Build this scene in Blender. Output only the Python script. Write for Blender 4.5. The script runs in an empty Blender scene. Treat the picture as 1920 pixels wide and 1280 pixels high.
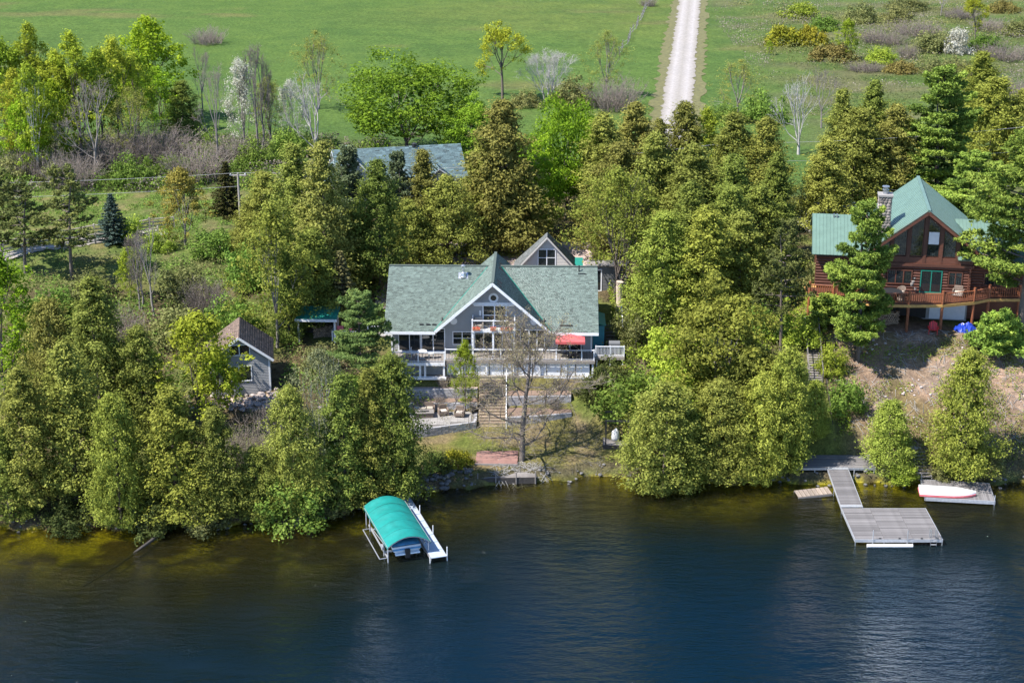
import bpy, math, random
import numpy as np
from mathutils import Vector, Matrix

R = math.radians
scene = bpy.context.scene
col = scene.collection

# ------------------------------------------------------------------ camera, sky, sun, exposure
CAM_H, PITCH, FPX = 57.0, 19.5, 3089.0
cd = bpy.data.cameras.new('camera')
cd.sensor_width = 36.0
cd.lens = FPX / 1920 * 36
cd.clip_start, cd.clip_end = 1.0, 6000.0
cam = bpy.data.objects.new('camera', cd)
cam.location = (0, 0, CAM_H)
cam.rotation_euler = (R(90 - PITCH), 0, 0)
col.objects.link(cam)
scene.camera = cam

SUN_EL = 54.0
SHADOW_AZ = 24.0          # shadows run to the east (+x), turned this much to the north (+y)
dx, dy = math.cos(R(SHADOW_AZ)), math.sin(R(SHADOW_AZ))
sun_dir = Vector((-dx * math.cos(R(SUN_EL)), -dy * math.cos(R(SUN_EL)), math.sin(R(SUN_EL))))   # towards the sun
world = bpy.data.worlds.new('World')
scene.world = world
world.use_nodes = True
wn = world.node_tree
sky = wn.nodes.new('ShaderNodeTexSky')
sky.sky_type = 'NISHITA'
sky.sun_disc = False
sky.sun_elevation = R(SUN_EL)
sky.sun_rotation = math.atan2(sun_dir.x, sun_dir.y)
sky.altitude = 2200
sky.air_density, sky.dust_density, sky.ozone_density = 1.0, 0.1, 4.0
wn.links.new(sky.outputs[0], wn.nodes['Background'].inputs[0])
wn.nodes['Background'].inputs[1].default_value = 0.15
sl = bpy.data.lights.new('sun', 'SUN')
sl.energy, sl.angle, sl.color = 5.0, R(0.53), (1.0, 0.955, 0.89)
so = bpy.data.objects.new('sun', sl)
so.rotation_euler = (-sun_dir).to_track_quat('-Z', 'Y').to_euler()
so.location = (0, 0, 200)
col.objects.link(so)
scene.view_settings.view_transform = 'Standard'
scene.view_settings.look = 'None'
scene.view_settings.gamma = 1.0
scene.view_settings.use_curve_mapping = False
scene.view_settings.exposure = 1.06
scene.cycles.max_bounces = 6
scene.cycles.transparent_max_bounces = 8

# ------------------------------------------------------------------ terrain heights
SHORE = [(-400, 116.5), (-60, 116.5), (-40, 117.0), (-24, 117.2), (-16, 118.4), (-12.5, 120.3), (-9.6, 122.4), (-6.5, 123.6),
         (-3, 125.0), (1.5, 125.7), (6, 126.8), (10, 126.6), (14, 125.7), (44, 125.4), (80, 125.6), (400, 125.0)]
SHX = np.array([p[0] for p in SHORE], float)
SHY = np.array([p[1] for p in SHORE], float)

def shore_y(x):
    x = np.asarray(x, float)
    return np.interp(x, SHX, SHY) + 0.35 * np.sin(x * 0.9 + 1) + 0.22 * np.sin(x * 2.3)

# per column: (y, z) knots; y given as 's+..' means metres behind the waterline
COLS = [
    (-60, [('s', .7, .7), ('s', 4, 1.6), ('s', 10, 2.6), (137, 4.0), (152, 6.0), (166, 7.6), (185, 8.2)]),
    (-30, [('s', .6, .6), ('s', 4, 1.5), ('s', 10, 2.6), (133, 3.6), (140, 4.3), (152, 6.0), (166, 7.6), (185, 8.2)]),
    (-21, [('s', .6, .7), ('s', 4, 1.4), ('s', 10, 2.6), (134.5, 4.0), (141, 4.3), (152, 6.2), (166, 7.6), (185, 8.2)]),
    (-13, [('s', .6, .7), ('s', 4, 1.2), (134, 2.4), (140, 4.2), (146, 5.6), (160, 6.6), (185, 8.2)]),
    (-9.4, [('s', .6, .7), ('s', 3, .9), (134.2, 1.25), (137, 1.7), (137.3, 2.3), (138.4, 2.6), (139.2, 4.1), (142.6, 4.15), (144.5, 5.0), (160, 6.4), (185, 8.2)]),
    (4.8, [('s', .6, .7), ('s', 3, .9), (134.2, 1.25), (136, 1.9), (137.3, 2.4), (138.4, 2.6), (139.2, 4.1), (142.6, 4.15), (144.5, 5.0), (160, 6.4), (185, 8.2)]),
    (7.2, [('s', .6, .7), ('s', 3, .9), (134.2, 1.5), (138.5, 3.4), (142, 5.0), (150, 5.6), (160, 6.4), (185, 8.2)]),
    (11, [('s', .6, .7), ('s', 3, 1.1), (134, 3.0), (141, 5.4), (150, 6.2), (165, 7.4), (185, 8.2)]),
    (18, [('s', .6, .8), ('s', 3, 1.8), (134, 4.4), (141, 6.8), (150, 7.6), (165, 8.0), (185, 8.2)]),
    (27, [('s', .6, .9), ('s', 3, 2.2), (134, 5.2), (140.3, 8.0), (150, 8.1), (165, 8.1), (185, 8.2)]),
    (45, [('s', .6, .9), ('s', 3, 2.3), (134, 5.4), (140.0, 8.0), (150, 8.1), (165, 8.1), (185, 8.2)]),
    (80, [('s', .6, .9), ('s', 3, 2.3), (134, 5.4), (140.0, 8.0), (150, 8.1), (165, 8.1), (185, 8.2)]),
]

def _wob(x, y):
    return (np.sin(x * .31 + .7) * np.cos(y * .27 + 1.3) + .6 * np.sin(x * .83 + y * .41) + .4 * np.cos(x * 1.7 - y * 1.3)
            + .25 * np.sin(x * 3.1 + 2 * np.sin(y * 2.2)))

def ground_z(x, y):
    x, y = np.broadcast_arrays(np.asarray(x, float), np.asarray(y, float))
    sy = shore_y(x)
    zs = []
    for cx, kn in COLS:
        base = np.interp(cx, SHX, SHY)
        ks = [(0.0, 0.0)]
        for k in kn:
            ks.append((k[1], k[2]) if len(k) == 3 else (k[0] - base, k[1]))
        ks.append((1500.0, 8.4))
        a = np.array(ks)
        sc = y - sy
        # beyond the bank use absolute y so that things line up along the columns
        s_abs = y - base
        w = np.clip(sc / 8.0, 0, 1)
        s = sc * (1 - w) + s_abs * w
        zs.append(np.interp(s, a[:, 0], a[:, 1]))
    zs = np.array(zs)
    cxs = np.array([c[0] for c in COLS], float)
    xi = np.clip(x, cxs[0], cxs[-1])
    k = np.clip(np.searchsorted(cxs, xi, side='right') - 1, 0, len(cxs) - 2)
    t = (xi - cxs[k]) / (cxs[k + 1] - cxs[k])
    z = np.take_along_axis(zs, k[None], 0)[0] * (1 - t) + np.take_along_axis(zs, (k + 1)[None], 0)[0] * t
    rough = .16 * np.clip((y - sy - 1.0) / 4, 0, 1)
    # the terraces, the house plots and the lawns are graded smooth
    calm = np.where(y > 186, .3, 1.0) * np.where((x > -16) & (x < 8) & (y > 150) & (y < 176), .25, 1.0)
    calm = calm * np.where((x > -13.5) & (x < 9) & (y > 127) & (y < 152), .15, 1.0)
    z = z + rough * calm * _wob(x, y)
    far = np.clip((y - 190) / 150, 0, 1)
    z = z + far * .5 * np.sin(x * .021 + 1) * np.sin(y * .017)
    bed = -np.clip((sy - y) * (.125 + .075 * np.clip((x + 14) / 16, 0, 1)), 0, 4.5) - .12   # shelves more slowly on the left
    # the landing by the right dock is cut into the bank
    cut = (x > 23.3) & (x < 30.9) & (y < 129.4)
    z = np.where(cut, np.minimum(z, .75), z)
    return np.where(y < sy, bed + .05 * _wob(x * 1.5, y * 1.5), z)
# END_TERRAIN

# ------------------------------------------------------------------ helpers
def link(o, parent=None):
    col.objects.link(o)
    if parent is not None:
        o.parent = parent
    return o

def tag(o, label=None, cat=None, group=None, kind=None):
    if label: o['label'] = label
    if cat: o['category'] = cat
    if group: o['group'] = group
    if kind: o['kind'] = kind
    return o

def empty(name, loc=(0, 0, 0), rz=0.0, label=None, cat=None, group=None):
    o = bpy.data.objects.new(name, None)
    o.empty_display_size = .3
    o.location = loc
    o.rotation_euler = (0, 0, rz)
    link(o)
    return tag(o, label, cat, group)

def put(name, me, mat=None, parent=None, loc=None, rot=None, scale=None):
    if mat is not None and not me.materials:
        me.materials.append(mat)
    o = bpy.data.objects.new(name, me)
    if loc is not None: o.location = loc
    if rot is not None: o.rotation_euler = rot
    if scale is not None: o.scale = scale
    return link(o, parent)

def np_mesh(name, V, F, tint=None, smooth=False):
    """V (n,3) float, F (m,k) int (all faces the same size k)"""
    V = np.asarray(V, np.float32); F = np.asarray(F, np.int32)
    me = bpy.data.meshes.new(name)
    me.vertices.add(len(V)); me.vertices.foreach_set('co', V.ravel())
    k = F.shape[1]
    me.loops.add(F.size); me.loops.foreach_set('vertex_index', F.ravel())
    me.polygons.add(len(F))
    me.polygons.foreach_set('loop_start', np.arange(0, F.size, k, dtype=np.int32))
    me.polygons.foreach_set('loop_total', np.full(len(F), k, np.int32))
    if smooth:
        me.polygons.foreach_set('use_smooth', np.ones(len(F), bool))
    if tint is not None:
        at = me.attributes.new('tint', 'FLOAT', 'POINT')
        at.data.foreach_set('value', np.asarray(tint, np.float32))
    me.update(calc_edges=True)
    return me

class MB:
    """collects simple solids into one mesh"""
    def __init__(self):
        self.v, self.f = [], []
    def add(self, vs, fs):
        b = len(self.v)
        self.v += [tuple(p) for p in vs]
        self.f += [tuple(b + i for i in q) for q in fs]
        return self
    def box(self, x0, x1, y0, y1, z0, z1, m=None):
        vs = [(x0, y0, z0), (x1, y0, z0), (x1, y1, z0), (x0, y1, z0), (x0, y0, z1), (x1, y0, z1), (x1, y1, z1), (x0, y1, z1)]
        if m is not None: vs = [m @ Vector(p) for p in vs]
        return self.add(vs, [(0, 3, 2, 1), (4, 5, 6, 7), (0, 1, 5, 4), (1, 2, 6, 5), (2, 3, 7, 6), (3, 0, 4, 7)])
    def bar(self, p, q, w, h=None, up=(0, 0, 1)):
        """rectangular bar from p to q, w across, h along up"""
        p, q = Vector(p), Vector(q); h = h or w
        d = (q - p).normalized(); u = Vector(up)
        s = d.cross(u)
        if s.length < 1e-4: s = d.cross(Vector((0, 1, 0)))
        s.normalize(); u = s.cross(d).normalized()
        a, b = s * w / 2, u * h / 2
        vs = [p - a - b, p + a - b, p + a + b, p - a + b, q - a - b, q + a - b, q + a + b, q - a + b]
        return self.add(vs, [(0, 1, 2, 3), (4, 7, 6, 5), (0, 4, 5, 1), (1, 5, 6, 2), (2, 6, 7, 3), (3, 7, 4, 0)])
    def tube(self, pts, rad, n=8, caps=True):
        """tube through points, rad a number or one per point"""
        pts = [Vector(p) for p in pts]
        rads = rad if isinstance(rad, (list, tuple)) else [rad] * len(pts)
        b = len(self.v)
        for i, p in enumerate(pts):
            d = (pts[min(i + 1, len(pts) - 1)] - pts[max(i - 1, 0)]).normalized()
            s = d.cross(Vector((0, 0, 1)))
            if s.length < .05: s = d.cross(Vector((0, 1, 0)))
            s.normalize(); u = s.cross(d)
            for k in range(n):
                a = 2 * math.pi * k / n
                self.v.append(tuple(p + (s * math.cos(a) + u * math.sin(a)) * rads[i]))
        for i in range(len(pts) - 1):
            for k in range(n):
                k2 = (k + 1) % n
                self.f.append((b + i * n + k, b + i * n + k2, b + (i + 1) * n + k2, b + (i + 1) * n + k))
        if caps:
            self.f.append(tuple(b + k for k in range(n))[::-1])
            e = b + (len(pts) - 1) * n
            self.f.append(tuple(e + k for k in range(n)))
        return self
    def prism(self, poly, off):
        """poly: planar list of points, extruded by vector off"""
        n = len(poly); poly = [Vector(p) for p in poly]; off = Vector(off)
        vs = poly + [p + off for p in poly]
        fs = [tuple(range(n))[::-1], tuple(range(n, 2 * n))] + [(i, (i + 1) % n, n + (i + 1) % n, n + i) for i in range(n)]
        return self.add(vs, fs)
    def lathe(self, prof, n=16, c=(0, 0, 0)):
        """profile [(r, z)] turned about z"""
        b = len(self.v)
        for r, z in prof:
            for k in range(n):
                a = 2 * math.pi * k / n
                self.v.append((c[0] + r * math.cos(a), c[1] + r * math.sin(a), c[2] + z))
        for i in range(len(prof) - 1):
            for k in range(n):
                k2 = (k + 1) % n
                self.f.append((b + i * n + k, b + i * n + k2, b + (i + 1) * n + k2, b + (i + 1) * n + k))
        return self
    def mesh(self, name, smooth=False, bevel=0.0):
        me = bpy.data.meshes.new(name)
        me.from_pydata(self.v, [], self.f)
        if smooth:
            me.polygons.foreach_set('use_smooth', [True] * len(me.polygons))
        me.update()
        import bmesh
        bm = bmesh.new(); bm.from_mesh(me)
        bmesh.ops.recalc_face_normals(bm, faces=bm.faces)
        if bevel:
            bmesh.ops.bevel(bm, geom=list(bm.edges), offset=bevel, segments=1, affect='EDGES', clamp_overlap=True)
        bm.to_mesh(me); bm.free()
        return me
    def build(self, name, mat, parent=None, loc=None, rot=None, smooth=False, bevel=0.0, stuff=False):
        o = put(name, self.mesh(name, smooth, bevel), mat, parent, loc, rot)
        if stuff: o['kind'] = 'stuff'
        return o

_cache = {}
def box_part(name, mat, parent, x0, x1, y0, y1, z0, z1, rot=None, pivot=None):
    """a box as a part; equal sizes share one mesh"""
    s = (round(x1 - x0, 3), round(y1 - y0, 3), round(z1 - z0, 3))
    key = ('box', s, mat.name)
    if key not in _cache:
        _cache[key] = MB().box(-s[0] / 2, s[0] / 2, -s[1] / 2, s[1] / 2, -s[2] / 2, s[2] / 2).mesh(name)
        _cache[key].materials.append(mat)
    return put(name, _cache[key], None, parent, ((x0 + x1) / 2, (y0 + y1) / 2, (z0 + z1) / 2), rot)

def copy_tree(o, parent=None):
    c = o.copy(); col.objects.link(c)
    c.parent = parent
    for ch in [k for k in o.children]:
        copy_tree(ch, c)
    return c

# ------------------------------------------------------------------ materials
def new_mat(name):
    m = bpy.data.materials.new(name); m.use_nodes = True
    nt = m.node_tree
    return m, nt, nt.nodes['Principled BSDF']

def N(nt, kind, **kw):
    n = nt.nodes.new(kind)
    for k, v in kw.items():
        if k.startswith('i_'): n.inputs[k[2:].replace('_', ' ')].default_value = v
        else: setattr(n, k, v)
    return n

def ramp(nt, fac, stops):
    r = nt.nodes.new('ShaderNodeValToRGB')
    e = r.color_ramp.elements
    while len(e) < len(stops): e.new(.5)
    for el, (p, c) in zip(e, stops):
        el.position = p; el.color = (*c, 1)
    nt.links.new(fac, r.inputs[0])
    return r.outputs[0]

def mix(nt, fac, a, b, mode='MIX'):
    n = nt.nodes.new('ShaderNodeMix'); n.data_type = 'RGBA'; n.blend_type = mode
    for sock, v in ((n.inputs[0], fac), (n.inputs[6], a), (n.inputs[7], b)):
        if isinstance(v, (int, float)): sock.default_value = v
        elif isinstance(v, tuple): sock.default_value = (*v, 1) if len(v) == 3 else v
        else: nt.links.new(v, sock)
    return n.outputs[2]

def math_n(nt, op, a, b=0.0, clamp=False):
    n = nt.nodes.new('ShaderNodeMath'); n.operation = op; n.use_clamp = clamp
    for s, v in ((n.inputs[0], a), (n.inputs[1], b)):
        if isinstance(v, (int, float)): s.default_value = v
        else: nt.links.new(v, s)
    return n.outputs[0]

def noise(nt, scale, detail=4, vec=None, rough=.55):
    n = N(nt, 'ShaderNodeTexNoise'); n.inputs['Scale'].default_value = scale
    n.inputs['Detail'].default_value = detail; n.inputs['Roughness'].default_value = rough
    if vec is not None: nt.links.new(vec, n.inputs['Vector'])
    return n.outputs['Fac']

def obj_co(nt, sc=(1, 1, 1), kind='Object'):
    t = N(nt, 'ShaderNodeTexCoord'); mp = N(nt, 'ShaderNodeMapping')
    mp.inputs['Scale'].default_value = sc
    nt.links.new(t.outputs[kind], mp.inputs['Vector'])
    return mp.outputs[0]

def bump(nt, h, strength, dist, bs):
    b = N(nt, 'ShaderNodeBump'); b.inputs['Strength'].default_value = strength; b.inputs['Distance'].default_value = dist
    nt.links.new(h, b.inputs['Height']); nt.links.new(b.outputs[0], bs.inputs['Normal'])

def simple(name, c, rough=.6, var=.25, scale=3.0, metallic=0.0, rnd=.15, stretch=(1, 1, 1), bmp=0.0, spec=.5, tint=0.0):
    """colour with noise mottling, a random shift per object, optional bump and a per-piece 'tint' attribute"""
    m, nt, bs = new_mat(name)
    v = obj_co(nt, stretch)
    n1 = noise(nt, scale, 5, v)
    dark = tuple(x * (1 - var) for x in c); lite = tuple(min(1, x * (1 + var)) for x in c)
    out = ramp(nt, n1, [(.3, dark), (.7, lite)])
    if rnd:
        oi = N(nt, 'ShaderNodeObjectInfo')
        f = math_n(nt, 'MULTIPLY_ADD', oi.outputs['Random'], 2 * rnd)
        nt.nodes[-1].inputs[2].default_value = 1 - rnd
        hs = N(nt, 'ShaderNodeHueSaturation'); nt.links.new(out, hs.inputs['Color']); nt.links.new(f, hs.inputs['Value'])
        out = hs.outputs[0]
    if tint:
        at = N(nt, 'ShaderNodeAttribute', attribute_name='tint')
        f = math_n(nt, 'MULTIPLY_ADD', at.outputs['Fac'], 2 * tint)
        nt.nodes[-1].inputs[2].default_value = 1 - tint
        hs = N(nt, 'ShaderNodeHueSaturation'); nt.links.new(out, hs.inputs['Color']); nt.links.new(f, hs.inputs['Value'])
        out = hs.outputs[0]
    nt.links.new(out, bs.inputs['Base Color'])
    bs.inputs['Roughness'].default_value = rough
    bs.inputs['Metallic'].default_value = metallic
    bs.inputs['Specular IOR Level'].default_value = spec
    if bmp:
        bump(nt, n1, .6, bmp, bs)
    return m

def glass_mat(name, c=(.015, .02, .022)):
    """window pane: dark room behind, mirror-like skin with a slight waviness"""
    m, nt, bs = new_mat(name)
    bs.inputs['Base Color'].default_value = (*c, 1)
    bs.inputs['Roughness'].default_value = .03
    bs.inputs['Specular IOR Level'].default_value = .9
    bump(nt, noise(nt, 1.2, 2, obj_co(nt)), .05, .05, bs)
    return m

M = {}
M['white'] = simple('white_paint', (.74, .75, .77), .5, .06, 2, rnd=.04)
M['siding'] = simple('grey_siding', (.295, .298, .302), .6, .08, .8, rnd=.03)
M['siding_dark'] = simple('dark_grey_siding', (.12, .122, .125), .6, .1, .8, rnd=.03)
M['glass'] = glass_mat('window_glass')
M['shingle'] = simple('green_shingles', (.124, .160, .136), .85, .08, 5, rnd=0, tint=.42, bmp=.01)
M['shingle_blue'] = simple('blue_grey_shingles', (.112, .170, .178), .85, .2, 5, rnd=0, tint=.5, bmp=.01)
M['greyroof'] = simple('grey_cottage_shingles', (.13, .14, .135), .9, .2, 6, rnd=0, tint=.4)
M['shake'] = simple('weathered_shakes', (.155, .108, .082), .9, .3, 6, rnd=0, tint=.5, bmp=.02)
M['drip'] = simple('teal_metal_flashing', (.012, .17, .125), .45, .12, 3)
M['deck'] = simple('pale_deck_board', (.28, .25, .225), .8, .22, 7, rnd=.18, stretch=(.3, 6, 6))
M['dock'] = simple('weathered_dock_plank', (.150, .140, .138), .85, .28, 7, rnd=.27, stretch=(.3, 6, 6))
M['timber'] = simple('landscape_timber', (.34, .27, .19), .85, .25, 5, rnd=.15, stretch=(.4, 4, 4))
M['oldwood'] = simple('grey_old_wood', (.2, .18, .165), .9, .35, 5, rnd=.2, stretch=(.4, 4, 4))
M['darkwood'] = simple('dark_wet_wood', (.05, .043, .038), .85, .3, 5, rnd=.2)
M['log'] = simple('red_brown_log', (.098, .036, .021), .55, .3, 4, rnd=.15, stretch=(.3, 3, 3))
M['lograil'] = simple('orange_stained_log', (.24, .080, .034), .55, .25, 4, rnd=.15)
M['yellowwood'] = simple('golden_deck_joist', (.42, .25, .075), .6, .2, 4)
M['green_metal'] = simple('green_metal_roof', (.118, .188, .150), .42, .1, 1.2, rnd=.02, spec=.5)
M['galv'] = simple('galvanised_steel', (.5, .51, .53), .38, .15, 6, metallic=.85)
M['alu'] = simple('grey_aluminium', (.42, .43, .45), .5, .15, 6, metallic=.5)
M['black'] = simple('black_metal', (.02, .02, .022), .5, .1, 4)
M['stone'] = simple('field_stone', (.24, .205, .18), .9, .4, 4, rnd=.5, bmp=.02)
M['mortar'] = simple('grey_mortar', (.13, .12, .11), .95, .2, 8, bmp=.01)
M['block'] = simple('retaining_block', (.31, .305, .315), .9, .2, 5, rnd=.16, bmp=.01)
M['concrete'] = simple('pale_paving', (.25, .235, .22), .9, .15, 4, rnd=.1)
M['mulch'] = simple('brown_mulch', (.2, .135, .10), .95, .4, 14, bmp=.04)
M['redplank'] = simple('faded_red_plank', (.235, .128, .105), .85, .25, 5, rnd=.14, stretch=(.3, 5, 5))
M['canvas'] = simple('teal_canvas', (.003, .185, .165), .6, .16, 1.6, rnd=0, bmp=.05)
M['blue_cover'] = simple('blue_boat_cover', (.08, .27, .5), .55, .15, 3)
M['hull'] = simple('pale_boat_hull', (.62, .68, .74), .25, .06, 2)
M['pink'] = simple('pink_red_paint', (.55, .13, .14), .5, .15, 3)
M['umbrella'] = simple('coral_umbrella_cloth', (.52, .09, .09), .75, .1, 3)
M['red'] = simple('red_plastic', (.6, .02, .02), .4, .1, 3)
M['tarp'] = simple('blue_tarpaulin', (.012, .04, .32), .4, .25, 4, bmp=.03)
M['wicker'] = simple('grey_brown_wicker', (.16, .12, .095), .8, .3, 12)
M['cushion'] = simple('beige_cushion', (.5, .44, .38), .9, .12, 4)
M['lightwicker'] = simple('tan_wicker', (.42, .36, .29), .8, .3, 12)
M['dark'] = simple('dark_interior', (.03, .028, .026), .9, .2, 3)  # flat dark tone painted for the unlit basement
M['concwall'] = simple('pale_foundation', (.34, .335, .33), .9, .15, 3)  # one even pale concrete tone
M['firewood'] = simple('split_firewood', (.27, .2, .14), .9, .4, 6, rnd=.35)
M['flower'] = simple('orange_red_flowers', (.6, .1, .05), .7, .4, 14)
M['terracotta'] = simple('terracotta', (.4, .14, .07), .8, .15, 4)
M['rock'] = simple('shore_rock', (.13, .125, .12), .9, .4, 3, rnd=.35, bmp=.04)
M['paleRock'] = simple('pale_limestone', (.40, .34, .315), .92, .25, 4, rnd=.25, bmp=.04)
M['wire'] = simple('power_cable', (.38, .38, .38), .5, .1, 3)
M['pole'] = simple('utility_pole_wood', (.36, .32, .29), .85, .25, 5, stretch=(4, 4, .4))
M['rail'] = simple('split_cedar_rail', (.34, .30, .26), .9, .3, 5, rnd=.2)
M['whiteplastic'] = simple('white_plastic', (.62, .62, .61), .4, .05, 3)
M['purple'] = simple('pink_purple_sheet', (.5, .22, .4), .6, .3, 4)
M['teal_wall'] = simple('teal_painted_wall', (.03, .19, .23), .6, .15, 2)
# ------------------------------------------------------------------ ground, water, road
def fbm(x, y, s, seed=0, octs=4):
    """cheap value noise, 0..1"""
    out = 0; amp = .5; tot = 0
    for o in range(octs):
        rs = np.random.RandomState(seed + o)
        g = rs.rand(64, 64)
        u, v = x * s * 2 ** o + 100, y * s * 2 ** o + 100
        i, j = np.floor(u).astype(int), np.floor(v).astype(int)
        fu, fv = u - i, v - j
        fu, fv = fu * fu * (3 - 2 * fu), fv * fv * (3 - 2 * fv)
        a, b = g[i % 64, j % 64], g[(i + 1) % 64, j % 64]
        c, d = g[i % 64, (j + 1) % 64], g[(i + 1) % 64, (j + 1) % 64]
        out = out + amp * ((a * (1 - fu) + b * fu) * (1 - fv) + (c * (1 - fu) + d * fu) * fv)
        tot += amp; amp *= .5
    return out / tot

def sm(x, a, b):
    t = np.clip((x - a) / (b - a), 0, 1)
    return t * t * (3 - 2 * t)

xs = np.concatenate([np.arange(-1500, -130, 60), np.arange(-130, -58, 3), np.arange(-58, 58, .55), np.arange(58, 140, 3), np.arange(140, 1560, 60)])
ys = np.concatenate([np.arange(-200, 90, 20), np.arange(90, 112, 2), np.arange(112, 152, .4), np.arange(152, 190, .8), np.arange(190, 400, 2.5), np.arange(400, 1900, 60)])
GX, GY = np.meshgrid(xs, ys)
GZ = ground_z(GX, GY)
nx, ny = len(xs), len(ys)
V = np.stack([GX, GY, GZ], -1).reshape(-1, 3)
ii = np.arange(nx * (ny - 1)).reshape(ny - 1, nx)[:, :-1].ravel()
Fc = np.stack([ii, ii + 1, ii + nx + 1, ii + nx], 1)
me = np_mesh('ground', V, Fc, smooth=True)
x, y, z = V[:, 0], V[:, 1], V[:, 2]
sy = shore_y(x)
def blend(c, m, d):
    return c * (1 - m[:, None]) + np.array(d)[None] * m[:, None]
c = np.tile(np.array([.085, .068, .04]), (len(x), 1))                      # needle and leaf litter under the trees
f1, f2 = fbm(x, y, .12, 3), fbm(x, y, .5, 9)
c = blend(c, sm(f1 + .35 * f2, .62, .8) * .8, (.10, .125, .03))            # scrubby grass in patches
ms = np.interp(x, [-1500, -30, -14, 0, 20, 1500], [224, 222, 216, 204, 190, 188])   # where the hay begins behind the tree belt
c = blend(c, sm(y, 188, 192) * (1 - sm(y, ms - 2, ms + 3)), (.072, .078, .036))
c = blend(c, sm(y, ms - 4, ms + 4), (.068, .114, .029))   # hay meadow
fm, fm2 = fbm(x, y, .018, 5), fbm(x, y * 2.2, .06, 6)
mead = sm(y, ms - 4, ms + 4)
c = blend(c, mead * sm(fm, .42, .75) * .6, (.096, .122, .034))
c = blend(c, mead * sm(fm2, .52, .75) * .55, (.050, .092, .026))
road_x = 24.1 + (y - 239) * .1185
rightm = mead * sm(x - road_x, 2.5, 5.0)
right2 = rightm * sm(x - road_x + .12 * (y - 250) + 9 * (fbm(x, y, .05, 8) - .5), 10, 24)
c = blend(c, rightm * .35, (.052, .098, .028))
c = blend(c, right2 * .5, (.082, .108, .036))
c = blend(c, right2 * sm(fbm(x, y * 2, .07, 12), .45, .62) * .55, (.118, .100, .066))
c = blend(c, right2 * sm(fbm(x, y * 2, .09, 15), .56, .7) * .8, (.055, .092, .024))
c = blend(c, mead * (x < 20) * .32 * (.5 + .5 * np.sin(y * 1.1 + .04 * x)) * sm(fbm(x, y, .02, 33), .4, .6), (.055, .098, .024))
c = blend(c, mead * sm(fbm(x, y * 3, .045, 21), .66, .8) * .6, (.12, .11, .05))
lawn = sm(x, -11, -9.2) * (1 - sm(x, 9.5, 11.5)) * sm(y - sy, .8, 1.8) * (1 - sm(y, 141, 143))
c = blend(c, lawn, (.125, .115, .042))
c = blend(c, lawn * sm(f2 + .3 * f1, .6, .85) * .9, (.165, .128, .075))
c = blend(c, lawn * sm(fbm(x, y, .3, 31), .5, .66) * .8, (.078, .105, .024))
bank = sm(x, 27.5, 31) * sm(y - sy, 1.2, 2.4) * (1 - sm(y, 141.5, 144))
c = blend(c, bank, (.195, .138, .102))
c = blend(c, bank * sm(f2, .45, .65) * .8, (.25, .185, .148))
c = blend(c, bank * sm(fbm(x * 1.0, y * .28, .8, 43), .5, .68) * .7, (.105, .078, .058))   # wash-outs running down the slope
c = blend(c, bank * sm(fbm(x, y, .25, 41), .52, .66) * .7, (.125, .10, .042))
lawn2 = sm(x, 22.5, 25) * (1 - sm(x, 31, 33)) * sm(y, 139, 141) * (1 - sm(y, 150, 152))
c = blend(c, lawn2, (.21, .165, .065))
lawn3 = (1 - sm(x, -34, -27)) * sm(y, 157, 161) * (1 - sm(y, 190, 194))
c = blend(c, lawn3, (.085, .115, .032))
c = blend(c, lawn3 * sm(f2, .5, .7), (.135, .125, .055))
lawn4 = sm(x, 18, 20) * (1 - sm(x, 27, 30)) * sm(y, 152, 155) * (1 - sm(y, 168, 171))
c = blend(c, lawn4, (.05, .105, .02))
patch = np.exp(-(((x + 23) / 3.2) ** 2 + ((y - 134.4) / 1.3) ** 2))
c = blend(c, sm(patch + .25 * (f2 - .5), .3, .5), (.42, .33, .29))         # bare pinkish limestone below the cabin
stones = sm(y - sy, -.1, .5) * (1 - sm(y - sy, .9, 1.6))
c = blend(c, stones * .8, (.075, .06, .045))
wet = 1 - sm(z, -.05, .12)
c = blend(c, wet, (.05, .038, .012))
wd = fbm(x, y * 1.6, .42, 51)
weed = (z < -.1) * (1 - sm(-z, .7, 1.7)) * sm(wd, .44, .60) * np.where((x > -5) & (x < 9), .4, 1)
c = blend(c, weed, (.27, .245, .016))
c = blend(c, (z < -.1) * sm(-z, 1.0, 2.2), (.018, .02, .008))  # bed painted darker with depth, for the light lost in the water
ca = me.attributes.new('soil', 'FLOAT_COLOR', 'POINT')
ca.data.foreach_set('color', np.concatenate([c, np.ones((len(c), 1))], 1).astype(np.float32).ravel())
m, nt, bs = new_mat('ground_cover')
at = N(nt, 'ShaderNodeAttribute', attribute_name='soil')
co = N(nt, 'ShaderNodeTexCoord').outputs['Object']
na, nb, nc = noise(nt, 1.7, 6, co, .7), noise(nt, .22, 4, co), noise(nt, 6.5, 3, co, .7)
k = math_n(nt, 'ADD', math_n(nt, 'MULTIPLY', na, .9), math_n(nt, 'MULTIPLY', nc, .8))
g1 = ramp(nt, k, [(.5, (.45, .42, .40)), (.85, (1.0, 1.0, 1.0)), (1.15, (1.55, 1.5, 1.4))])
g2 = ramp(nt, nb, [(.3, (.82, .86, .85)), (.7, (1.14, 1.08, 1.0))])
cc = mix(nt, 1.0, mix(nt, 1.0, at.outputs['Color'], g1, 'MULTIPLY'), g2, 'MULTIPLY')
nt.links.new(cc, bs.inputs['Base Color'])
bs.inputs['Roughness'].default_value = .95
bs.inputs['Specular IOR Level'].default_value = .04
bump(nt, k, .9, .12, bs)
tag(put('ground', me, m), kind='structure')

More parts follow.
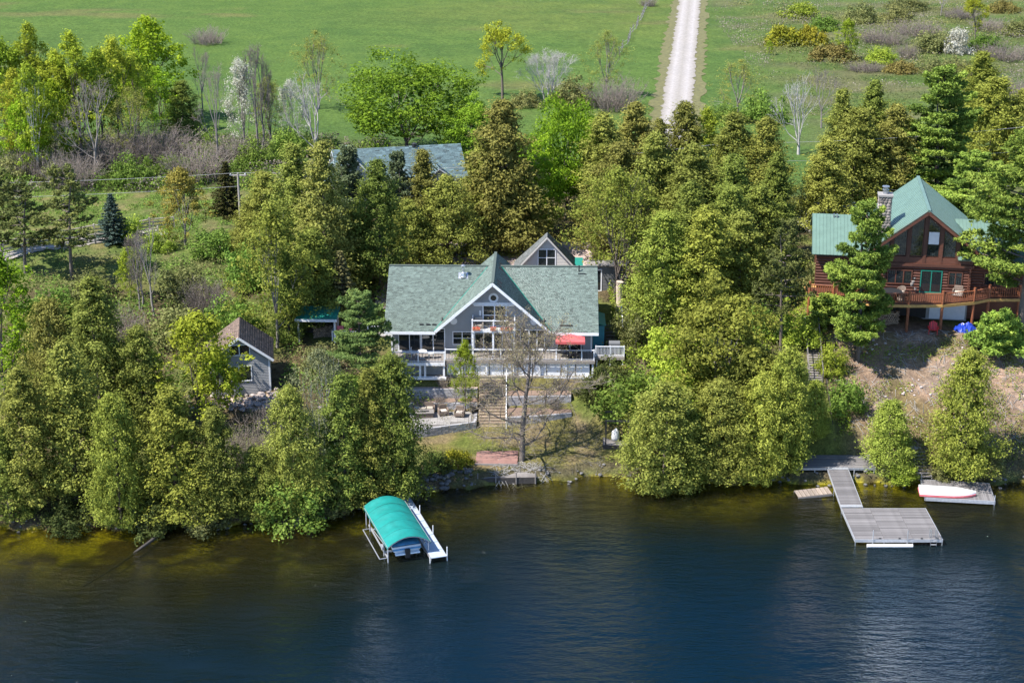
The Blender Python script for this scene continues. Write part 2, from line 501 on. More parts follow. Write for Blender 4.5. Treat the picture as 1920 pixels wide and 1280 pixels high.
# lake: clear shallows over a weedy bed, turning opaque with depth
wx = np.concatenate([np.arange(-1500, -80, 71), np.arange(-80, 80, 1.0), np.arange(80, 1500, 71)])
wy = np.concatenate([np.arange(-1200, 60, 60), np.arange(60, 131, .8)])
WX, WY = np.meshgrid(wx, wy)
dep = np.clip(-ground_z(WX, WY), 0, 5)
dep = np.where(WY < 60, 5, dep)
ii = np.arange(len(wx) * (len(wy) - 1)).reshape(len(wy) - 1, len(wx))[:, :-1].ravel()
lw = np_mesh('lake_water', np.stack([WX, WY, WX * 0], -1).reshape(-1, 3), np.stack([ii, ii + 1, ii + len(wx) + 1, ii + len(wx)], 1), tint=dep.ravel(), smooth=True)
m = bpy.data.materials.new('lake_water'); m.use_nodes = True
nt = m.node_tree; nt.nodes.clear()
out = N(nt, 'ShaderNodeOutputMaterial')
at = N(nt, 'ShaderNodeAttribute', attribute_name='tint')
co = N(nt, 'ShaderNodeTexCoord').outputs['Object']
def mapped(sc, rz):
    mp = N(nt, 'ShaderNodeMapping'); mp.inputs['Scale'].default_value = sc; mp.inputs['Rotation'].default_value = (0, 0, rz)
    nt.links.new(co, mp.inputs['Vector']); return mp.outputs[0]
w1 = noise(nt, 1.0, 3, mapped((.55, 1.5, 1), R(14)), .5)
w2 = noise(nt, 1.0, 4, mapped((2.4, 5.2, 1), R(-18)), .6)
w3 = noise(nt, .07, 2, mapped((1, 1.6, 1), .3))
calm = math_n(nt, 'MULTIPLY_ADD', math_n(nt, 'SUBTRACT', w3, .36), 3.2, True)
nt.nodes[-1].inputs[2].default_value = .35
h = math_n(nt, 'MULTIPLY', math_n(nt, 'ADD', w1, math_n(nt, 'MULTIPLY', w2, .45)), calm)
bp = N(nt, 'ShaderNodeBump'); bp.inputs['Strength'].default_value = 1.0; bp.inputs['Distance'].default_value = .5
nt.links.new(h, bp.inputs['Height'])
op = math_n(nt, 'SUBTRACT', 1.0, math_n(nt, 'POWER', 2.718, math_n(nt, 'MULTIPLY', at.outputs['Fac'], -.85)))
op = math_n(nt, 'MULTIPLY_ADD', op, .94); nt.nodes[-1].inputs[2].default_value = .06
op.node.use_clamp = True
body = ramp(nt, math_n(nt, 'DIVIDE', at.outputs['Fac'], 5.0), [(0, (.017, .0155, .004)), (.30, (.0080, .0092, .0036)), (.52, (.0026, .0085, .0115)), (1, (.0006, .0100, .0215))])  # deep end painted blue, standing in for reflected sky
tr = N(nt, 'ShaderNodeBsdfTransparent'); tr.inputs[0].default_value = (.70, .70, .42, 1)
df = N(nt, 'ShaderNodeBsdfDiffuse'); nt.links.new(body, df.inputs[0])
gl = N(nt, 'ShaderNodeBsdfGlossy'); gl.inputs['Roughness'].default_value = .035; nt.links.new(bp.outputs[0], gl.inputs['Normal'])
fr = N(nt, 'ShaderNodeFresnel'); fr.inputs[0].default_value = 1.27; nt.links.new(bp.outputs[0], fr.inputs['Normal'])
m1 = N(nt, 'ShaderNodeMixShader'); nt.links.new(op, m1.inputs[0]); nt.links.new(tr.outputs[0], m1.inputs[1]); nt.links.new(df.outputs[0], m1.inputs[2])
m2 = N(nt, 'ShaderNodeMixShader'); nt.links.new(fr.outputs[0], m2.inputs[0]); nt.links.new(m1.outputs[0], m2.inputs[1]); nt.links.new(gl.outputs[0], m2.inputs[2])
nt.links.new(m2.outputs[0], out.inputs[0])
tag(put('lake_water', lw, m), kind='structure')

# gravel road across the meadow, its mown verges and the yard behind the house
def strip(name, pts, width, lift, mat, n=140, wob=.12, seed=1):
    rs = np.random.RandomState(seed)
    p = np.array(pts, float)
    t = np.concatenate([[0], np.cumsum(np.hypot(*np.diff(p, axis=0).T))])
    s = np.linspace(0, t[-1], n)
    cx, cy = np.interp(s, t, p[:, 0]), np.interp(s, t, p[:, 1])
    tx, ty = np.gradient(cx), np.gradient(cy); L = np.hypot(tx, ty); tx, ty = tx / L, ty / L
    k = 7; V = []
    for j in range(k):
        o = (j / (k - 1) - .5) * width
        e = (rs.rand(n) - .5) * wob * 2 if j in (0, k - 1) else 0
        X, Y = cx + ty * (o + e), cy - tx * (o + e)
        V.append(np.stack([X, Y, ground_z(X, Y) + lift], -1))
    V = np.stack(V, 1).reshape(-1, 3)
    i = (np.arange(n - 1)[:, None] * k + np.arange(k - 1)).ravel()
    me = np_mesh(name, V, np.stack([i, i + 1, i + k + 1, i + k], 1), tint=np.tile(np.linspace(0, 1, k), n), smooth=True)
    return tag(put(name, me, mat), kind='structure')

m, nt, bs = new_mat('pale_gravel')
co = N(nt, 'ShaderNodeTexCoord').outputs['Object']
at = N(nt, 'ShaderNodeAttribute', attribute_name='tint')
k = noise(nt, 2.2, 6, co, .75)
base = ramp(nt, k, [(.35, (.25, .228, .212)), (.65, (.36, .328, .305))])
tracks = ramp(nt, at.outputs['Fac'], [(0, (.7, .68, .6)), (.24, (1.05, 1.05, 1.05)), (.5, (.8, .79, .74)), (.76, (1.05, 1.05, 1.05)), (1, (.7, .68, .6))])
nt.links.new(mix(nt, 1.0, base, tracks, 'MULTIPLY'), bs.inputs['Base Color'])
bs.inputs['Roughness'].default_value = .95
bump(nt, k, .5, .03, bs)
M['gravel'] = m
M['verge'] = simple('dry_mown_verge', (.115, .108, .036), .95, .3, 1.5)
M['yard'] = simple('pinkish_gravel', (.33, .255, .225), .95, .2, 3, bmp=.02)
rp = [(19.0, 196), (24.1, 239), (38.3, 358.8), (110, 960)]
strip('road_verge', rp, 7.6, .05, M['verge'], 420, .6)
strip('gravel_road', rp, 4.45, .10, M['gravel'], 620, .32)
gx, gy = np.meshgrid(np.arange(-13.5, 9, .5), np.arange(153, 173, .5))
gv = np.stack([gx, gy, ground_z(gx, gy) + .07], -1).reshape(-1, 3)
ii = np.arange(gx.shape[1] * (gx.shape[0] - 1)).reshape(gx.shape[0] - 1, -1)[:, :-1].ravel()
k = gx.shape[1]
tag(put('gravel_yard', np_mesh('gravel_yard', gv, np.stack([ii, ii + 1, ii + k + 1, ii + k], 1), smooth=True), M['yard']), kind='structure')
# gravel lane between split-rail fences, upper left
strip('gravel_lane', [(-70, 156), (-53.6, 166.2), (-48, 169.8), (-42, 172.8), (-38, 174.6)], 2.3, .06, M['gravel'], 120, .2)
# ------------------------------------------------------------------ building helpers
def T(loc, rz=0.0):
    return Matrix.Translation(loc) @ Matrix.Rotation(rz, 4, 'Z')

def row_span(poly, h):
    """x interval of a convex outline [(u, v)] at height h"""
    xs = []
    for (u0, v0), (u1, v1) in zip(poly, poly[1:] + poly[:1]):
        if (v0 <= h < v1) or (v1 <= h < v0):
            xs.append(u0 + (u1 - u0) * (h - v0) / (v1 - v0))
    return (min(xs), max(xs)) if len(xs) >= 2 else None

def siding(parent, mat, poly, frame, holes=(), rowh=.15, proud=.022):
    """lap boards over an outline, left open at the holes (u0, u1, v0, v1); frame maps (u, out, v) to the thing's space"""
    v0 = min(p[1] for p in poly); v1 = max(p[1] for p in poly)
    mb = MB(); v = v0
    while v < v1 - .01:
        top = min(v + rowh, v1)
        sp = row_span(poly, min(v + rowh * .5, v1 - 1e-3))
        if sp:
            segs = [sp]
            for a, b, c, d in holes:
                if c < v + rowh * .5 < d:
                    ns = []
                    for s, e in segs:
                        if b <= s or a >= e: ns.append((s, e)); continue
                        if s < a: ns.append((s, a))
                        if e > b: ns.append((b, e))
                    segs = ns
            for s, e in segs:
                if e - s < .03: continue
                q = [(s, .004 + proud, v), (e, .004 + proud, v), (e, .004, top), (s, .004, top), (s, .002, v), (e, .002, v)]
                mb.add([frame @ Vector(p) for p in q], [(0, 1, 2, 3), (0, 4, 5, 1)])
        v += rowh
    return mb.build('siding', mat, parent, stuff=True)

def facing(origin, rz):
    """u runs along the wall, the second axis points out of it, the third is up"""
    return Matrix.Translation(origin) @ Matrix.Rotation(rz, 4, 'Z') @ Matrix(((1, 0, 0, 0), (0, -1, 0, 0), (0, 0, 1, 0), (0, 0, 0, 1)))

def window(parent, frame, u0, u1, v0, v1, cols=1, rows=1, t=.07, mat=None, glass=None, deep=.06, name='window', blind=None):
    """window part with its panes as sub-parts"""
    mat = mat or M['white']; glass = glass or M['glass']
    mb = MB()
    def bx(a, b, c, d, o0, o1):
        mb.box(a, b, o0, o1, c, d, frame)
    bx(u0 - t, u1 + t, v1, v1 + t, .0, deep); bx(u0 - t, u1 + t, v0 - t, v0, .0, deep + .02)
    bx(u0 - t, u0, v0, v1, .0, deep); bx(u1, u1 + t, v0, v1, .0, deep)
    w = (u1 - u0) / cols; h = (v1 - v0) / rows; b = t * .5
    for i in range(1, cols): bx(u0 + w * i - b, u0 + w * i + b, v0, v1, 0, deep - .01)
    for j in range(1, rows): bx(u0, u1, v0 + h * j - b * .6, v0 + h * j + b * .6, 0, deep - .014)
    o = mb.build(name, mat, parent)
    for i in range(cols):
        for j in range(rows):
            p = MB(); p.box(u0 + w * i, u0 + w * (i + 1), .004, .022, v0 + h * j, v0 + h * (j + 1), frame)
            p.build('pane', glass, o)
    if blind:
        p = MB(); p.box(blind[0], blind[1], .024, .032, blind[2], blind[3], frame)
        p.build('blind', M['white'], o)
    return o

def roof_slab(parent, name, mat, corners, thick=.16):
    """closed slab under a roof plane; corners: eave0, eave1, ridge1, ridge0"""
    c = [Vector(p) for p in corners]
    n = (c[1] - c[0]).cross(c[3] - c[0]).normalized()
    if n.z < 0: n = -n
    mb = MB(); mb.prism([p - n * .004 for p in c], -n * thick)
    return mb.build(name, mat, parent)

def shingles(parent, mat, corners, seed, expo=.15, tab=(.16, .38), proud=.016, name='shingles'):
    """courses of separate tabs over a roof plane (eave0, eave1, ridge1, ridge0); each tab stands proud of the slab and carries its own tint"""
    c = [np.array(p, float) for p in corners]
    L0, L1 = np.linalg.norm(c[1] - c[0]), np.linalg.norm(c[2] - c[3])
    S = (np.linalg.norm(c[3] - c[0]) + np.linalg.norm(c[2] - c[1])) / 2
    nrm = np.cross(c[1] - c[0], c[3] - c[0]); nrm /= np.linalg.norm(nrm)
    if nrm[2] < 0: nrm = -nrm
    rs = np.random.RandomState(seed)
    V, F, tnt = [], [], []
    rows = int(S / expo)
    for r in range(rows):
        t0, t1 = r / rows, min(1.0, (r + 1.12) / rows)
        a0, a1 = c[0] + (c[3] - c[0]) * t0, c[1] + (c[2] - c[1]) * t0
        b0, b1 = c[0] + (c[3] - c[0]) * t1, c[1] + (c[2] - c[1]) * t1
        Lr = np.linalg.norm(a1 - a0)
        n = max(2, int(Lr / (sum(tab) / 2)))
        cut = np.cumsum(np.concatenate([[0], rs.uniform(tab[0], tab[1], n)])); cut /= cut[-1]
        for k in range(n):
            u0, u1 = cut[k] + .004 / Lr, cut[k + 1] - .004 / Lr
            h = proud * rs.uniform(.7, 1.5)
            p = [a0 + (a1 - a0) * u0 + nrm * h, a0 + (a1 - a0) * u1 + nrm * h, b0 + (b1 - b0) * u1 + nrm * .003, b0 + (b1 - b0) * u0 + nrm * .003,
                 a0 + (a1 - a0) * u0, a0 + (a1 - a0) * u1]
            b = len(V); V += p; F += [(b, b + 1, b + 2, b + 3), (b + 4, b + 5, b + 1, b)]
            q = float(np.clip(rs.normal(.5, .22), 0, 1)); tnt += [q] * 6
    me = np_mesh(name, V, F, tint=tnt)
    o = put(name, me, mat, parent); o['kind'] = 'stuff'
    return o

def railing(parent, pts, post, rail, bal, top=1.0, gap=.13, postw=.1, baln=.03, post_h=None, low=.08, round_=False, ends=(True, True)):
    """posts, a top and a bottom rail, and each baluster, along a line of points at floor level"""
    pts = [Vector(p) for p in pts]
    for i, p in enumerate(pts):
        if (i == 0 and not ends[0]) or (i == len(pts) - 1 and not ends[1]): continue
        h = post_h or top + .08
        if round_:
            MB().tube([p, p + Vector((0, 0, h))], postw / 2, 8).build('rail_post', post, parent)
        else:
            box_part('rail_post', post, parent, p.x - postw / 2, p.x + postw / 2, p.y - postw / 2, p.y + postw / 2, p.z, p.z + h)
    for a, b in zip(pts, pts[1:]):
        d = b - a; L = d.length
        mb = MB()
        if round_:
            mb.tube([a + Vector((0, 0, top)), b + Vector((0, 0, top))], .055, 8)
        else:
            mb.bar(a + Vector((0, 0, top)), b + Vector((0, 0, top)), .1, .05)
        mb.build('top_rail', rail, parent)
        mb = MB()
        if round_: mb.tube([a + Vector((0, 0, low + .05)), b + Vector((0, 0, low + .05))], .04, 6)
        else: mb.bar(a + Vector((0, 0, low)), b + Vector((0, 0, low)), .05, .04)
        mb.build('bottom_rail', rail, parent)
        n = int(L / gap)
        key = ('bal', round(top - low, 3), baln, bal.name, round(d.z / L, 3))
        if key not in _cache:
            m0 = MB()
            if round_: m0.tube([(0, 0, low), (0, 0, top)], baln / 2, 6)
            else: m0.box(-baln / 2, baln / 2, -baln / 2, baln / 2, low, top - .02)
            _cache[key] = m0.mesh('baluster'); _cache[key].materials.append(bal)
        for k in range(1, n):
            put('baluster', _cache[key], None, parent, a + d * (k / n))

# ------------------------------------------------------------------ main house
house = empty('grey_house', (-1.87, 141.8, 5.8), R(-1.2), 'long grey-sided house with green shingle roof and a front gable above the stepped garden', 'house')
W, D, WT = 9.2, 11.0, 2.55          # half width, depth, wall height
EZ, EY, RZ, RY = 2.28, -1.2, 6.5, 5.55
GC, GH, GZ_, GEZ = .15, 5.2, 7.0, 2.45   # gable centre, half width at its eave, apex height, eave height
gs = (GZ_ - GEZ) / GH
mb = MB(); mb.box(-W, W, 0, D, -1.7, 0)
mb.build('foundation', M['concwall'], house)
mb = MB(); mb.box(-W, W, .0, D, 0.003, WT)
mb.prism([(-W + .002, 0, WT), (-W + .002, D, WT), (-W + .002, RY, RZ - .35)], (.15, 0, 0)); mb.prism([(W - .152, 0, WT), (W - .152, D, WT), (W - .152, RY, RZ - .35)], (.15, 0, 0))
gw = GH - .35
gtop = GEZ + gs * gw
mb.prism([(GC - gw, -.02, WT), (GC + gw, -.02, WT), (GC, -.02, WT + (gtop - GEZ) - .12)], (0, .12, 0))
mb.build('wall', M['siding'], house)
Ff = facing((0, 0, 0), 0)
lower_holes = [(-8.5, -6.5, 0, 2.25), (-6.4, -4.25, 0, 2.25), (-3.55, -1.78, .65, 1.95), (-1.6, 4.9, .3, 2.2), (5.95, 8.25, 0, 2.2)]
siding(house, M['siding'], [(-W, 0), (W, 0), (W, WT), (-W, WT)], Ff, lower_holes)
Fg = facing((0, -.02, 0), 0)
gp = [(GC - gw, WT + .01), (GC + gw, WT + .01), (GC, WT + gs * gw - .14)]
siding(house, M['siding'], gp, Fg, [(-.8, 1.38, 2.5, 4.58)])
siding(house, M['siding'], [(0, 0), (D, 0), (D, WT), (0, WT)], facing((W, 0, 0), R(90)))
# sunroom sliders, kitchen window, window wall under the balcony, door behind the umbrella
for a, b in ((-8.45, -6.55), (-6.35, -4.32)):
    window(house, Ff, a, b, .08, 2.16, 2, 1, .08, name='sliding_door')
window(house, Ff, -3.49, -1.86, .72, 1.87, 2, 2, .07)
for a, b in ((-1.5, .05), (.2, 1.75), (1.9, 3.35), (3.5, 4.8)):
    window(house, Ff, a, b, .35, 2.1, 2, 1, .07)
window(house, Ff, 6.05, 8.15, .08, 2.12, 2, 1, .07, name='patio_door')
window(house, Fg, -.71, 1.29, 2.58, 4.48, 2, 2, .1, name='balcony_door')
# round window with a deep white ring
rw = MB()
for k in range(16):
    a0, a1 = 2 * math.pi * k / 16, 2 * math.pi * (k + 1) / 16
    p = [(GC + .05 + r * math.cos(a), y, 5.18 + r * math.sin(a)) for a in (a0, a1) for r, y in ((.27, -.03), (.45, -.03), (.45, -.1), (.27, -.1))]
    rw.add(p, [(2, 6, 7, 3), (1, 5, 6, 2), (0, 3, 7, 4)])
rw = rw.build('round_window', M['white'], house)
MB().add([(GC + .05 + .28 * math.cos(2 * math.pi * k / 20), -.05, 5.18 + .28 * math.sin(2 * math.pi * k / 20)) for k in range(20)], [tuple(range(20))]).build('pane', M['glass'], rw)
# awning cassette over the balcony door, wall lamp, round vents
aw = MB().box(-1.72, 2.2, -.34, -.03, 4.6, 4.8).build('awning_cassette', M['white'], house, bevel=.03)
MB().box(-1.6, 2.1, -.42, -.345, 4.52, 4.62).build('valance', M['white'], aw)
MB().tube([(-1.02, -.03, 3.55), (-1.02, -.16, 3.6), (-1.02, -.16, 4.0)], .09, 10).build('wall_lamp', M['white'], house)
for u, v in ((-3.44, 2.95), (3.87, 2.95)):
    mb = MB(); mb.tube([(u, -.0, v), (u, -.10, v)], .33, 20); mb.build('round_vent', M['white'], house)
# chairs stand on the balcony; the balcony itself
bal = MB().box(-1.75, 2.2, -1.55, -.03, 2.36, 2.5).build('balcony_floor', M['white'], house)
for u in (-1.65, .2, 2.1): MB().box(u - .08, u + .08, -1.5, -1.34, 0, 2.36).build('balcony_column', M['white'], house)
railing(bal, [(-1.68, -.1, 2.5), (-1.68, -1.48, 2.5), (.22, -1.48, 2.5), (2.13, -1.48, 2.5), (2.13, -.1, 2.5)], M['white'], M['white'], M['black'], .98, .13, .11, .035)
# roofs: main planes, then the cross gable that runs over both
X0, X1 = -9.72, 9.72
fr = [(X0, EY, EZ), (X1, EY, EZ), (X1, RY, RZ), (X0, RY, RZ)]
bk = [(X1, 2 * RY - EY, EZ), (X0, 2 * RY - EY, EZ), (X0, RY, RZ), (X1, RY, RZ)]
GY0, GY1 = -1.35, 8.4
lf = [(GC - GH, GY0, GEZ), (GC - GH, GY1, GEZ), (GC, GY1, GZ_), (GC, GY0, GZ_)]
rt = [(GC + GH, GY1, GEZ), (GC + GH, GY0, GEZ), (GC, GY0, GZ_), (GC, GY1, GZ_)]
pr = (RZ - EZ) / (RY - EY)
vo = lambda y: (GZ_ - (EZ + pr * (y - EY))) / gs + .06          # half width of the cross gable where it meets the front slope
frl = [(X0, EY, EZ), (GC - vo(EY), EY, EZ), (GC - vo(RY), RY, RZ), (X0, RY, RZ)]
frr = [(GC + vo(EY), EY, EZ), (X1, EY, EZ), (X1, RY, RZ), (GC + vo(RY), RY, RZ)]
for i, cset in enumerate((frl, frr, bk, lf, rt)):
    roof_slab(house, 'roof', M['white'], cset, .16 + .004 * i)
for i, cset in enumerate((frl, frr, bk, lf, rt)):
    shingles(house, M['shingle'], cset, 11 + i)
mb = MB()                                                   # ridge caps
mb.bar((X0, RY, RZ + .02), (X1, RY, RZ + .02), .3, .05)
mb.build('ridge_cap', M['shingle'], house)
MB().bar((GC, GY0, GZ_ + .02), (GC, GY1, GZ_ + .02), .26, .05).build('ridge_cap', M['shingle'], house)
mb = MB(); mb.box(X0, GC - GH - .0, EY - .06, EY - .003, EZ - .24, EZ + .0); mb.build('gutter', M['white'], house)
mb = MB(); mb.box(GC + GH, X1, EY - .06, EY - .003, EZ - .24, EZ + .0); mb.build('gutter', M['white'], house)
for s in (-1, 1):
    p, q = Vector((GC + s * GH, GY0 - .04, GEZ - .12)), Vector((GC, GY0 - .04, GZ_ - .13))
    MB().bar(p, q, .05, .24, (-s * .6, 0, .8)).build('fascia', M['white'], house)
    # metal valley flashing where the gable meets the front slope
    n = Vector((s * gs, 0, 1)).normalized()
    pr = (RZ - EZ) / (RY - EY)
    ytop = RY - .1
    ztop = EZ + pr * (ytop - EY); xo = (GZ_ - ztop) / gs
    yb = EY + .1; zb = EZ + pr * (yb - EY); xb = (GZ_ - zb) / gs
    MB().bar((GC + s * xo, ytop, ztop + .03), (GC + s * xb, yb, zb + .03), .34 if s > 0 else .16, .012, (s * .3, -.3, 1)).build('valley_flashing', M['drip'], house)
# roof furniture
pz = lambda y: EZ + (RZ - EZ) / (RY - EY) * (y - EY)
ch = MB().lathe([(.36, 0), (.36, .1), (.30, .12), (.24, .42), (.11, .5), (.11, 1.05)], 14, (-2.75, 4.45, pz(4.45) - .08)).build('chimney_pipe', M['galv'], house, smooth=False)
MB().lathe([(.02, 0), (.21, .0), (.21, .08), (.1, .14), (0, .15)], 14, (-2.75, 4.45, pz(4.45) + .97)).build('rain_cap', M['galv'], ch)
MB().prism([(-3.2, 4.15, pz(4.15) + .02), (-2.3, 4.15, pz(4.15) + .02), (-2.3, 4.8, pz(4.8) + .02), (-3.2, 4.8, pz(4.8) + .02)], (0, 0, .03)).build('flashing', M['galv'], ch)
MB().tube([(8.0, 5.0, pz(5.0) - .1), (8.0, 5.0, pz(5.0) + .62)], .06, 8).build('vent_pipe', M['black'], house)
MB().bar((7.9, 4.75, pz(4.75) + .04), (8.6, 4.75, pz(4.75) + .04), .12, .06).build('vent_flashing', M['black'], house)
for yv in (-.4, .6, 4.6, 6.1):
    u = .42
    a = Vector((GC + u, yv, GZ_ - gs * u + .05)); b = Vector((GC + u + .38, yv - .1, GZ_ - gs * (u + .38) + .05))
    MB().bar(a, b, .3, .07, (gs, 0, 1)).build('roof_vent', M['black'], house)
for u in (-6.5, -5.9, -5.35, 6.2, 6.6, 7.0):
    MB().box(u, u + .36, EY + .62, EY + .72, pz(EY + .67) - .02, pz(EY + .67) + .12).build('snow_guard', M['black'], house)
for s in (-1, 1):
    MB().lathe([(.1, 0), (.12, .12), (.05, .18), (.09, .28), (.0, .36)], 8, (GC + s * 4.62, -.1, GZ_ - gs * 4.62 + .02)).build('finial', M['black'], house)
for u in (-9.1, 9.1):
    MB().box(u - .06, u + .06, -.06, 0.0, 0, WT - .05).build('corner_trim', M['white'], house)
HW = Matrix.Translation((-1.87, 141.8, 5.8)) @ Matrix.Rotation(R(-1.2), 4, 'Z')
def at_house(name, p, rz, label, cat, group=None):
    return empty(name, HW @ Vector(p), R(-1.2) + rz, label, cat, group)

# flower boxes hang on the balcony rail
for u, w_ in ((-1.3, .7), (.2, .5), (1.4, 1.1)):
    fb = at_house('flower_box', (u, -1.66, 2.62), 0, {-1.3: 'terracotta flower box with red blooms at the left end of the gable balcony', .2: 'small terracotta flower box at the middle post of the gable balcony',
             1.4: 'long terracotta flower box on the right half of the gable balcony'}[u], 'flower box', 'flower boxes on the balcony rail')
    MB().box(-w_ / 2, w_ / 2, -.1, .1, 0, .2).build('box', M['terracotta'], fb)
    rs = np.random.RandomState(int(w_ * 100)); mb = MB()
    for k in range(60):
        p = Vector((rs.uniform(-w_ / 2, w_ / 2), rs.uniform(-.14, .12), .18 + rs.rand() * .16)); s = .05
        a, b = Vector(rs.randn(3)).normalized() * s, Vector(rs.randn(3)).normalized() * s
        mb.add([p + a, p + b, p - a, p - b], [(0, 1, 2, 3)])
    mb.build('blooms', M['flower'], fb, stuff=True)
def lounge_chair(e, mat):
    MB().box(-.35, .35, -.35, .35, .12, .4).build('seat', mat, e, bevel=.03)
    MB().box(-.35, .35, .24, .38, .41, .92).build('backrest', mat, e, bevel=.03)
    for s in (-1, 1): MB().box(s * .4 - .06, s * .4 + .06, -.34, .36, .1, .62).build('armrest', mat, e, bevel=.02)
    for sx in (-1, 1):
        for sy_ in (-1, 1): box_part('leg', mat, e, sx * .3 - .03, sx * .3 + .03, sy_ * .28 - .03, sy_ * .28 + .03, 0, .12)
for u, w_ in ((-1.15, 'left'), (1.72, 'right')):
    e = at_house('wicker_chair', (u, -.65, 2.5), 0, 'tan wicker chair on the gable balcony, %s of its door' % w_, 'chair', 'chairs on the gable balcony')
    lounge_chair(e, M['lightwicker'])

# ------------------------------------------------------------------ deck along the front
deck = empty('front_deck', (-1.87, 141.8, 5.8), R(-1.2), 'pale timber deck with white posts along the front of the grey house', 'deck')
nb = 0
yb = -.05
while yb > -3.0:                                           # boards run along the house
    x0, x1 = (-8.9, -4.1) if yb < -2.15 else (-8.9, 9.4)
    box_part('deck_board', M['deck'], deck, x0, x1, yb - .135, yb, -.05, -.012); yb -= .142
mb = MB(); mb.box(-8.9, -4.1, -3.05, -2.98, -.3, -.02); mb.build('fascia', M['white'], deck)
mb = MB(); mb.box(-4.1, 9.4, -2.27, -2.2, -.3, -.02); mb.build('fascia', M['deck'], deck)
mb = MB()
for k in range(30):
    xx = -8.8 + k * .62
    mb.box(xx, xx + .05, -2.95 if xx < -4.2 else -2.18, -.1, -.26, -.055)
mb.build('joists', M['yellowwood'], deck, stuff=True)
for u in (-8.8, -8.0, -6.35, -5.9, -4.2):
    box_part('post', M['white'], deck, u - .09, u + .09, -2.95, -2.77, -1.5, -.3)
for u in (-2.6, -.4, 2, 4.4, 6.8, 9.2):
    box_part('post', M['white'], deck, u - .08, u + .08, -2.16, -2.0, -1.6, -.3)
MB().box(-9.0, -4.0, -3.1, -2.7, -1.62, -1.42).build('sill_beam', M['white'], deck)
MB().box(-3.0, 9.0, -2.3, -2.0, -1.72, -1.56).build('sill_beam', M['white'], deck)
MB().box(-8.85, -4.2, -2.0, -1.94, -1.62, -.32).build('skirting', M['concwall'], deck)
for k in range(10):
    box_part('skirting_panel', M['white'], deck, -4.0 + k * 1.3, -4.0 + k * 1.3 + 1.22, -1.98, -1.93, -1.55, -.34)
railing(deck, [(-8.85, -2.9, 0), (-6.5, -2.9, 0), (-4.15, -2.9, 0)], M['white'], M['white'], M['black'], .92, .13, .1, .04)
railing(deck, [(-4.1, -2.12, 0), (-1.6, -2.12, 0), (.9, -2.12, 0), (3.4, -2.12, 0), (5.9, -2.12, 0), (8.2, -2.12, 0), (9.3, -2.12, 0)], M['white'], M['white'], M['black'], .95, .13, .1, .04)
# right wing of the deck with a white railing
for k in range(16):
    box_part('deck_board', M['deck'], deck, 9.42, 12.1, -1.1 + k * .142 - .0, -1.1 + k * .142 + .135, -.05, -.012)
railing(deck, [(9.5, -1.05, 0), (10.8, -1.05, 0), (12.05, -1.05, 0)], M['white'], M['white'], M['white'], .95, .12, .09, .035)
MB().box(9.42, 12.1, -1.18, -1.11, -.3, -.02).build('fascia', M['deck'], deck)
for u in (9.6, 10.8, 11.95): box_part('post', M['white'], deck, u - .06, u + .06, -1.05, -.93, -1.2, -.3)

um = at_house('patio_umbrella', (7.15, -1.3, 0), 0, 'coral red patio umbrella open on the deck of the grey house', 'umbrella')
MB().tube([(0, 0, 0), (0, 0, 2.34)], .03, 8).build('pole', M['white'], um)
MB().lathe([(0, 0), (.28, 0), (.28, .06), (.05, .1)], 14).build('base', M['black'], um)
n = 4; V_ = [(0, 0, 2.2)]; Fs = []; q_ = 1.86                  # square canopy with a short valance
for zz in (1.92, 1.68):
    for k in range(n):
        a = 2 * math.pi * (k + .5) / n; V_.append((q_ * math.cos(a), q_ * math.sin(a), zz))
for k in range(n):
    k2 = (k + 1) % n
    Fs += [(0, 1 + k, 1 + k2), (1 + k, 1 + n + k, 1 + n + k2, 1 + k2)]
MB().add(V_, Fs).build('canopy', M['umbrella'], um)
for k in range(8):
    a = 2 * math.pi * k / 8; l_ = q_ * (.69 if k % 2 == 0 else .97)
    MB().bar((0, 0, 2.14), (l_ * math.cos(a), l_ * math.sin(a), 1.88), .025).build('rib', M['white'], um)
tb = at_house('patio_table', (7.15, -1.3, 0), 0, 'dark patio table with a glass top beneath the coral umbrella', 'table')
MB().lathe([(.06, .68), (.62, .68), (.62, .72), (.06, .72)], 18).build('top', M['black'], tb)
for k in range(4):
    a = R(45 + 90 * k); MB().tube([(.5 * math.cos(a), .5 * math.sin(a), 0), (.42 * math.cos(a), .42 * math.sin(a), .68)], .025, 6).build('leg', M['black'], tb)
def plain_chair(e, mat):
    MB().box(-.24, .24, -.24, .24, .42, .47).build('seat', mat, e)
    MB().box(-.24, .24, .2, .25, .48, .95).build('backrest', mat, e)
    for sx in (-1, 1):
        for s2 in (-1, 1): box_part('leg', mat, e, sx * .2 - .02, sx * .2 + .02, s2 * .2 - .02, s2 * .2 + .02, 0, .42)
for k, (u, v, a, w_) in enumerate(((6.25, -1.2, 90, 'left'), (8.05, -1.2, -90, 'right'))):
    plain_chair(at_house('patio_chair', (u, v, 0), R(a), 'dark patio chair at the %s side of the umbrella table' % w_, 'chair', 'patio chairs under the umbrella'), M['black'])
e = at_house('bistro_table', (-6.2, -1.9, 0), 0, 'small white round bistro table on the left end of the deck', 'table')
MB().lathe([(.03, .68), (.42, .68), (.42, .72), (.03, .72)], 18).build('top', M['whiteplastic'], e)
MB().tube([(0, 0, .03), (0, 0, .68)], .04, 8).build('stem', M['whiteplastic'], e)
MB().lathe([(0, 0), (.25, 0), (.25, .03), (.04, .06)], 12).build('foot', M['whiteplastic'], e)
for u, v, a, w_ in ((-7.0, -1.8, 90, 'left'), (-5.4, -1.8, -90, 'right')):
    plain_chair(at_house('bistro_chair', (u, v, 0), R(a), 'white bistro chair to the %s of the small round table' % w_, 'chair', 'bistro chairs on the deck'), M['whiteplastic'])
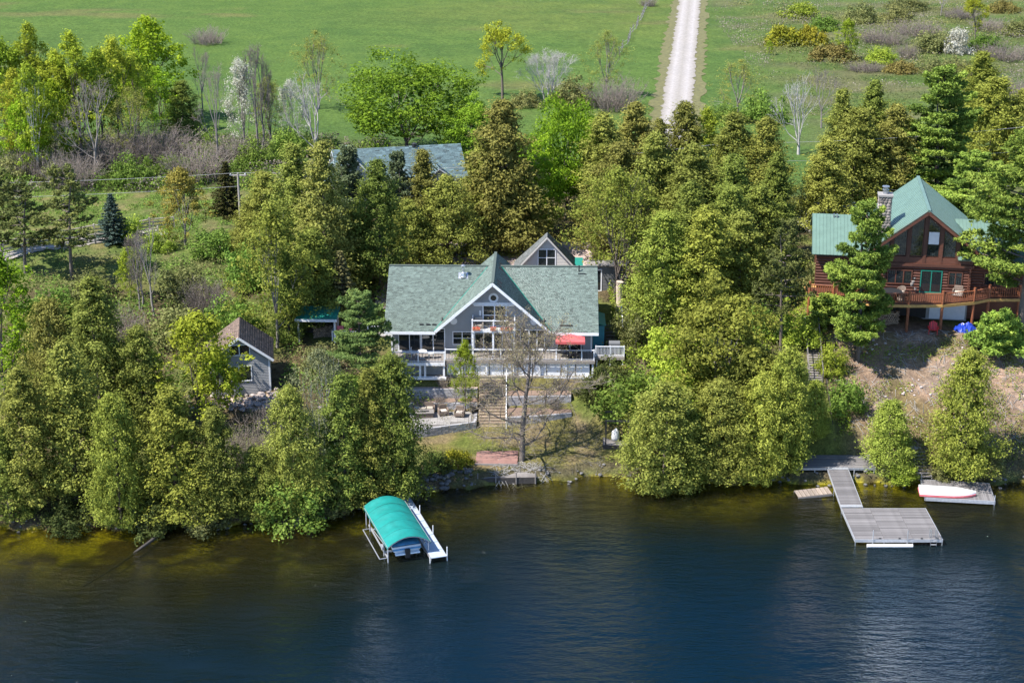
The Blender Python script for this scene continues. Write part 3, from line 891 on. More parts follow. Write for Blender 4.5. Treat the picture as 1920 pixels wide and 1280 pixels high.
e = at_house('barbecue_grill', (11.2, -.2, 0), 0, 'barbecue under a grey cover behind the white railing, right end of the deck', 'grill')
MB().box(-.55, .55, -.3, .3, .02, .9).build('cover_skirt', M['siding_dark'], e, bevel=.05)
MB().tube([(-.5, 0, .92), (.5, 0, .92)], .3, 12).build('cover_lid', M['siding_dark'], e)

# teal side porch and the steps up the right side of the house
e = at_house('side_porch', (9.25, 1.4, 0), 0, 'teal painted lean-to porch on the right side wall of the grey house', 'porch')
MB().box(.0, 1.08, 0, 3.2, -.9, 2.1).build('wall', M['teal_wall'], e)
MB().prism([(0, -.1, 2.45), (0, 3.3, 2.45), (1.2, 3.3, 2.12), (1.2, -.1, 2.12)], (0, 0, .06)).build('roof', M['drip'], e)
MB().box(1.083, 1.12, 1.0, 1.9, -.1, 1.8).build('door', M['white'], e)
e = at_house('side_steps', (10.4, .6, 0), 0, 'dark timber steps climbing along the right side of the grey house', 'steps')
for k in range(8):
    box_part('tread', M['darkwood'], e, .15, 1.55, .55 * k, .55 * k + .42, .14 * k - .0, .14 * k + .06)
for s in (.1, 1.6):
    MB().bar((s, 0, -.05), (s, 4.4, 1.08), .06, .22).build('stringer', M['darkwood'], e)
railing(e, [(1.7, 2.6, .6), (1.7, 4.4, 1.1), (1.7, 6.4, 1.25)], M['white'], M['white'], M['white'], .95, .14, .09, .03)

# ------------------------------------------------------------------ cottage behind (steep gable with an annex)
cot = empty('rear_cottage', (3.5, 158, 6.1), R(-2), 'beige gabled cottage with twin window rising behind the ridge of the grey house', 'house')
ch_, cw, cap = 2.6, 3.0, 5.85
cs = (cap - ch_) / cw
M['beige'] = simple('beige_siding', (.50, .47, .43), .6, .08, .8, rnd=.03)
mb = MB(); mb.box(-cw, cw, 0, 3.2, 0, ch_); mb.prism([(-cw, 0, ch_), (cw, 0, ch_), (0, 0, cap)], (0, .3, 0)); mb.build('wall', M['beige'], cot)
siding(cot, M['beige'], [(-cw, 0), (cw, 0), (cw, ch_), (0, cap), (-cw, ch_)], facing((0, 0, 0), 0), [(-.92, .86, 2.9, 4.75)])
window(cot, facing((0, 0, 0), 0), -.85, .8, 2.98, 4.66, 2, 2, .09)
for s in (-1, 1):
    pl = [(s * (cw + .35), -.35, ch_ - cs * .35), (s * (cw + .35), 3.4, ch_ - cs * .35), (0, 1.3, cap + .05), (0, -.35, cap + .05)]
    roof_slab(cot, 'roof', M['beige'], [(p[0], p[1], p[2] + .17) for p in pl], .12)
    shingles(cot, M['greyroof'], [(p[0], p[1], p[2] + .18) for p in pl], 60 + s, .2, (.14, .34), .02)
    MB().bar((s * (cw + .35), -.38, ch_ - cs * .35 + .06), (0, -.38, cap + .09), .05, .12, (-s * .6, 0, .8)).build('fascia', M['beige'], cot)
bkp = [(cw + .35, 3.4, ch_ - cs * .35 + .17), (-cw - .35, 3.4, ch_ - cs * .35 + .17), (0.02, 1.3, cap + .21), (-.02, 1.3, cap + .21)]
roof_slab(cot, 'roof', M['beige'], [bkp[0], bkp[1], bkp[3], bkp[2]], .12); shingles(cot, M['greyroof'], [bkp[0], bkp[1], bkp[3], bkp[2]], 66, .2, (.14, .34), .02)
mb = MB(); mb.box(4.2, 8.0, .2, 1.6, 0, 3.0); mb.build('annex_wall', M['siding_dark'], cot)
siding(cot, M['siding_dark'], [(4.2, 0), (8.0, 0), (8.0, 3.0), (4.2, 3.0)], facing((0, .2, 0), 0), [(4.95, 5.45, .3, 2.6)])
window(cot, facing((0, .2, 0), 0), 5.0, 5.4, .4, 2.5, 1, 1, .12, name='side_door')
MB().box(4.0, 8.25, -.1, 1.7, 3.003, 3.12).build('annex_roof', M['oldwood'], cot)
MB().box(4.15, 8.05, .05, .17, -.05, .16).build('base_trim', M['white'], cot)
MB().prism([(2.8, .3, 2.75), (3.6, .3, 2.75), (3.6, 1.6, 3.3), (2.8, 1.6, 3.3)], (0, 0, .1)).build('lean_to_roof', M['drip'], cot)

# ------------------------------------------------------------------ blue-grey roofed garage at the back
gar = empty('back_garage', (-11.2, 187.3, 8.25), R(13), 'pale garage with a blue-grey shingle roof and cross gables half hidden by cedars', 'garage')
gl_, gz0, gr, gd = 6.2, 2.4, 5.45, 4.3
MB().box(-gl_ - 2.6, gl_ - .3, .3, 8.3, 0, gz0).build('wall', M['siding'], gar)
fr = [(-gl_ - 3, -.2, gz0 - .05), (gl_, -.2, gz0 - .05), (gl_, gd, gr), (-gl_ - 3, gd, gr)]
bk = [(gl_, 2 * gd + .2, gz0 - .05), (-gl_ - 3, 2 * gd + .2, gz0 - .05), (-gl_ - 3, gd, gr), (gl_, gd, gr)]
for i, cset in enumerate((fr, bk)):
    roof_slab(gar, 'roof', M['white'], cset, .16); shingles(gar, M['shingle_blue'], cset, 80 + i, .2, (.3, .7))
def cross(cx, hw, top, y0, y1, sd):
    sl_ = (top - gz0) / hw
    MB().prism([(cx - hw + .3, y0 + .3, gz0), (cx + hw - .3, y0 + .3, gz0), (cx, y0 + .3, top - .3)], (0, .2, 0)).build('gable_wall', M['siding'], gar)
    for s in (-1, 1):
        cs_ = [(cx + s * hw, y0, gz0), (cx + s * hw, y1, gz0), (cx, y1, top), (cx, y0, top)]
        roof_slab(gar, 'gable_roof', M['white'], cs_, .15); shingles(gar, M['shingle_blue'], cs_, sd + s, .2, (.3, .7))
cross(-7.4, 3.2, 5.9, -2.2, 4.6, 90); cross(2.6, 2.0, 3.9, -1.2, 3.0, 95)
MB().lathe([(.3, 0), (.3, .3), (.36, .32), (.0, .5)], 10, (.6, gd - .1, gr - .05)).build('roof_vent', M['black'], gar)

# ------------------------------------------------------------------ small grey shed-cabin, left
shed = empty('grey_cabin', (-23.9, 135.75, 4.15), R(8), 'small grey two-storey cabin with weathered shake roof among the trees', 'cabin')
sw, sh_, sap, sd_ = 2.6, 3.15, 5.2, 5.0
ss = (sap - sh_) / (sw + .25)
mb = MB(); mb.box(-sw, sw, 0, sd_, -.5, sh_ + .1); mb.prism([(-sw, 0, sh_ + .1), (sw, 0, sh_ + .1), (0, 0, sap - .12)], (0, sd_, 0)); mb.build('wall', M['siding'], shed)
Fs_ = facing((0, 0, 0), 0)
siding(shed, M['siding'], [(-sw, -.2), (sw, -.2), (sw, sh_ + .1), (0, sap - .14), (-sw, sh_ + .1)], Fs_, [(-1.25, 1.05, 1.05, 2.55), (-.95, .98, 3.45, 4.55)])
siding(shed, M['siding'], [(0, -.2), (sd_, -.2), (sd_, sh_ - .1), (0, sh_ - .1)], facing((sw, 0, 0), R(90)))
window(shed, Fs_, -1.15, .92, 1.15, 2.42, 2, 1, .09)
window(shed, Fs_, -.85, .86, 3.55, 4.42, 2, 1, .09)
for s in (-1, 1):
    pl = [(s * (sw + .35), -.35, sh_ - ss * .1), (s * (sw + .35), sd_ + .3, sh_ - ss * .1), (0, sd_ + .3, sap + .06), (0, -.35, sap + .06)]
    roof_slab(shed, 'roof', M['oldwood'], pl, .14)
    shingles(shed, M['shake'], pl, 70 + s, .24, (.12, .3), .03, 'shakes')
    MB().bar((s * (sw + .35), -.38, sh_ - ss * .1 - .09), (0, -.38, sap - .03), .05, .2, (-s * .6, 0, .8)).build('fascia', M['white'], shed)
    MB().box(s * (sw - .065) - .07, s * (sw - .065) + .07, -.045, -.003, -.3, sh_ - .1).build('corner_trim', M['white'], shed)

# ------------------------------------------------------------------ wood shelter
sb = empty('wood_shelter', (-18.3, 145.9, 5.25), R(-2), 'open-fronted wood shelter with a teal metal roof between cedars', 'shelter')
for sx in (-1.7, 1.7):
    for yy in (0, 2.0): box_part('post', M['white'], sb, sx - .07, sx + .07, yy - .07, yy + .07, 0, 2.2 + yy * .12)
MB().box(-1.62, 1.62, 1.95, 2.05, 0, 2.3).build('back_wall', M['darkwood'], sb)
for s in (-1, 1): MB().box(s * 1.7 - .02, s * 1.7 + .02, .1, 1.9, 0, 2.2).build('side_wall', M['oldwood'], sb)
MB().prism([(-1.95, -.35, 2.32), (1.95, -.35, 2.32), (1.95, 2.4, 2.72), (-1.95, 2.4, 2.72)], (0, 0, .06)).build('roof', M['drip'], sb)
for k in range(11): MB().bar((-1.9 + k * .38, -.36, 2.395), (-1.9 + k * .38, 2.4, 2.795), .03, .03).build('roof_seam', M['drip'], sb)
MB().box(-1.97, 1.97, -.42, -.36, 2.16, 2.4).build('fascia', M['white'], sb)
def log_stack(root, x0, x1, y0, y1, z0, rows, r, seed, name='split_log'):
    rs = np.random.RandomState(seed); key = ('fw', r)
    if key not in _cache:
        _cache[key] = MB().tube([(0, 0, 0), (0, y1 - y0, 0)], r, 5).mesh(name); _cache[key].materials.append(M['firewood'])
    n = int((x1 - x0) / (2 * r))
    for j in range(rows):
        for i in range(n):
            if j == rows - 1 and rs.rand() < .35: continue
            put(name, _cache[key], None, root, (x0 + r + 2 * r * (i + .5 * (j % 2)), y0 + rs.uniform(-.05, .05), z0 + r + j * r * 1.8), (0, rs.uniform(0, 6.28), 0))
ws = empty('firewood_stack', Matrix.Translation((-18.3, 145.9, 5.25)) @ Vector((.4, 1.2, 0)), R(-2), 'stack of split firewood under the teal shelter roof', 'firewood')
log_stack(ws, -.9, 1.1, -.2, .5, .0, 8, .09, 4)

# side deck left of the house with pink chairs
sdk = empty('side_deck', (-15.4, 146.4, 5.3), R(-1), 'small side deck with white railing between the wood shelter and the house', 'deck')
for k in range(16): box_part('deck_board', M['deck'], sdk, -1.5, 1.6, -.6 + k * .16, -.6 + k * .16 + .15, .1, .14)
railing(sdk, [(-1.45, -.55, .14), (0, -.55, .14), (1.5, -.55, .14)], M['white'], M['white'], M['white'], .9, .14, .09, .03)
railing(sdk, [(-1.45, 1.9, .14), (-1.45, -.55, .14)], M['white'], M['white'], M['white'], .9, .14, .09, .03, ends=(True, False))
for u, lab in ((-.75, 'pink lawn chair behind the side deck railing, nearer the wood shelter'), (.35, 'pink lawn chair behind the side deck railing, nearer the house')):
    e = empty('lawn_chair', (-15.4 + u, 146.7, 5.44), R(10), lab, 'chair', 'pink lawn chairs on the side deck')
    MB().box(-.3, .3, -.3, .3, .3, .36).build('seat', M['pink'], e)
    MB().prism([(-.3, .26, .36), (.3, .26, .36), (.3, .5, 1.0), (-.3, .5, 1.0)], (0, .05, 0)).build('backrest', M['pink'], e)
    for sx in (-1, 1):
        MB().box(sx * .34 - .05, sx * .34 + .05, -.35, .35, .52, .56).build('armrest', M['pink'], e)
        for s2 in (-1, 1): box_part('leg', M['pink'], e, sx * .28 - .03, sx * .28 + .03, s2 * .26 - .03, s2 * .26 + .03, 0, .3)
bp_ = empty('back_porch', (-12.6, 147.0, 5.55), R(-1.2), 'back porch corner with white railing peeking out left of the green roof', 'porch')
for k in range(20): box_part('deck_board', M['deck'], bp_, -1.0, 1.4, -.6 + k * .16, -.6 + k * .16 + .15, .1, .14)
railing(bp_, [(-.95, -.55, .14), (1.3, -.55, .14)], M['white'], M['white'], M['white'], .95, .14, .1, .03)
# ------------------------------------------------------------------ log cabin, right
CB = (37.7, 144.7, 10.6); CR = R(-8.7)
cabin = empty('log_cabin', CB, CR, 'red-brown log cabin with green metal roof, glazed gable and stone chimney', 'house')
CM = Matrix.Translation(CB) @ Matrix.Rotation(CR, 4, 'Z')
def at_cabin(name, p, rz, label, cat, group=None):
    return empty(name, CM @ Vector(p), CR + rz, label, cat, group)
cgh, capx, cev = 5.0, 8.05, 4.15           # gable half width at the eave, apex and eave heights above the deck floor
csl = (capx - cev) / cgh
gw_ = 4.25
mb = MB()
mb.box(-gw_, gw_, .0, 11, -2.6, 0)
mb.build('foundation', M['concwall'], cabin)
mb = MB(); mb.box(-gw_ + .1, gw_ - .1, .12, 11, .003, cev + .4)
mb.prism([(-gw_ + .1, .12, cev + .4), (gw_ - .1, .12, cev + .4), (0, .12, cev + .4 + csl * (gw_ - .1) - .25)], (0, 10.8, 0))
mb.build('wall', M['log'], cabin)
# basement front: a dark sheet painted for the unlit opening, and a pale panel
MB().box(-3.4, .6, -.06, -.003, -2.5, -.4).build('basement_opening', M['dark'], cabin)
MB().box(.9, 4.1, -.06, -.003, -2.5, -.5).build('basement_panel', M['white'], cabin)
def log(p, q, r, name='log', parent=None):
    return MB().tube([p, q], r, 8).build(name, M['log'], parent or cabin)
openings = [(-3.2, -.9), (-.15, 1.75), (2.3, 3.6)]
for k in range(10):                                  # log courses of the lower front, broken at the doors and windows
    z = .16 + k * .27
    if z > 2.55: break
    segs = [(-4.35, 4.35)]
    if z < 2.1:
        for a, b in openings:
            if a > 2 and z < .8 or a < -3 and z < .75: continue
            ns = []
            for s, e in segs:
                if a < e and b > s: ns += [(s, a - .05), (b + .05, e)]
                else: ns.append((s, e))
            segs = ns
    for s, e in segs: log((s, .02, z), (e, .02, z), .15)
for k in range(9):                                   # projecting log ends at the corner
    for sx in (-4.2, 4.2):
        log((sx, -.3, .29 + k * .27), (sx, .3, .29 + k * .27), .13, 'log_end')
Fc_ = facing((0, -.1, 0), 0)
window(cabin, Fc_, -.08, 1.68, .08, 2.05, 2, 1, .09, M['drip'], name='french_door')
window(cabin, Fc_, -3.1, -1.0, .8, 2.0, 3, 1, .1, M['log'])
window(cabin, Fc_, 2.4, 3.5, .85, 2.0, 2, 1, .1, M['log'])
MB().box(-4.5, 4.5, -.3, .08, 2.5, 2.78).build('lintel_beam', M['log'], cabin)
MB().box(-4.3, 4.3, -.12, .1, 2.8, 3.35).build('spandrel', M['log'], cabin)
# glazed gable: tall panes that follow the rake, between posts
Z0 = 3.42
for sgn in (-1, 1):
    for a, b in ((.18, 1.3), (1.62, 2.8), (3.12, 4.1)):
        za, zb = capx - csl * a - .75, capx - csl * b - .75
        if zb < Z0 + .15: zb = Z0 + .15
        u0, u1 = sgn * a, sgn * b
        fr_ = MB().prism([(u0, .0, Z0), (u1, .0, Z0), (u1, .0, zb), (u0, .0, za)], (0, -.05, 0)).build('window', M['log'], cabin)
        MB().prism([(u0 + sgn * .06, -.055, Z0 + .06), (u1 - sgn * .06, -.055, Z0 + .06), (u1 - sgn * .06, -.055, max(zb - .1, Z0 + .1)), (u0 + sgn * .06, -.055, za - .1)], (0, -.01, 0)).build('pane', M['glass'], fr_)
        if sgn > 0 and a < 1: MB().box(u0 + .1, u1 - .1, -.08, -.07, 4.6, 5.75).build('blind', M['white'], fr_)
for u in (-4.25, -2.96, -1.46, 0, 1.46, 2.96, 4.25):
    zt = capx - csl * abs(u) - .5
    MB().box(u - .15, u + .15, -.16, .1, 2.8, zt).build('gable_post', M['log'], cabin)
# roof planes: main gable and the long wing behind it
GY0_, GY1_ = -1.25, 11.8
M['mossmetal'] = M['green_metal']
def metal_plane(cs_, seams, name='roof', th=.1):
    roof_slab(cabin, name, M['green_metal'], cs_, th)
    c = [Vector(p) for p in cs_]
    n = (c[1] - c[0]).cross(c[3] - c[0]).normalized()
    if n.z < 0: n = -n
    for k in range(seams + 1):
        t = k / seams
        MB().bar(c[0].lerp(c[1], t) + n * .012, c[3].lerp(c[2], t) + n * .012, .035, .03, n).build('roof_seam', M['green_metal'], cabin)
for s in (-1, 1):
    metal_plane([(s * cgh, GY0_, cev), (s * cgh, GY1_, cev), (0, GY1_, capx), (0, GY0_, capx)], 26)
    MB().bar((s * cgh, GY0_ + .1, cev - .2), (0, GY0_ + .1, capx - .22), .2, .34, (-s * .6, 0, .8)).build('barge_log', M['log'], cabin)
    MB().bar((s * (cgh - .1), -.25, cev - .25), (0, -.25, capx - .32), .2, .3, (-s * .6, 0, .8)).build('barge_log', M['lograil'], cabin)
MB().bar((0, GY0_ - .02, capx + .03), (0, GY1_, capx + .03), .3, .06).build('ridge_cap', M['green_metal'], cabin)
wz, wr, wy = 3.35, 5.85, 4.6
for x0, x1, sm_ in ((-10.1, -3.0, 22), (3.0, 9.5, 20)):
    a, b = min(x0, x1), max(x0, x1)
    metal_plane([(a, -.55, wz), (b, -.55, wz), (b, wy, wr), (a, wy, wr)], sm_, 'wing_roof')
    metal_plane([(b, 2 * wy + .55, wz), (a, 2 * wy + .55, wz), (a, wy, wr), (b, wy, wr)], sm_, 'wing_roof')
    e0, e1 = a + .6, b - .6
    mb = MB(); mb.box(e0, e1, .4, 8.8, -2.5, wz + .3)
    for u in (e0, e1 - .12): mb.prism([(u, .4, wz + .3), (u, 8.8, wz + .3), (u, wy, wr - .2)], (.12, 0, 0))
    mb.build('wing_wall', M['log'], cabin)
    for k in range(12): log((e0 - .15, .38, .16 + k * .27), (e1 + .15, .38, .16 + k * .27), .145)
window(cabin, facing((0, .25, 0), 0), -7.6, -5.9, .9, 2.0, 2, 1, .1, M['log'])
window(cabin, facing((0, .25, 0), 0), 5.6, 7.4, .9, 2.0, 2, 1, .1, M['log'])
for u in (-8.2, -7.9): MB().box(u, u + .12, wy - .5, wy - .3, wr - .2, wr + .12).build('roof_vent', M['galv'], cabin)
# stone chimney: mortar core with separate stones on its faces
chim = MB().box(-.56, .56, -.56, .56, 0, 7.0).build('chimney', M['mortar'], cabin, (-3.75, 1.6, 1.6))
rs = np.random.RandomState(5)
def stone_mesh(seed):
    r2 = np.random.RandomState(seed); mb = MB()
    mb.lathe([(.0, -.5), (.38, -.42), (.52, -.1), (.5, .15), (.34, .42), (0, .5)], 7)
    mb.v = [tuple(np.array(p) * (1 + r2.uniform(-.16, .16, 3))) for p in mb.v]
    me = mb.mesh('stone'); me.materials.append(M['stone']); return me
stones_ = [stone_mesh(k) for k in range(5)]
for side in range(4):
    z = .15
    while z < 6.9:
        u = -.52; h = rs.uniform(.2, .32)
        while u < .46:
            w_ = rs.uniform(.22, .4)
            n_ = Matrix.Rotation(R(90 * side), 4, 'Z')
            p = n_ @ Vector((u + w_ / 2, -.55, z + h / 2))
            if side in (0, 1, 3): put('stone', stones_[rs.randint(5)], None, chim, p, (0, 0, R(90 * side)), (w_ * .98, .16, h * .98))
            u += w_
        z += h
MB().box(-.68, .68, -.68, .68, 7.003, 7.16).build('chimney_cap', M['concrete'], chim)
MB().lathe([(.24, 7.16), (.24, 7.5), (.3, 7.5), (.3, 7.56), (.2, 7.6), (.2, 7.75), (.34, 7.78), (.34, 7.86), (0, 7.92)], 12).build('flue', M['galv'], chim)

# deck on log posts with log railing
cdk = empty('log_deck', CB, 0, 'log deck with orange stained log railing on tall posts around the cabin', 'deck')
P0 = Vector((0, 0, 0))
front = [(-11.0, -.6), (-8.6, -1.3), (-6.0, -1.5), (-5.2, -3.4), (1.0, -3.5), (3.4, -2.9), (5.2, -1.4), (8.6, -1.9), (12.0, -2.0)]
front = [(-10.4, -.7), (-8.3, -1.2), (-6.6, -1.4), (-5.2, -3.25), (-1.9, -3.45), (1.15, -3.45), (4.2, -2.6), (5.8, -1.7), (8.6, -1.7), (11.5, -1.7)]
slab = [(x, yv, -.02) for x, yv in front] + [(11.5, 1.5, -.02), (-10.4, 3.2, -.02)]
MB().prism([(p[0], p[1], -.3) for p in slab], (0, 0, .1)).build('joists', M['yellowwood'], cdk)
n_b = 0
yy = -3.4
while yy < 1.4:                                          # deck boards, cut to the outline
    sp = None; xs_ = []
    pl = [(p[0], p[1]) for p in slab]
    for (x0, y0), (x1, y1) in zip(pl, pl[1:] + pl[:1]):
        if (y0 <= yy < y1) or (y1 <= yy < y0): xs_.append(x0 + (x1 - x0) * (yy - y0) / (y1 - y0))
    xs_.sort()
    for a, b in zip(xs_[::2], xs_[1::2]):
        if b - a > .3: MB().box(a, b, yy - .068, yy + .068, -.19, -.03).build('deck_board', M['log'], cdk)
    yy += .145
for (x0, y0), (x1, y1) in zip(front, front[1:]):
    MB().bar((x0, y0 - .06, -.22), (x1, y1 - .06, -.22), .09, .26).build('fascia', M['yellowwood'], cdk)
railing(cdk, [(x, yv, -.02) for x, yv in front], M['lograil'], M['lograil'], M['lograil'], .95, .19, .24, .085, post_h=1.25, round_=True)
for x, yv, zb in ((-10.4, -.7, -2.3), (-8.3, -1.2, -2.6), (-5.2, -3.2, -2.75), (-1.9, -3.4, -2.75), (1.15, -3.4, -2.75), (4.2, -2.55, -2.7), (5.8, -1.65, -2.7), (8.6, -1.65, -2.7), (11.3, -1.65, -2.7)):
    MB().tube([(x, yv, zb), (x, yv, -.3)], .14, 8).build('deck_post', M['lograil'], cdk)
def at_deck(name, p, rz, label, cat, group=None):
    return empty(name, Vector(CB) + Vector(p), rz, label, cat, group)
tb = at_deck('patio_table', (-3.2, -1.9, -.02), 0, 'large dark round patio table on the log cabin deck', 'table')
MB().lathe([(.05, .68), (.95, .68), (1.0, .71), (.95, .74), (0, .75)], 22).build('top', M['black'], tb)
MB().lathe([(.4, 0), (.4, .04), (.09, .08), (.09, .68)], 12).build('pedestal', M['black'], tb)
def wicker_chair(e):
    MB().lathe([(.3, .06), (.36, .1), (.38, .4), (.0, .42)], 12).build('seat', M['wicker'], e, smooth=True)
    mb = MB(); n = 9
    for k in range(n):
        a0, a1 = R(10 + 160 * k / n), R(10 + 160 * (k + 1) / n)
        z0, z1 = .62 + .3 * math.sin(a0), .62 + .3 * math.sin(a1)
        q = [(.38 * math.cos(a0), .38 * math.sin(a0), .38), (.38 * math.cos(a1), .38 * math.sin(a1), .38), (.46 * math.cos(a1), .46 * math.sin(a1), z1), (.46 * math.cos(a0), .46 * math.sin(a0), z0)]
        q2 = [(p[0] * .86, p[1] * .86, p[2]) for p in q]
        mb.add(q + q2, [(0, 1, 2, 3), (4, 7, 6, 5), (3, 2, 6, 7), (0, 3, 7, 4), (1, 5, 6, 2)])
    mb.build('backrest', M['wicker'], e)
    MB().box(-.25, .25, -.25, .25, .42, .5).build('cushion', M['cushion'], e, bevel=.03)
    for k in range(4):
        a = R(45 + 90 * k); MB().tube([(.26 * math.cos(a), .26 * math.sin(a), 0), (.26 * math.cos(a), .26 * math.sin(a), .1)], .03, 6).build('leg', M['wicker'], e)
for a, lab in ((200, 'wicker armchair left of the dark round table on the log deck'), (-55, 'wicker armchair at the near right of the dark round table on the log deck'),
               (40, 'wicker armchair behind the dark round table, cabin side'), (-110, 'wicker armchair at the railing side of the dark round table on the log deck')):
    p = Vector((-3.2, -1.9, -.02)) + Vector((1.32 * math.cos(R(a)), 1.05 * math.sin(R(a)), 0))
    wicker_chair(at_deck('wicker_armchair', p, R(a - 90), lab, 'chair', 'wicker armchairs round the log deck table'))
e = at_deck('plant_stand', (-.9, -.6, -.02), 0, 'dark wrought plant stand by the french doors of the log cabin', 'plant stand')
MB().lathe([(.22, 0), (.03, .05), (.03, 1.3), (.2, 1.5), (.22, 1.55)], 10).build('stand', M['black'], e)
for k in range(3): MB().lathe([(.1, 0), (.15, .22), (0, .22)], 9, (.22 * math.cos(2.1 * k), .22 * math.sin(2.1 * k), .4 + .35 * k)).build('pot', M['concrete'], e)
e = at_deck('lounge_seat', (3.1, -1.2, -.02), R(-20), 'low cushioned lounge seat on the log deck right of the doors', 'chair')
MB().box(-.4, .4, -.4, .4, .12, .42).build('seat', M['cushion'], e, bevel=.04); MB().box(-.4, .4, .3, .45, .43, .9).build('backrest', M['wicker'], e, bevel=.03)
for s in (-1, 1): MB().box(s * .46 - .05, s * .46 + .05, -.38, .42, .1, .62).build('armrest', M['wicker'], e)

# under the deck
G0 = float(ground_z(34.3, 142.8))
fw = empty('firewood_wall', (34.2, 142.9, G0), 0, 'long stack of split firewood under the log cabin deck', 'firewood')
log_stack(fw, -1.5, 1.3, -.2, .3, 0, 8, .095, 14)
def adirondack(e, mat):
    for k in range(5): MB().prism([(-.3, -.32 + .13 * k, .42 - .05 * k), (.3, -.32 + .13 * k, .42 - .05 * k), (.3, -.2 + .13 * k, .375 - .05 * k), (-.3, -.2 + .13 * k, .375 - .05 * k)], (0, 0, .03)).build('seat_slat', mat, e)
    for k in range(5):
        u = -.26 + .13 * k; hh = 1.02 - .1 * abs(k - 2) * .8
        MB().prism([(u - .055, .3, .2), (u + .055, .3, .2), (u + .055 + (k - 2) * .02, .62, hh), (u - .055 + (k - 2) * .02, .62, hh)], (0, .025, 0)).build('back_slat', mat, e)
    for s in (-1, 1):
        MB().box(s * .4 - .08, s * .4 + .08, -.42, .4, .58, .61).build('armrest', mat, e)
        MB().box(s * .36 - .02, s * .36 + .02, -.38, -.26, 0, .58).build('leg', mat, e)
        MB().prism([(s * .34, -.3, .3), (s * .34, -.3, .42), (s * .34, .55, .12), (s * .34, .55, 0)], (.03, 0, 0)).build('leg', mat, e)
e = empty('adirondack_chair', (37.95, 140.3, float(ground_z(37.95, 140.3))), R(-12), 'bright red wooden garden chair on the bare ground below the log deck', 'chair')
adirondack(e, M['red'])
rs = np.random.RandomState(3)
mb = MB(); n, k_ = 9, 14
grid = []
for i in range(k_):
    for j in range(n):
        u, v = i / (k_ - 1) * 2 - 1, j / (n - 1) * 2 - 1
        hh = max(0, 1 - u * u) * max(0, 1 - v * v)
        grid.append((u * 1.0, v * .8, .62 * hh ** .6 * (.55 + .9 * rs.rand()) + .02 * rs.rand()))
mb.add(grid, [(i * n + j, i * n + j + 1, (i + 1) * n + j + 1, (i + 1) * n + j) for i in range(k_ - 1) for j in range(n - 1)])
tag(mb.build('tarp_heap', M['tarp'], None, (41.2, 141.3, float(ground_z(41.2, 141.3)))), 'crumpled bright blue tarpaulin heaped under the log deck', 'tarp')
e = empty('kayak_sheet', (30.6, 141.6, float(ground_z(30.6, 141.6)) + .0), R(-8))
tag(e, 'pink and white sheeting bundle lying left of the log deck posts', 'sheeting')
mb = MB(); mb.lathe([(0, -.9), (.16, -.7), (.24, -.2), (.22, .3), (.12, .75), (0, .9)], 8)
mb.v = [(p[2], p[0] * (1 + .2 * math.sin(7 * p[2])), abs(p[1]) + .02) for p in mb.v]; mb.build('bundle', M['purple'], e)
mb = MB(); mb.lathe([(0, -.5), (.16, -.3), (.2, .1), (0, .5)], 8)
mb.v = [(p[2] + .9, p[0] + .15, abs(p[1]) + .02) for p in mb.v]; mb.build('wrap', M['white'], e)
e = empty('grey_barrow', (29.3, 141.9, float(ground_z(29.3, 141.9))), R(30), 'pale grey wheelbarrow parked at the left end of the log deck', 'wheelbarrow')
MB().prism([(-.3, -.45, .5), (.3, -.45, .5), (.22, .3, .28), (-.22, .3, .28)], (0, .05, .12)).build('tray', M['alu'], e)
for s in (-1, 1): MB().bar((s * .2, .5, .2), (s * .3, -.95, .55), .04).build('handle', M['oldwood'], e); MB().bar((s * .2, -.3, .4), (s * .2, -.35, 0), .03).build('leg', M['black'], e)
mb = MB(); mb.tube([(-.04, .6, .18), (.04, .6, .18)], .18, 12); mb.build('wheel', M['black'], e)

# stairs down the bank from the cabin
def step_run(name, p0, p1, n, width, mat, label, cat='steps', rail=None, dirx=None):
    p0, p1 = Vector(p0), Vector(p1)
    e = empty(name, p0, 0, label, cat)
    d = p1 - p0; h = Vector((d.x, d.y, 0)).normalized(); s = Vector((h.y, -h.x, 0))
    for k in range(n):
        c = d * ((k + .5) / n)
        MB().bar(c - s * width / 2, c + s * width / 2, abs(Vector((d.x, d.y, 0)).length) / n * .82, .07).build('tread', mat, e)
    for sg in (-1, 1): MB().bar(s * sg * width / 2 - Vector((0, 0, .12)), d + s * sg * width / 2 - Vector((0, 0, .12)), .06, .2).build('stringer', mat, e)
    if rail:
        for sg in ((1,) if rail == 'one' else (-1, 1)):
            o = s * sg * (width / 2 + .05)
            for k in range(5): MB().bar(o + d * k / 4 - Vector((0, 0, .2)), o + d * k / 4 + Vector((0, 0, 1.0)), .07).build('rail_post', mat, e)
            MB().bar(o + Vector((0, 0, .98)), o + d + Vector((0, 0, .98)), .06, .07).build('handrail', mat, e)
    return e
gz_ = lambda x, y: float(ground_z(x, y))
step_run('bank_stairs', (26.5, 134.4, gz_(26.5, 134.4) + .25), (27.2, 141.6, gz_(27.2, 141.6) + .15), 22, 1.1, M['oldwood'], 'steep grey wooden stairs with handrail up the bank beside the log cabin', rail='both')
step_run('lower_stairs', (26.9, 129.5, 1.35), (26.7, 133.6, gz_(26.7, 133.6) + .2), 14, 1.1, M['darkwood'], 'dark lower flight of bank stairs rising behind the grey dock landing', rail='one')
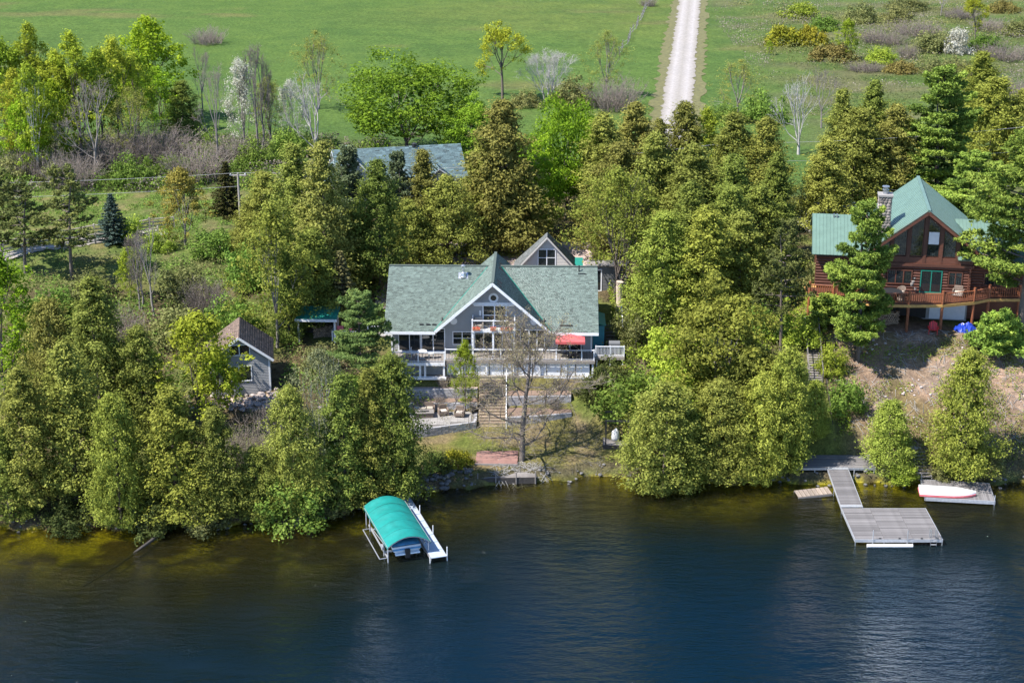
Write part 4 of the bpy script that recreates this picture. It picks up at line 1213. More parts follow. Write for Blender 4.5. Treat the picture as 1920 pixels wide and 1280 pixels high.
# ------------------------------------------------------------------ right dock
def planks_x(root, x0, x1, y0, y1, z, mat, step=.15, name='plank', th=.04):
    y = y0; k = 0
    while y + step * .9 <= y1 + 1e-6:
        box_part(name, mat, root, x0, x1, y, y + step - .012, z - th, z + .003 * ((k * 7) % 3)); y += step; k += 1
dock = empty('grey_dock', (26.35, 114.05, 0), 0, 'L-shaped grey plank dock with ladder reaching out from the bank below the log cabin', 'dock')
for i in range(3):                                      # three plank sections side by side
    a = i * 2.22
    planks_x(dock, a + .01, a + 2.21, .02, 5.6, .52, M['dock'])
for k in range(43):                                     # the walkway climbs to the landing
    yk = 5.68 + k * .15; zk = .56 + .58 * k / 42
    box_part('plank', M['dock'], dock, .0, 1.66, yk, yk + .138, zk - .04, zk + .003 * (k % 3))
for y, z in ((5.62, .59), (11.75, 1.15)): box_part('joint_plate', M['alu'], dock, -.02, 1.7, y, y + .42, z, z + .025)
mb = MB(); mb.box(-.04, 6.70, -.05, -.003, .3, .53); mb.box(-.04, 6.70, 5.603, 5.65, .3, .50); mb.box(-.06, -.003, 0, 5.6, .3, .53); mb.box(6.665, 6.71, 0, 5.6, .3, .53)
mb.build('frame', M['alu'], dock)
mb = MB()
for xq in (-.035, 1.69): mb.bar((xq, 5.66, .47), (xq, 12.1, 1.05), .045, .2)
mb.build('frame', M['alu'], dock)
for x, y in ((0, 0), (2.2, 0), (4.4, 0), (6.66, 0), (0, 5.6), (6.66, 5.6), (3.3, 5.6), (0, 9), (1.7, 9)):
    MB().tube([(x, y, -1.6), (x, y, .5)], .04, 8).build('leg', M['galv'], dock)
for x in (1.3, 3.95):
    MB().tube([(x, -.12, -.6), (x, -.12, 1.35)], .035, 8).build('mooring_pole', M['alu'], dock)
MB().tube([(.85, -.28, .12), (4.35, -.28, .12)], .15, 10).build('bumper', M['whiteplastic'], dock)
for x in (1.9, 3.4, 5.1, 6.3): MB().box(x - .08, x + .08, .03, .12, .525, .6).build('cleat', M['black'], dock)
lad = MB()
for x in (5.75, 6.2):
    lad.tube([(x, .35, .55), (x, .35, 1.25), (x, -.1, 1.3), (x, -.14, -.9)], .04, 6)
lad = lad.build('ladder', M['galv'], dock)
for k in range(5): MB().bar((5.75, -.14, -.75 + .3 * k), (6.2, -.14, -.75 + .3 * k), .09, .03).build('rung', M['alu'], lad)

land = empty('dock_landing', (23.8, 126.15, 0), 0, 'grey plank landing on steel legs where the dock meets the bank', 'platform')
planks_x(land, 0, 6.55, .04, 2.75, 1.12, M['dock'], .15)
mb = MB(); mb.box(-.03, 6.6, -.02, .03, .94, 1.13); mb.box(-.05, -.003, 0, 2.8, .94, 1.13); mb.box(6.56, 6.61, 0, 2.8, .94, 1.13); mb.build('frame', M['alu'], land)
for x in (.06, 1.5, 4.8, 6.45): MB().tube([(x, .0, -.3), (x, .0, .95)], .045, 8).build('leg', M['alu'], land)
for x in (.06, 1.5, 4.8, 6.45): MB().tube([(x, 2.6, .2), (x, 2.6, .95)], .045, 8).build('leg', M['alu'], land)
e = empty('side_shelf', (22.0, 127.0, 0), 0, 'narrow grey timber shelf on the reedy bank left of the dock landing', 'platform')
for k in range(3): box_part('plank', M['oldwood'], e, -.9, 1.6, -.2 + .2 * k, -.02 + .2 * k, 1.3, 1.36)
for x in (-.8, .3, 1.5): MB().tube([(x, -.1, .2), (x, -.1, 1.3)], .05, 6).build('leg', M['oldwood'], e)
MB().box(-.9, 1.6, -.2, -.16, .3, 1.29).build('reed_screen', M['darkwood'], e)

M['loose'] = simple('dry_weathered_plank', (.23, .185, .15), .9, .3, 5, rnd=.25, stretch=(4, .4, 4))
# loose dock section, grounded and tilted
e = empty('loose_dock', (23.2, 123.7, .1), math.atan2(.45, 2.7), 'loose tilted plank dock section grounded in the shallows left of the walkway', 'dock')
e.rotation_euler = (R(4), R(-3), math.atan2(.42, 2.7))
for k in range(8): box_part('plank', M['loose'], e, .02 + .36 * k, .33 + .36 * k, -1.15, 0.0, .05, .1)
MB().box(0, 2.9, -1.18, -1.1, -.12, .045).build('frame', M['oldwood'], e); MB().box(0, 2.9, -.05, .02, -.12, .045).build('frame', M['oldwood'], e)

raft = empty('swim_raft', (33.6, 121.95, 0), math.atan2(-.72, 5.4), 'floating grey plank raft carrying an upturned white boat', 'raft')
k = 0
while k * .16 < 5.4:
    box_part('plank', M['dock'], raft, k * .16, k * .16 + .148, .0, 3.5, .36, .4); k += 1
MB().box(-.04, 5.5, -.06, -.003, .12, .41).build('frame', M['alu'], raft); MB().box(-.04, 5.5, 3.503, 3.56, .12, .41).build('frame', M['alu'], raft)
MB().box(-.06, -.003, -.06, 3.56, .12, .41).build('frame', M['alu'], raft); MB().box(5.46, 5.52, -.06, 3.56, .12, .41).build('frame', M['alu'], raft)
for y in (.5, 2.6): MB().tube([(.2, y, .1), (5.2, y, .1)], .22, 10).build('float', M['black'], raft)
for x, y in ((.0, 3.5), (5.46, .0)): MB().tube([(x, y, -1), (x, y, .9)], .035, 8).build('corner_pole', M['alu'], raft)
# upturned rowing boat
def hull_section(t):
    w = .72 * (1 - max(0, (t - .45) / .55) ** 2.2) ** .75 if t < 1 else 0.0
    d = .44 - .06 * t + .02
    return w, d
rb = empty('rowing_boat', (33.25, 122.75, .44), math.atan2(-.6, 4.6), 'upturned white rowing boat with a pink-red gunwale lying on the raft', 'boat')
mb = MB(); ns, nk = 16, 11; V_ = []
for i in range(ns):
    t = i / (ns - 1); w, d = hull_section(min(t, .995)); x = 4.5 * t
    for j in range(nk):
        a = math.pi * j / (nk - 1)
        yv = -w * math.copysign(abs(math.cos(a)) ** .7, math.cos(a)); zv = .12 + d * (math.sin(a) ** .75) * (1 - .25 * max(0, t - .7) / .3)
        V_.append((x, yv, zv))
mb.add(V_, [(i * nk + j, i * nk + j + 1, (i + 1) * nk + j + 1, (i + 1) * nk + j) for i in range(ns - 1) for j in range(nk - 1)] + [tuple(range(nk))])
mb.build('hull', M['whiteplastic'], rb, smooth=True)
mb = MB()
for sg in (-1, 1):
    pts = [(4.5 * t, sg * (hull_section(min(t, .995))[0] + .015), .1) for t in np.linspace(0, 1, 14)]
    for a, b in zip(pts, pts[1:]): mb.bar(a, b, .05, .16)
mb.bar((0, -.72, .1), (0, .72, .1), .05, .16)
mb.build('gunwale', M['pink'], rb)
MB().bar((.2, 0, .575), (3.6, 0, .545), .06, .05).build('keel', M['whiteplastic'], rb)
e = empty('bumper_float', (35.9, 122.0, .42), 0, 'small white float lying at the front edge of the raft', 'float')
MB().lathe([(0, -.25), (.1, -.2), (.12, 0), (.1, .2), (0, .25)], 8).build('float_body', M['whiteplastic'], e, (0, 0, .12), (0, R(90), 0))
step_run('shore_steps', (34.45, 125.6, .45), (34.25, 128.0, 1.95), 8, 1.1, M['oldwood'], 'weathered steps climbing the bank behind the raft')
e = empty('boardwalk', (33.7, 128.0, 1.95), R(25), 'short plank boardwalk tilted on the bank above the raft steps', 'boardwalk')
e.rotation_euler = (R(6), R(-4), R(28))
for k in range(7): box_part('plank', M['rail'], e, .0 + .2 * k, .17 + .2 * k, -.2, 1.1, .06, .11)
MB().box(0, 1.38, 0, .08, -.05, .055).build('frame', M['oldwood'], e); MB().box(0, 1.38, .8, .88, -.05, .055).build('frame', M['oldwood'], e)

# ------------------------------------------------------------------ boat lift with its canopy, and the narrow dock beside it
LR = math.atan2(.318, .948)
lift = empty('boat_lift', (-8.9, 114.95, 0), LR, 'boat lift with an arched teal canvas canopy standing in the lake', 'boat lift')
M['canvas_seam'] = simple('dark_teal_seam', (.003, .11, .10), .6, .1, 3)
hw_, hl_, ez_, ri_ = 1.68, 3.8, 1.42, .68
ns, nl = 17, 13
def arc(j, y=None):
    t = j / (ns - 1) * 2 - 1
    sag = 0 if y is None else .075 * (0.5 - 0.5 * math.cos(2 * math.pi * (y + hl_) / 1.48))
    return (t * hw_, ez_ + (ri_ - sag) * (1 - t * t))
mb = MB(); V_ = []
for i in range(nl * 4):
    yv = -hl_ + 2 * hl_ * i / (nl * 4 - 1)
    for j in range(ns):
        x, z = arc(j, yv); V_.append((x, yv, z))
q = [(i * ns + j, i * ns + j + 1, (i + 1) * ns + j + 1, (i + 1) * ns + j) for i in range(nl * 4 - 1) for j in range(ns - 1)]
mb.add(V_, q)
for sg in (0, ns - 1):                                   # side valances
    b = len(mb.v); m_ = nl * 4
    mb.v += [V_[i * ns + sg] for i in range(m_)] + [(V_[i * ns + sg][0], V_[i * ns + sg][1], ez_ - .2 - .02 * math.sin(i * 1.3)) for i in range(m_)]
    mb.f += [(b + i, b + i + 1, b + m_ + i + 1, b + m_ + i) for i in range(m_ - 1)]
mb.build('canopy', M['canvas'], lift, smooth=True)
for yv in np.linspace(-hl_ + .02, hl_ - .02, 6):
    pts = [(arc(j)[0] * .985, yv, arc(j)[1] - .05) for j in range(0, ns, 2)]
    MB().tube(pts, .022, 6).build('canopy_bow', M['alu'], lift)
for yv in np.linspace(-hl_ + 1.48, hl_ - 1.48, 4):
    MB().tube([(arc(j)[0], yv, arc(j)[1] + .004) for j in range(ns)], .014, 5).build('canopy_seam', M['canvas_seam'], lift)
for sg in (-1, 1):
    MB().tube([(sg * hw_, -hl_, ez_), (sg * hw_, hl_, ez_)], .025, 6).build('canopy_rail', M['alu'], lift)
    MB().bar((sg * 1.5, -2.9, .18), (sg * 1.5, 2.9, .18), .08, .12).build('side_beam', M['alu'], lift)
    MB().bar((sg * 1.5, -2.9, .95), (sg * 1.5, 2.9, .25), .05, .06).build('brace', M['alu'], lift)
    for yv in (-3.4, -2.2, 2.2, 3.4):
        MB().tube([(sg * 1.58, yv, -1.7), (sg * 1.58, yv, ez_)], .05, 8).build('leg', M['alu'], lift)
MB().bar((-2.1, -2.9, .12), (-2.1, 2.4, .12), .06).build('outrigger', M['alu'], lift)
for yv in (-2.9, 2.4): MB().bar((-2.1, yv, .12), (-1.5, yv, .14), .05).build('outrigger', M['alu'], lift)
MB().lathe([(.0, -.05), (.24, -.05), (.24, .05), (0, .05)], 14).build('winch_wheel', M['alu'], lift, (-1.72, -2.2, .75), (0, R(90), 0))
for yv in (-2.0, 2.0): MB().bar((-1.5, yv, .2), (1.5, yv, .2), .1, .12).build('cradle_beam', M['alu'], lift)
LM = Matrix.Translation((-8.9, 114.95, 0)) @ Matrix.Rotation(LR, 4, 'Z')
bt = empty('motor_boat', LM @ Vector((0, -.1, .26)), LR, 'pale motor boat under a blue cover on the lift beneath the teal canopy', 'boat')
ns2, nk = 14, 9; V_ = []
for i in range(ns2):
    t = i / (ns2 - 1); w = 1.12 * (1 - max(0, (t - .5) / .5) ** 2.4) ** .7 if t < .99 else .04
    for j in range(nk):
        a = math.pi * j / (nk - 1)
        V_.append((-w * math.cos(a), -2.9 + 6.0 * t, .7 - .7 * (math.sin(a) ** .6) * (1 - .35 * t)))
mb = MB(); mb.add(V_, [(i * nk + j, i * nk + j + 1, (i + 1) * nk + j + 1, (i + 1) * nk + j) for i in range(ns2 - 1) for j in range(nk - 1)] + [tuple(range(nk))])
mb.build('hull', M['hull'], bt, smooth=True)
mb = MB(); V_ = []
for i in range(ns2):
    t = i / (ns2 - 1); w = 1.1 * (1 - max(0, (t - .5) / .5) ** 2.4) ** .7 if t < .99 else .03
    for j in range(5):
        u = j / 4 * 2 - 1
        V_.append((w * u, -2.85 + 5.9 * t, .71 + .22 * (1 - u * u) * math.sin(math.pi * min(1, t * 1.2 + .2))))
mb.add(V_, [(i * 5 + j, i * 5 + j + 1, (i + 1) * 5 + j + 1, (i + 1) * 5 + j) for i in range(ns2 - 1) for j in range(4)] + [(0, 1, 2, 3, 4)])
mb.build('boat_cover', M['blue_cover'], bt, smooth=True)
MB().box(-1.1, 1.1, -2.98, -2.9, .42, .52).build('rub_rail', M['blue_cover'], bt)
MB().box(-.95, .95, -3.2, -2.92, .12, .22).build('swim_platform', M['hull'], bt)
MB().box(-.2, .2, -3.25, -3.0, -.2, .55).build('outboard', M['black'], bt, bevel=.05)

sd = empty('narrow_dock', (-6.05, 111.0, 0), math.atan2(-.318, .948) * -1, 'narrow pale dock running from the bank along the boat lift', 'dock')
M['shaded_dock'] = simple('blue_shaded_dock_panel', (.33, .38, .45), .7, .12, 4, rnd=.06)  # light grey dock with the blue of its shade mixed into the colour
for k in range(10):
    y0 = .02 + k * 1.24
    box_part('deck_panel', M['shaded_dock'], sd, 0.02, 1.2, y0, y0 + 1.21, .42 + .025 * k, .47 + .025 * k)
MB().bar((0, 0, .34), (0, 12.4, .59), .05, .2).build('frame', M['dock'], sd); MB().bar((1.22, 0, .36), (1.22, 12.4, .61), .05, .2).build('frame', M['alu'], sd)
for yv in (.15, 4.0, 7.8, 11.0):
    MB().tube([(1.28, yv, -1.5), (1.28, yv, 1.15)], .035, 8).build('dock_post', M['white'], sd)
    MB().tube([(-.06, yv, -1.5), (-.06, yv, .55)], .035, 8).build('dock_post', M['white'], sd)

# sunken log in the shallows
lg = MB().tube([(-27.2, 116.2, .12), (-28.3, 113.9, -.02), (-29.6, 111.4, -.25), (-31.6, 108.6, -.6)], [.14, .13, .1, .05], 8).build('sunken_log', M['darkwood'])
tag(lg, 'long half-sunken log slanting out from the left shore into the lake', 'log')

# ------------------------------------------------------------------ terraces and garden in front of the house
def block_wall(name, pts, z0, z1, label, mat=None, blk=(.62, .2), th=.24):
    """a low wall laid from separate blocks in courses"""
    mat = mat or M['block']
    e = empty(name, (pts[0][0], pts[0][1], z0), 0, label, 'retaining wall')
    o = Vector((pts[0][0], pts[0][1], 0))
    for a, b in zip(pts, pts[1:]):
        a, b = Vector((*a, 0)) - o, Vector((*b, 0)) - o
        L = (b - a).length; ang = math.atan2((b - a).y, (b - a).x)
        rows = max(1, round((z1 - z0) / blk[1])); h = (z1 - z0) / rows; n = max(1, round(L / blk[0])); w_ = L / n
        MB().box(0.01, L - .01, .03, th - .03, .01, z1 - z0 - .01, Matrix.Translation(a) @ Matrix.Rotation(ang, 4, 'Z')).build('core', M['mortar'], e)
        for r in range(rows):
            for k in range(n + (r % 2)):
                s = k * w_ - (w_ / 2 if r % 2 else 0); t = min(s + w_, L); s = max(s, 0)
                p = a + (b - a) * ((s + t) / 2 / L) + Vector((-math.sin(ang), math.cos(ang), 0)) * (th / 2 - .012 * ((k * 5 + r * 3) % 3))
                key = ('blk', round(t - s, 2), round(h, 3), mat.name)
                if key not in _cache:
                    _cache[key] = MB().box(-(t - s) / 2 + .006, (t - s) / 2 - .006, -th / 2, th / 2, -h / 2 + .005, h / 2 - .005).mesh('block'); _cache[key].materials.append(mat)
                put('block', _cache[key], None, e, p + Vector((0, 0, (r + .5) * h)), (0, 0, ang))
    return e
block_wall('patio_wall', [(-9.6, 132.3), (-7.4, 132.8), (-3.15, 134.35), (-3.1, 137)], 1.0, 1.92, 'curved grey block wall holding the front edge of the patio above the lawn')
block_wall('bed_wall', [(-9.8, 137.0), (-3.1, 137.05)], 1.9, 2.62, 'low grey block wall behind the patio chairs, holding a mulch bed')
block_wall('upper_wall', [(-9.8, 138.3), (-3.1, 138.35)], 2.55, 3.45, 'pale grey block wall of the upper terrace left of the garden stairs')
block_wall('right_wall', [(-.4, 134.7), (2.6, 135.1), (5.3, 135.7)], 1.25, 2.2, 'grey block wall along the lawn right of the garden stairs')
block_wall('upper_right_wall', [(-.4, 137.2), (5.3, 137.5)], 2.2, 3.15, 'pale block wall of the middle terrace right of the garden stairs')
def slab_poly(name, pts, z0, z1, mat, kind='structure'):
    o = MB().prism([(p[0], p[1], z0) for p in pts], (0, 0, z1 - z0)).build(name, mat); o['kind'] = kind; return o
def paved(name, pts, z, mat, step=.6):
    """patio of separate square pavers clipped to an outline, on a bed"""
    o = slab_poly(name, pts, z - .8, z - .05, M['mortar'])
    xs_, ys_ = [p[0] for p in pts], [p[1] for p in pts]
    for i in range(int((max(xs_) - min(xs_)) / step) + 1):
        for j in range(int((max(ys_) - min(ys_)) / step) + 1):
            x, y = min(xs_) + (i + .5) * step, min(ys_) + (j + .5) * step
            ins = all(((b[0] - a[0]) * (y - a[1]) - (b[1] - a[1]) * (x - a[0])) > .3 * math.hypot(b[0] - a[0], b[1] - a[1]) for a, b in zip(pts, pts[1:] + pts[:1]))
            if ins: box_part('paver', mat, o, x - step / 2 + .006, x + step / 2 - .006, y - step / 2 + .006, y + step / 2 - .006, z - .05, z + .002 * ((i * 3 + j * 5) % 4))
    return o
paved('patio', [(-9.6, 132.5), (-7.4, 133.0), (-3.3, 134.5), (-3.3, 137.0), (-9.6, 137.0)], 1.93, M['concrete'])
slab_poly('mulch_bed', [(-9.8, 137.2), (-3.1, 137.25), (-3.1, 138.35), (-9.8, 138.3)], 2.0, 2.6, M['mulch'])
slab_poly('gravel_terrace', [(-9.8, 138.5), (-3.1, 138.55), (-3.1, 139.4), (-9.8, 139.4)], 2.6, 3.47, M['yard'])
slab_poly('mulch_bed', [(-.4, 134.9), (2.6, 135.3), (5.3, 135.9), (5.3, 137.5), (-.4, 137.2)], 1.5, 2.2, M['mulch'])
slab_poly('gravel_terrace', [(-.4, 137.4), (5.3, 137.7), (5.3, 139.4), (-.4, 139.4)], 2.4, 3.2, M['mulch'])
slab_poly('crushed_stone_path', [(-10, 139.4), (6.6, 139.4), (6.6, 141.7), (-10, 141.7)], 3.2, 4.27, M['gravel'])
gs_ = empty('garden_stairs', (-1.75, 134.3, 1.2), 0, 'wide timber garden stairs with a white handrail rising to the house', 'stairs')
nst = 17
for k in range(nst):
    y0, z0 = k * .3, .06 + k * .178
    box_part('step_timber', M['timber'], gs_, -1.15, 1.15, y0, y0 + .13, z0 - .16, z0)
    box_part('tread_fill', M['mulch'], gs_, -1.12, 1.12, y0 + .133, y0 + .36, z0 - .16, z0 - .03)
for k in range(5):
    kk = k * 4
    box_part('rail_post', M['white'], gs_, 1.2, 1.28, kk * .3, kk * .3 + .08, kk * .178 - .2, kk * .178 + 1.0)
MB().bar((1.24, .04, .98), (1.24, 4.84, .98 + 16 * .178), .06, .08).build('handrail', M['white'], gs_)
MB().prism([(-1.2, 0, -.25), (-1.2, 5.1, -.25), (-1.2, 5.1, 2.9), (-1.2, 0, -.1)], (.045, 0, 0)).build('stringer', M['timber'], gs_)
MB().prism([(1.155, 0, -.25), (1.155, 5.1, -.25), (1.155, 5.1, 2.9), (1.155, 0, -.1)], (.045, 0, 0)).build('stringer', M['timber'], gs_)

# patio furniture
PZ = 1.94
e = empty('fire_table', (-7.75, 135.6, PZ), R(6), 'low brown rectangular fire table on the patio, leftmost of the furniture', 'table')
MB().box(-.75, .75, -.42, .42, .05, .42).build('base', M['wicker'], e); MB().box(-.82, .82, -.48, .48, .423, .48).build('top', M['oldwood'], e)
MB().box(-.4, .4, -.14, .14, .483, .5).build('burner', M['black'], e)
for x, y, a, lab in ((-6.1, 135.95, 15, 'dark wicker armchair on the patio next to the fire table'), (-4.65, 135.6, -8, 'dark wicker armchair nearest the garden stairs on the patio')):
    e = empty('patio_armchair', (x, y, PZ), R(a), lab, 'chair', 'wicker armchairs on the patio')
    lounge_chair(e, M['wicker'])
    MB().box(-.28, .28, -.32, .2, .403, .5).build('cushion', M['cushion'], e, bevel=.03)
e = empty('patio_sofa', (-7.9, 136.55, PZ), R(2), 'dark wicker sofa with pale cushions along the wall behind the fire table', 'sofa')
MB().box(-.9, .9, -.35, .35, .1, .4).build('seat', M['wicker'], e); MB().box(-.9, .9, .25, .36, .41, .85).build('backrest', M['wicker'], e)
for s in (-1, 1): MB().box(s * .96 - .06, s * .96 + .06, -.35, .36, .1, .62).build('armrest', M['wicker'], e)
for s in (-1, 0, 1): MB().box(s * .58 - .27, s * .58 + .27, -.33, .2, .405, .52).build('cushion', M['lightwicker'], e, bevel=.03)
e = empty('planter_pot', (-3.45, 136.6, PZ), 0, 'dark planter pot with reddish twigs beside the garden stairs', 'planter')
MB().lathe([(.0, 0), (.22, 0), (.32, .5), (.28, .5), (0, .45)], 14).build('pot', M['black'], e)

# red plank pad and grey shore deck
rp_ = empty('red_pad', (-3.1, 127.4, .95), R(-2), 'square pad of faded red planks at the foot of the big bare tree', 'platform')
for k in range(19): box_part('plank', M['redplank'], rp_, 0, 3.55, .15 * k, .15 * k + .138, .0, .06 + .003 * (k % 3))
MB().box(-.03, 3.58, -.06, -.003, -.5, .06).build('edge_board', M['oldwood'], rp_)
sdk2 = empty('shore_deck', (-2.95, 125.35, .5), R(3), 'old grey plank deck edging the water below the faded red pad', 'deck')
for k in range(10): box_part('plank', M['oldwood'], sdk2, 0, 5.0, .16 * k, .16 * k + .145, .0, .06 + .003 * (k % 3))
MB().box(-.02, 5.02, -.08, -.003, -.75, .06).build('crib_face', M['darkwood'], sdk2)
for x in (.1, 1.6, 3.3, 4.9): MB().tube([(x, -.12, -1.2), (x, -.12, .55)], .05, 7).build('pile', M['oldwood'], sdk2)

# swing frame by the right shrubs
sw_ = empty('swing_frame', (8.0, 130.4, gz_(8.4, 131) + .0), R(-3), 'dark metal glider frame over a grey timber base at the right edge of the lawn', 'swing')
for k in range(13): box_part('base_plank', M['oldwood'], sw_, -.15, 2.2, .02 + .165 * k, .17 + .165 * k, .12, .17)
MB().box(-.15, 2.2, -.06, 0.0, -.25, .17).build('base_beam', M['darkwood'], sw_); MB().box(-.21, -.155, -.06, 2.2, -.25, .17).build('base_beam', M['darkwood'], sw_)
for yv in (.05, 2.1):
    for x in (.05, 2.0): MB().bar((x, yv, .17), (x, yv, 2.35), .11).build('upright', M['black'], sw_)
    MB().bar((-.05, yv, 2.39), (2.1, yv, 2.39), .14, .12).build('crossbar', M['black'], sw_)
e = empty('white_sack', (8.95, 131.5, gz_(8.4, 131) + .175), 0, 'white sack standing on the timber base of the glider frame', 'sack')
mb = MB().lathe([(.0, 0), (.34, .02), (.38, .3), (.3, .75), (.12, 1.0), (0, 1.05)], 10); mb.v = [tuple(np.array(p) * (1 + .08 * math.sin(13 * p[0] + 7 * p[2]))) for p in mb.v]
mb.build('sack_body', M['whiteplastic'], e, smooth=True)

# ------------------------------------------------------------------ poles and wires
def util_pole(p, h, label, arm=None):
    e = empty('utility_pole', p, 0, label, 'utility pole', 'utility poles along the lane')
    MB().tube([(0, 0, -.3), (0, 0, h)], [.15, .1], 9).build('mast', M['pole'], e)
    MB().bar((-.9, 0, h - .25), (.9, 0, h - .25), .1, .12).build('crossarm', M['pole'], e)
    for u in (-.8, 0, .8): MB().lathe([(.05, 0), (.07, .08), (.03, .16)], 7, (u, 0, h - .19)).build('insulator', M['whiteplastic'], e)
    return e
def wire(p, q, sag, label):
    p, q = Vector(p), Vector(q)
    pts = [p.lerp(q, t) - Vector((0, 0, sag * 4 * t * (1 - t))) for t in np.linspace(0, 1, 14)]
    o = MB().tube(pts, .015, 5).build('power_line', M['wire'])
    tag(o, label, 'power line', 'power lines')
# ------------------------------------------------------------------ foliage materials
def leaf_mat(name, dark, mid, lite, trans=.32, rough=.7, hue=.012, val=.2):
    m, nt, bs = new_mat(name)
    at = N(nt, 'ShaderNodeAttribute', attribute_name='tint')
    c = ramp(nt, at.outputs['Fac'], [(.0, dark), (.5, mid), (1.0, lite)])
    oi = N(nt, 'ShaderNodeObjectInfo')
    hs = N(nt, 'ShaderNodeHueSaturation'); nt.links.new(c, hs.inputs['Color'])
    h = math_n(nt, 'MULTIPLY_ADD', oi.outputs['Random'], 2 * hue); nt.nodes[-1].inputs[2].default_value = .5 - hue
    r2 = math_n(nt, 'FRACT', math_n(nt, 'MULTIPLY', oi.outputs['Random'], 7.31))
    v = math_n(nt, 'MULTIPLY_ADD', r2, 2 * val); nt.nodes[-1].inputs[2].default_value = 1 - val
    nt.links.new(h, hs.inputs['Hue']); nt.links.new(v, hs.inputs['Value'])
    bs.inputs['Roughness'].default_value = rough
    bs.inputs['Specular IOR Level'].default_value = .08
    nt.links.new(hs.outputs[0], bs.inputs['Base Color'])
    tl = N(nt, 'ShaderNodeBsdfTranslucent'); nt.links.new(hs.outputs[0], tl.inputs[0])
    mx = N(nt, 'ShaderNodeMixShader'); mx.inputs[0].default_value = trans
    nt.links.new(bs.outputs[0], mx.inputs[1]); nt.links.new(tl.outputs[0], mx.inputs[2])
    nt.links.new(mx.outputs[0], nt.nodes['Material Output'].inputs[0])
    return m

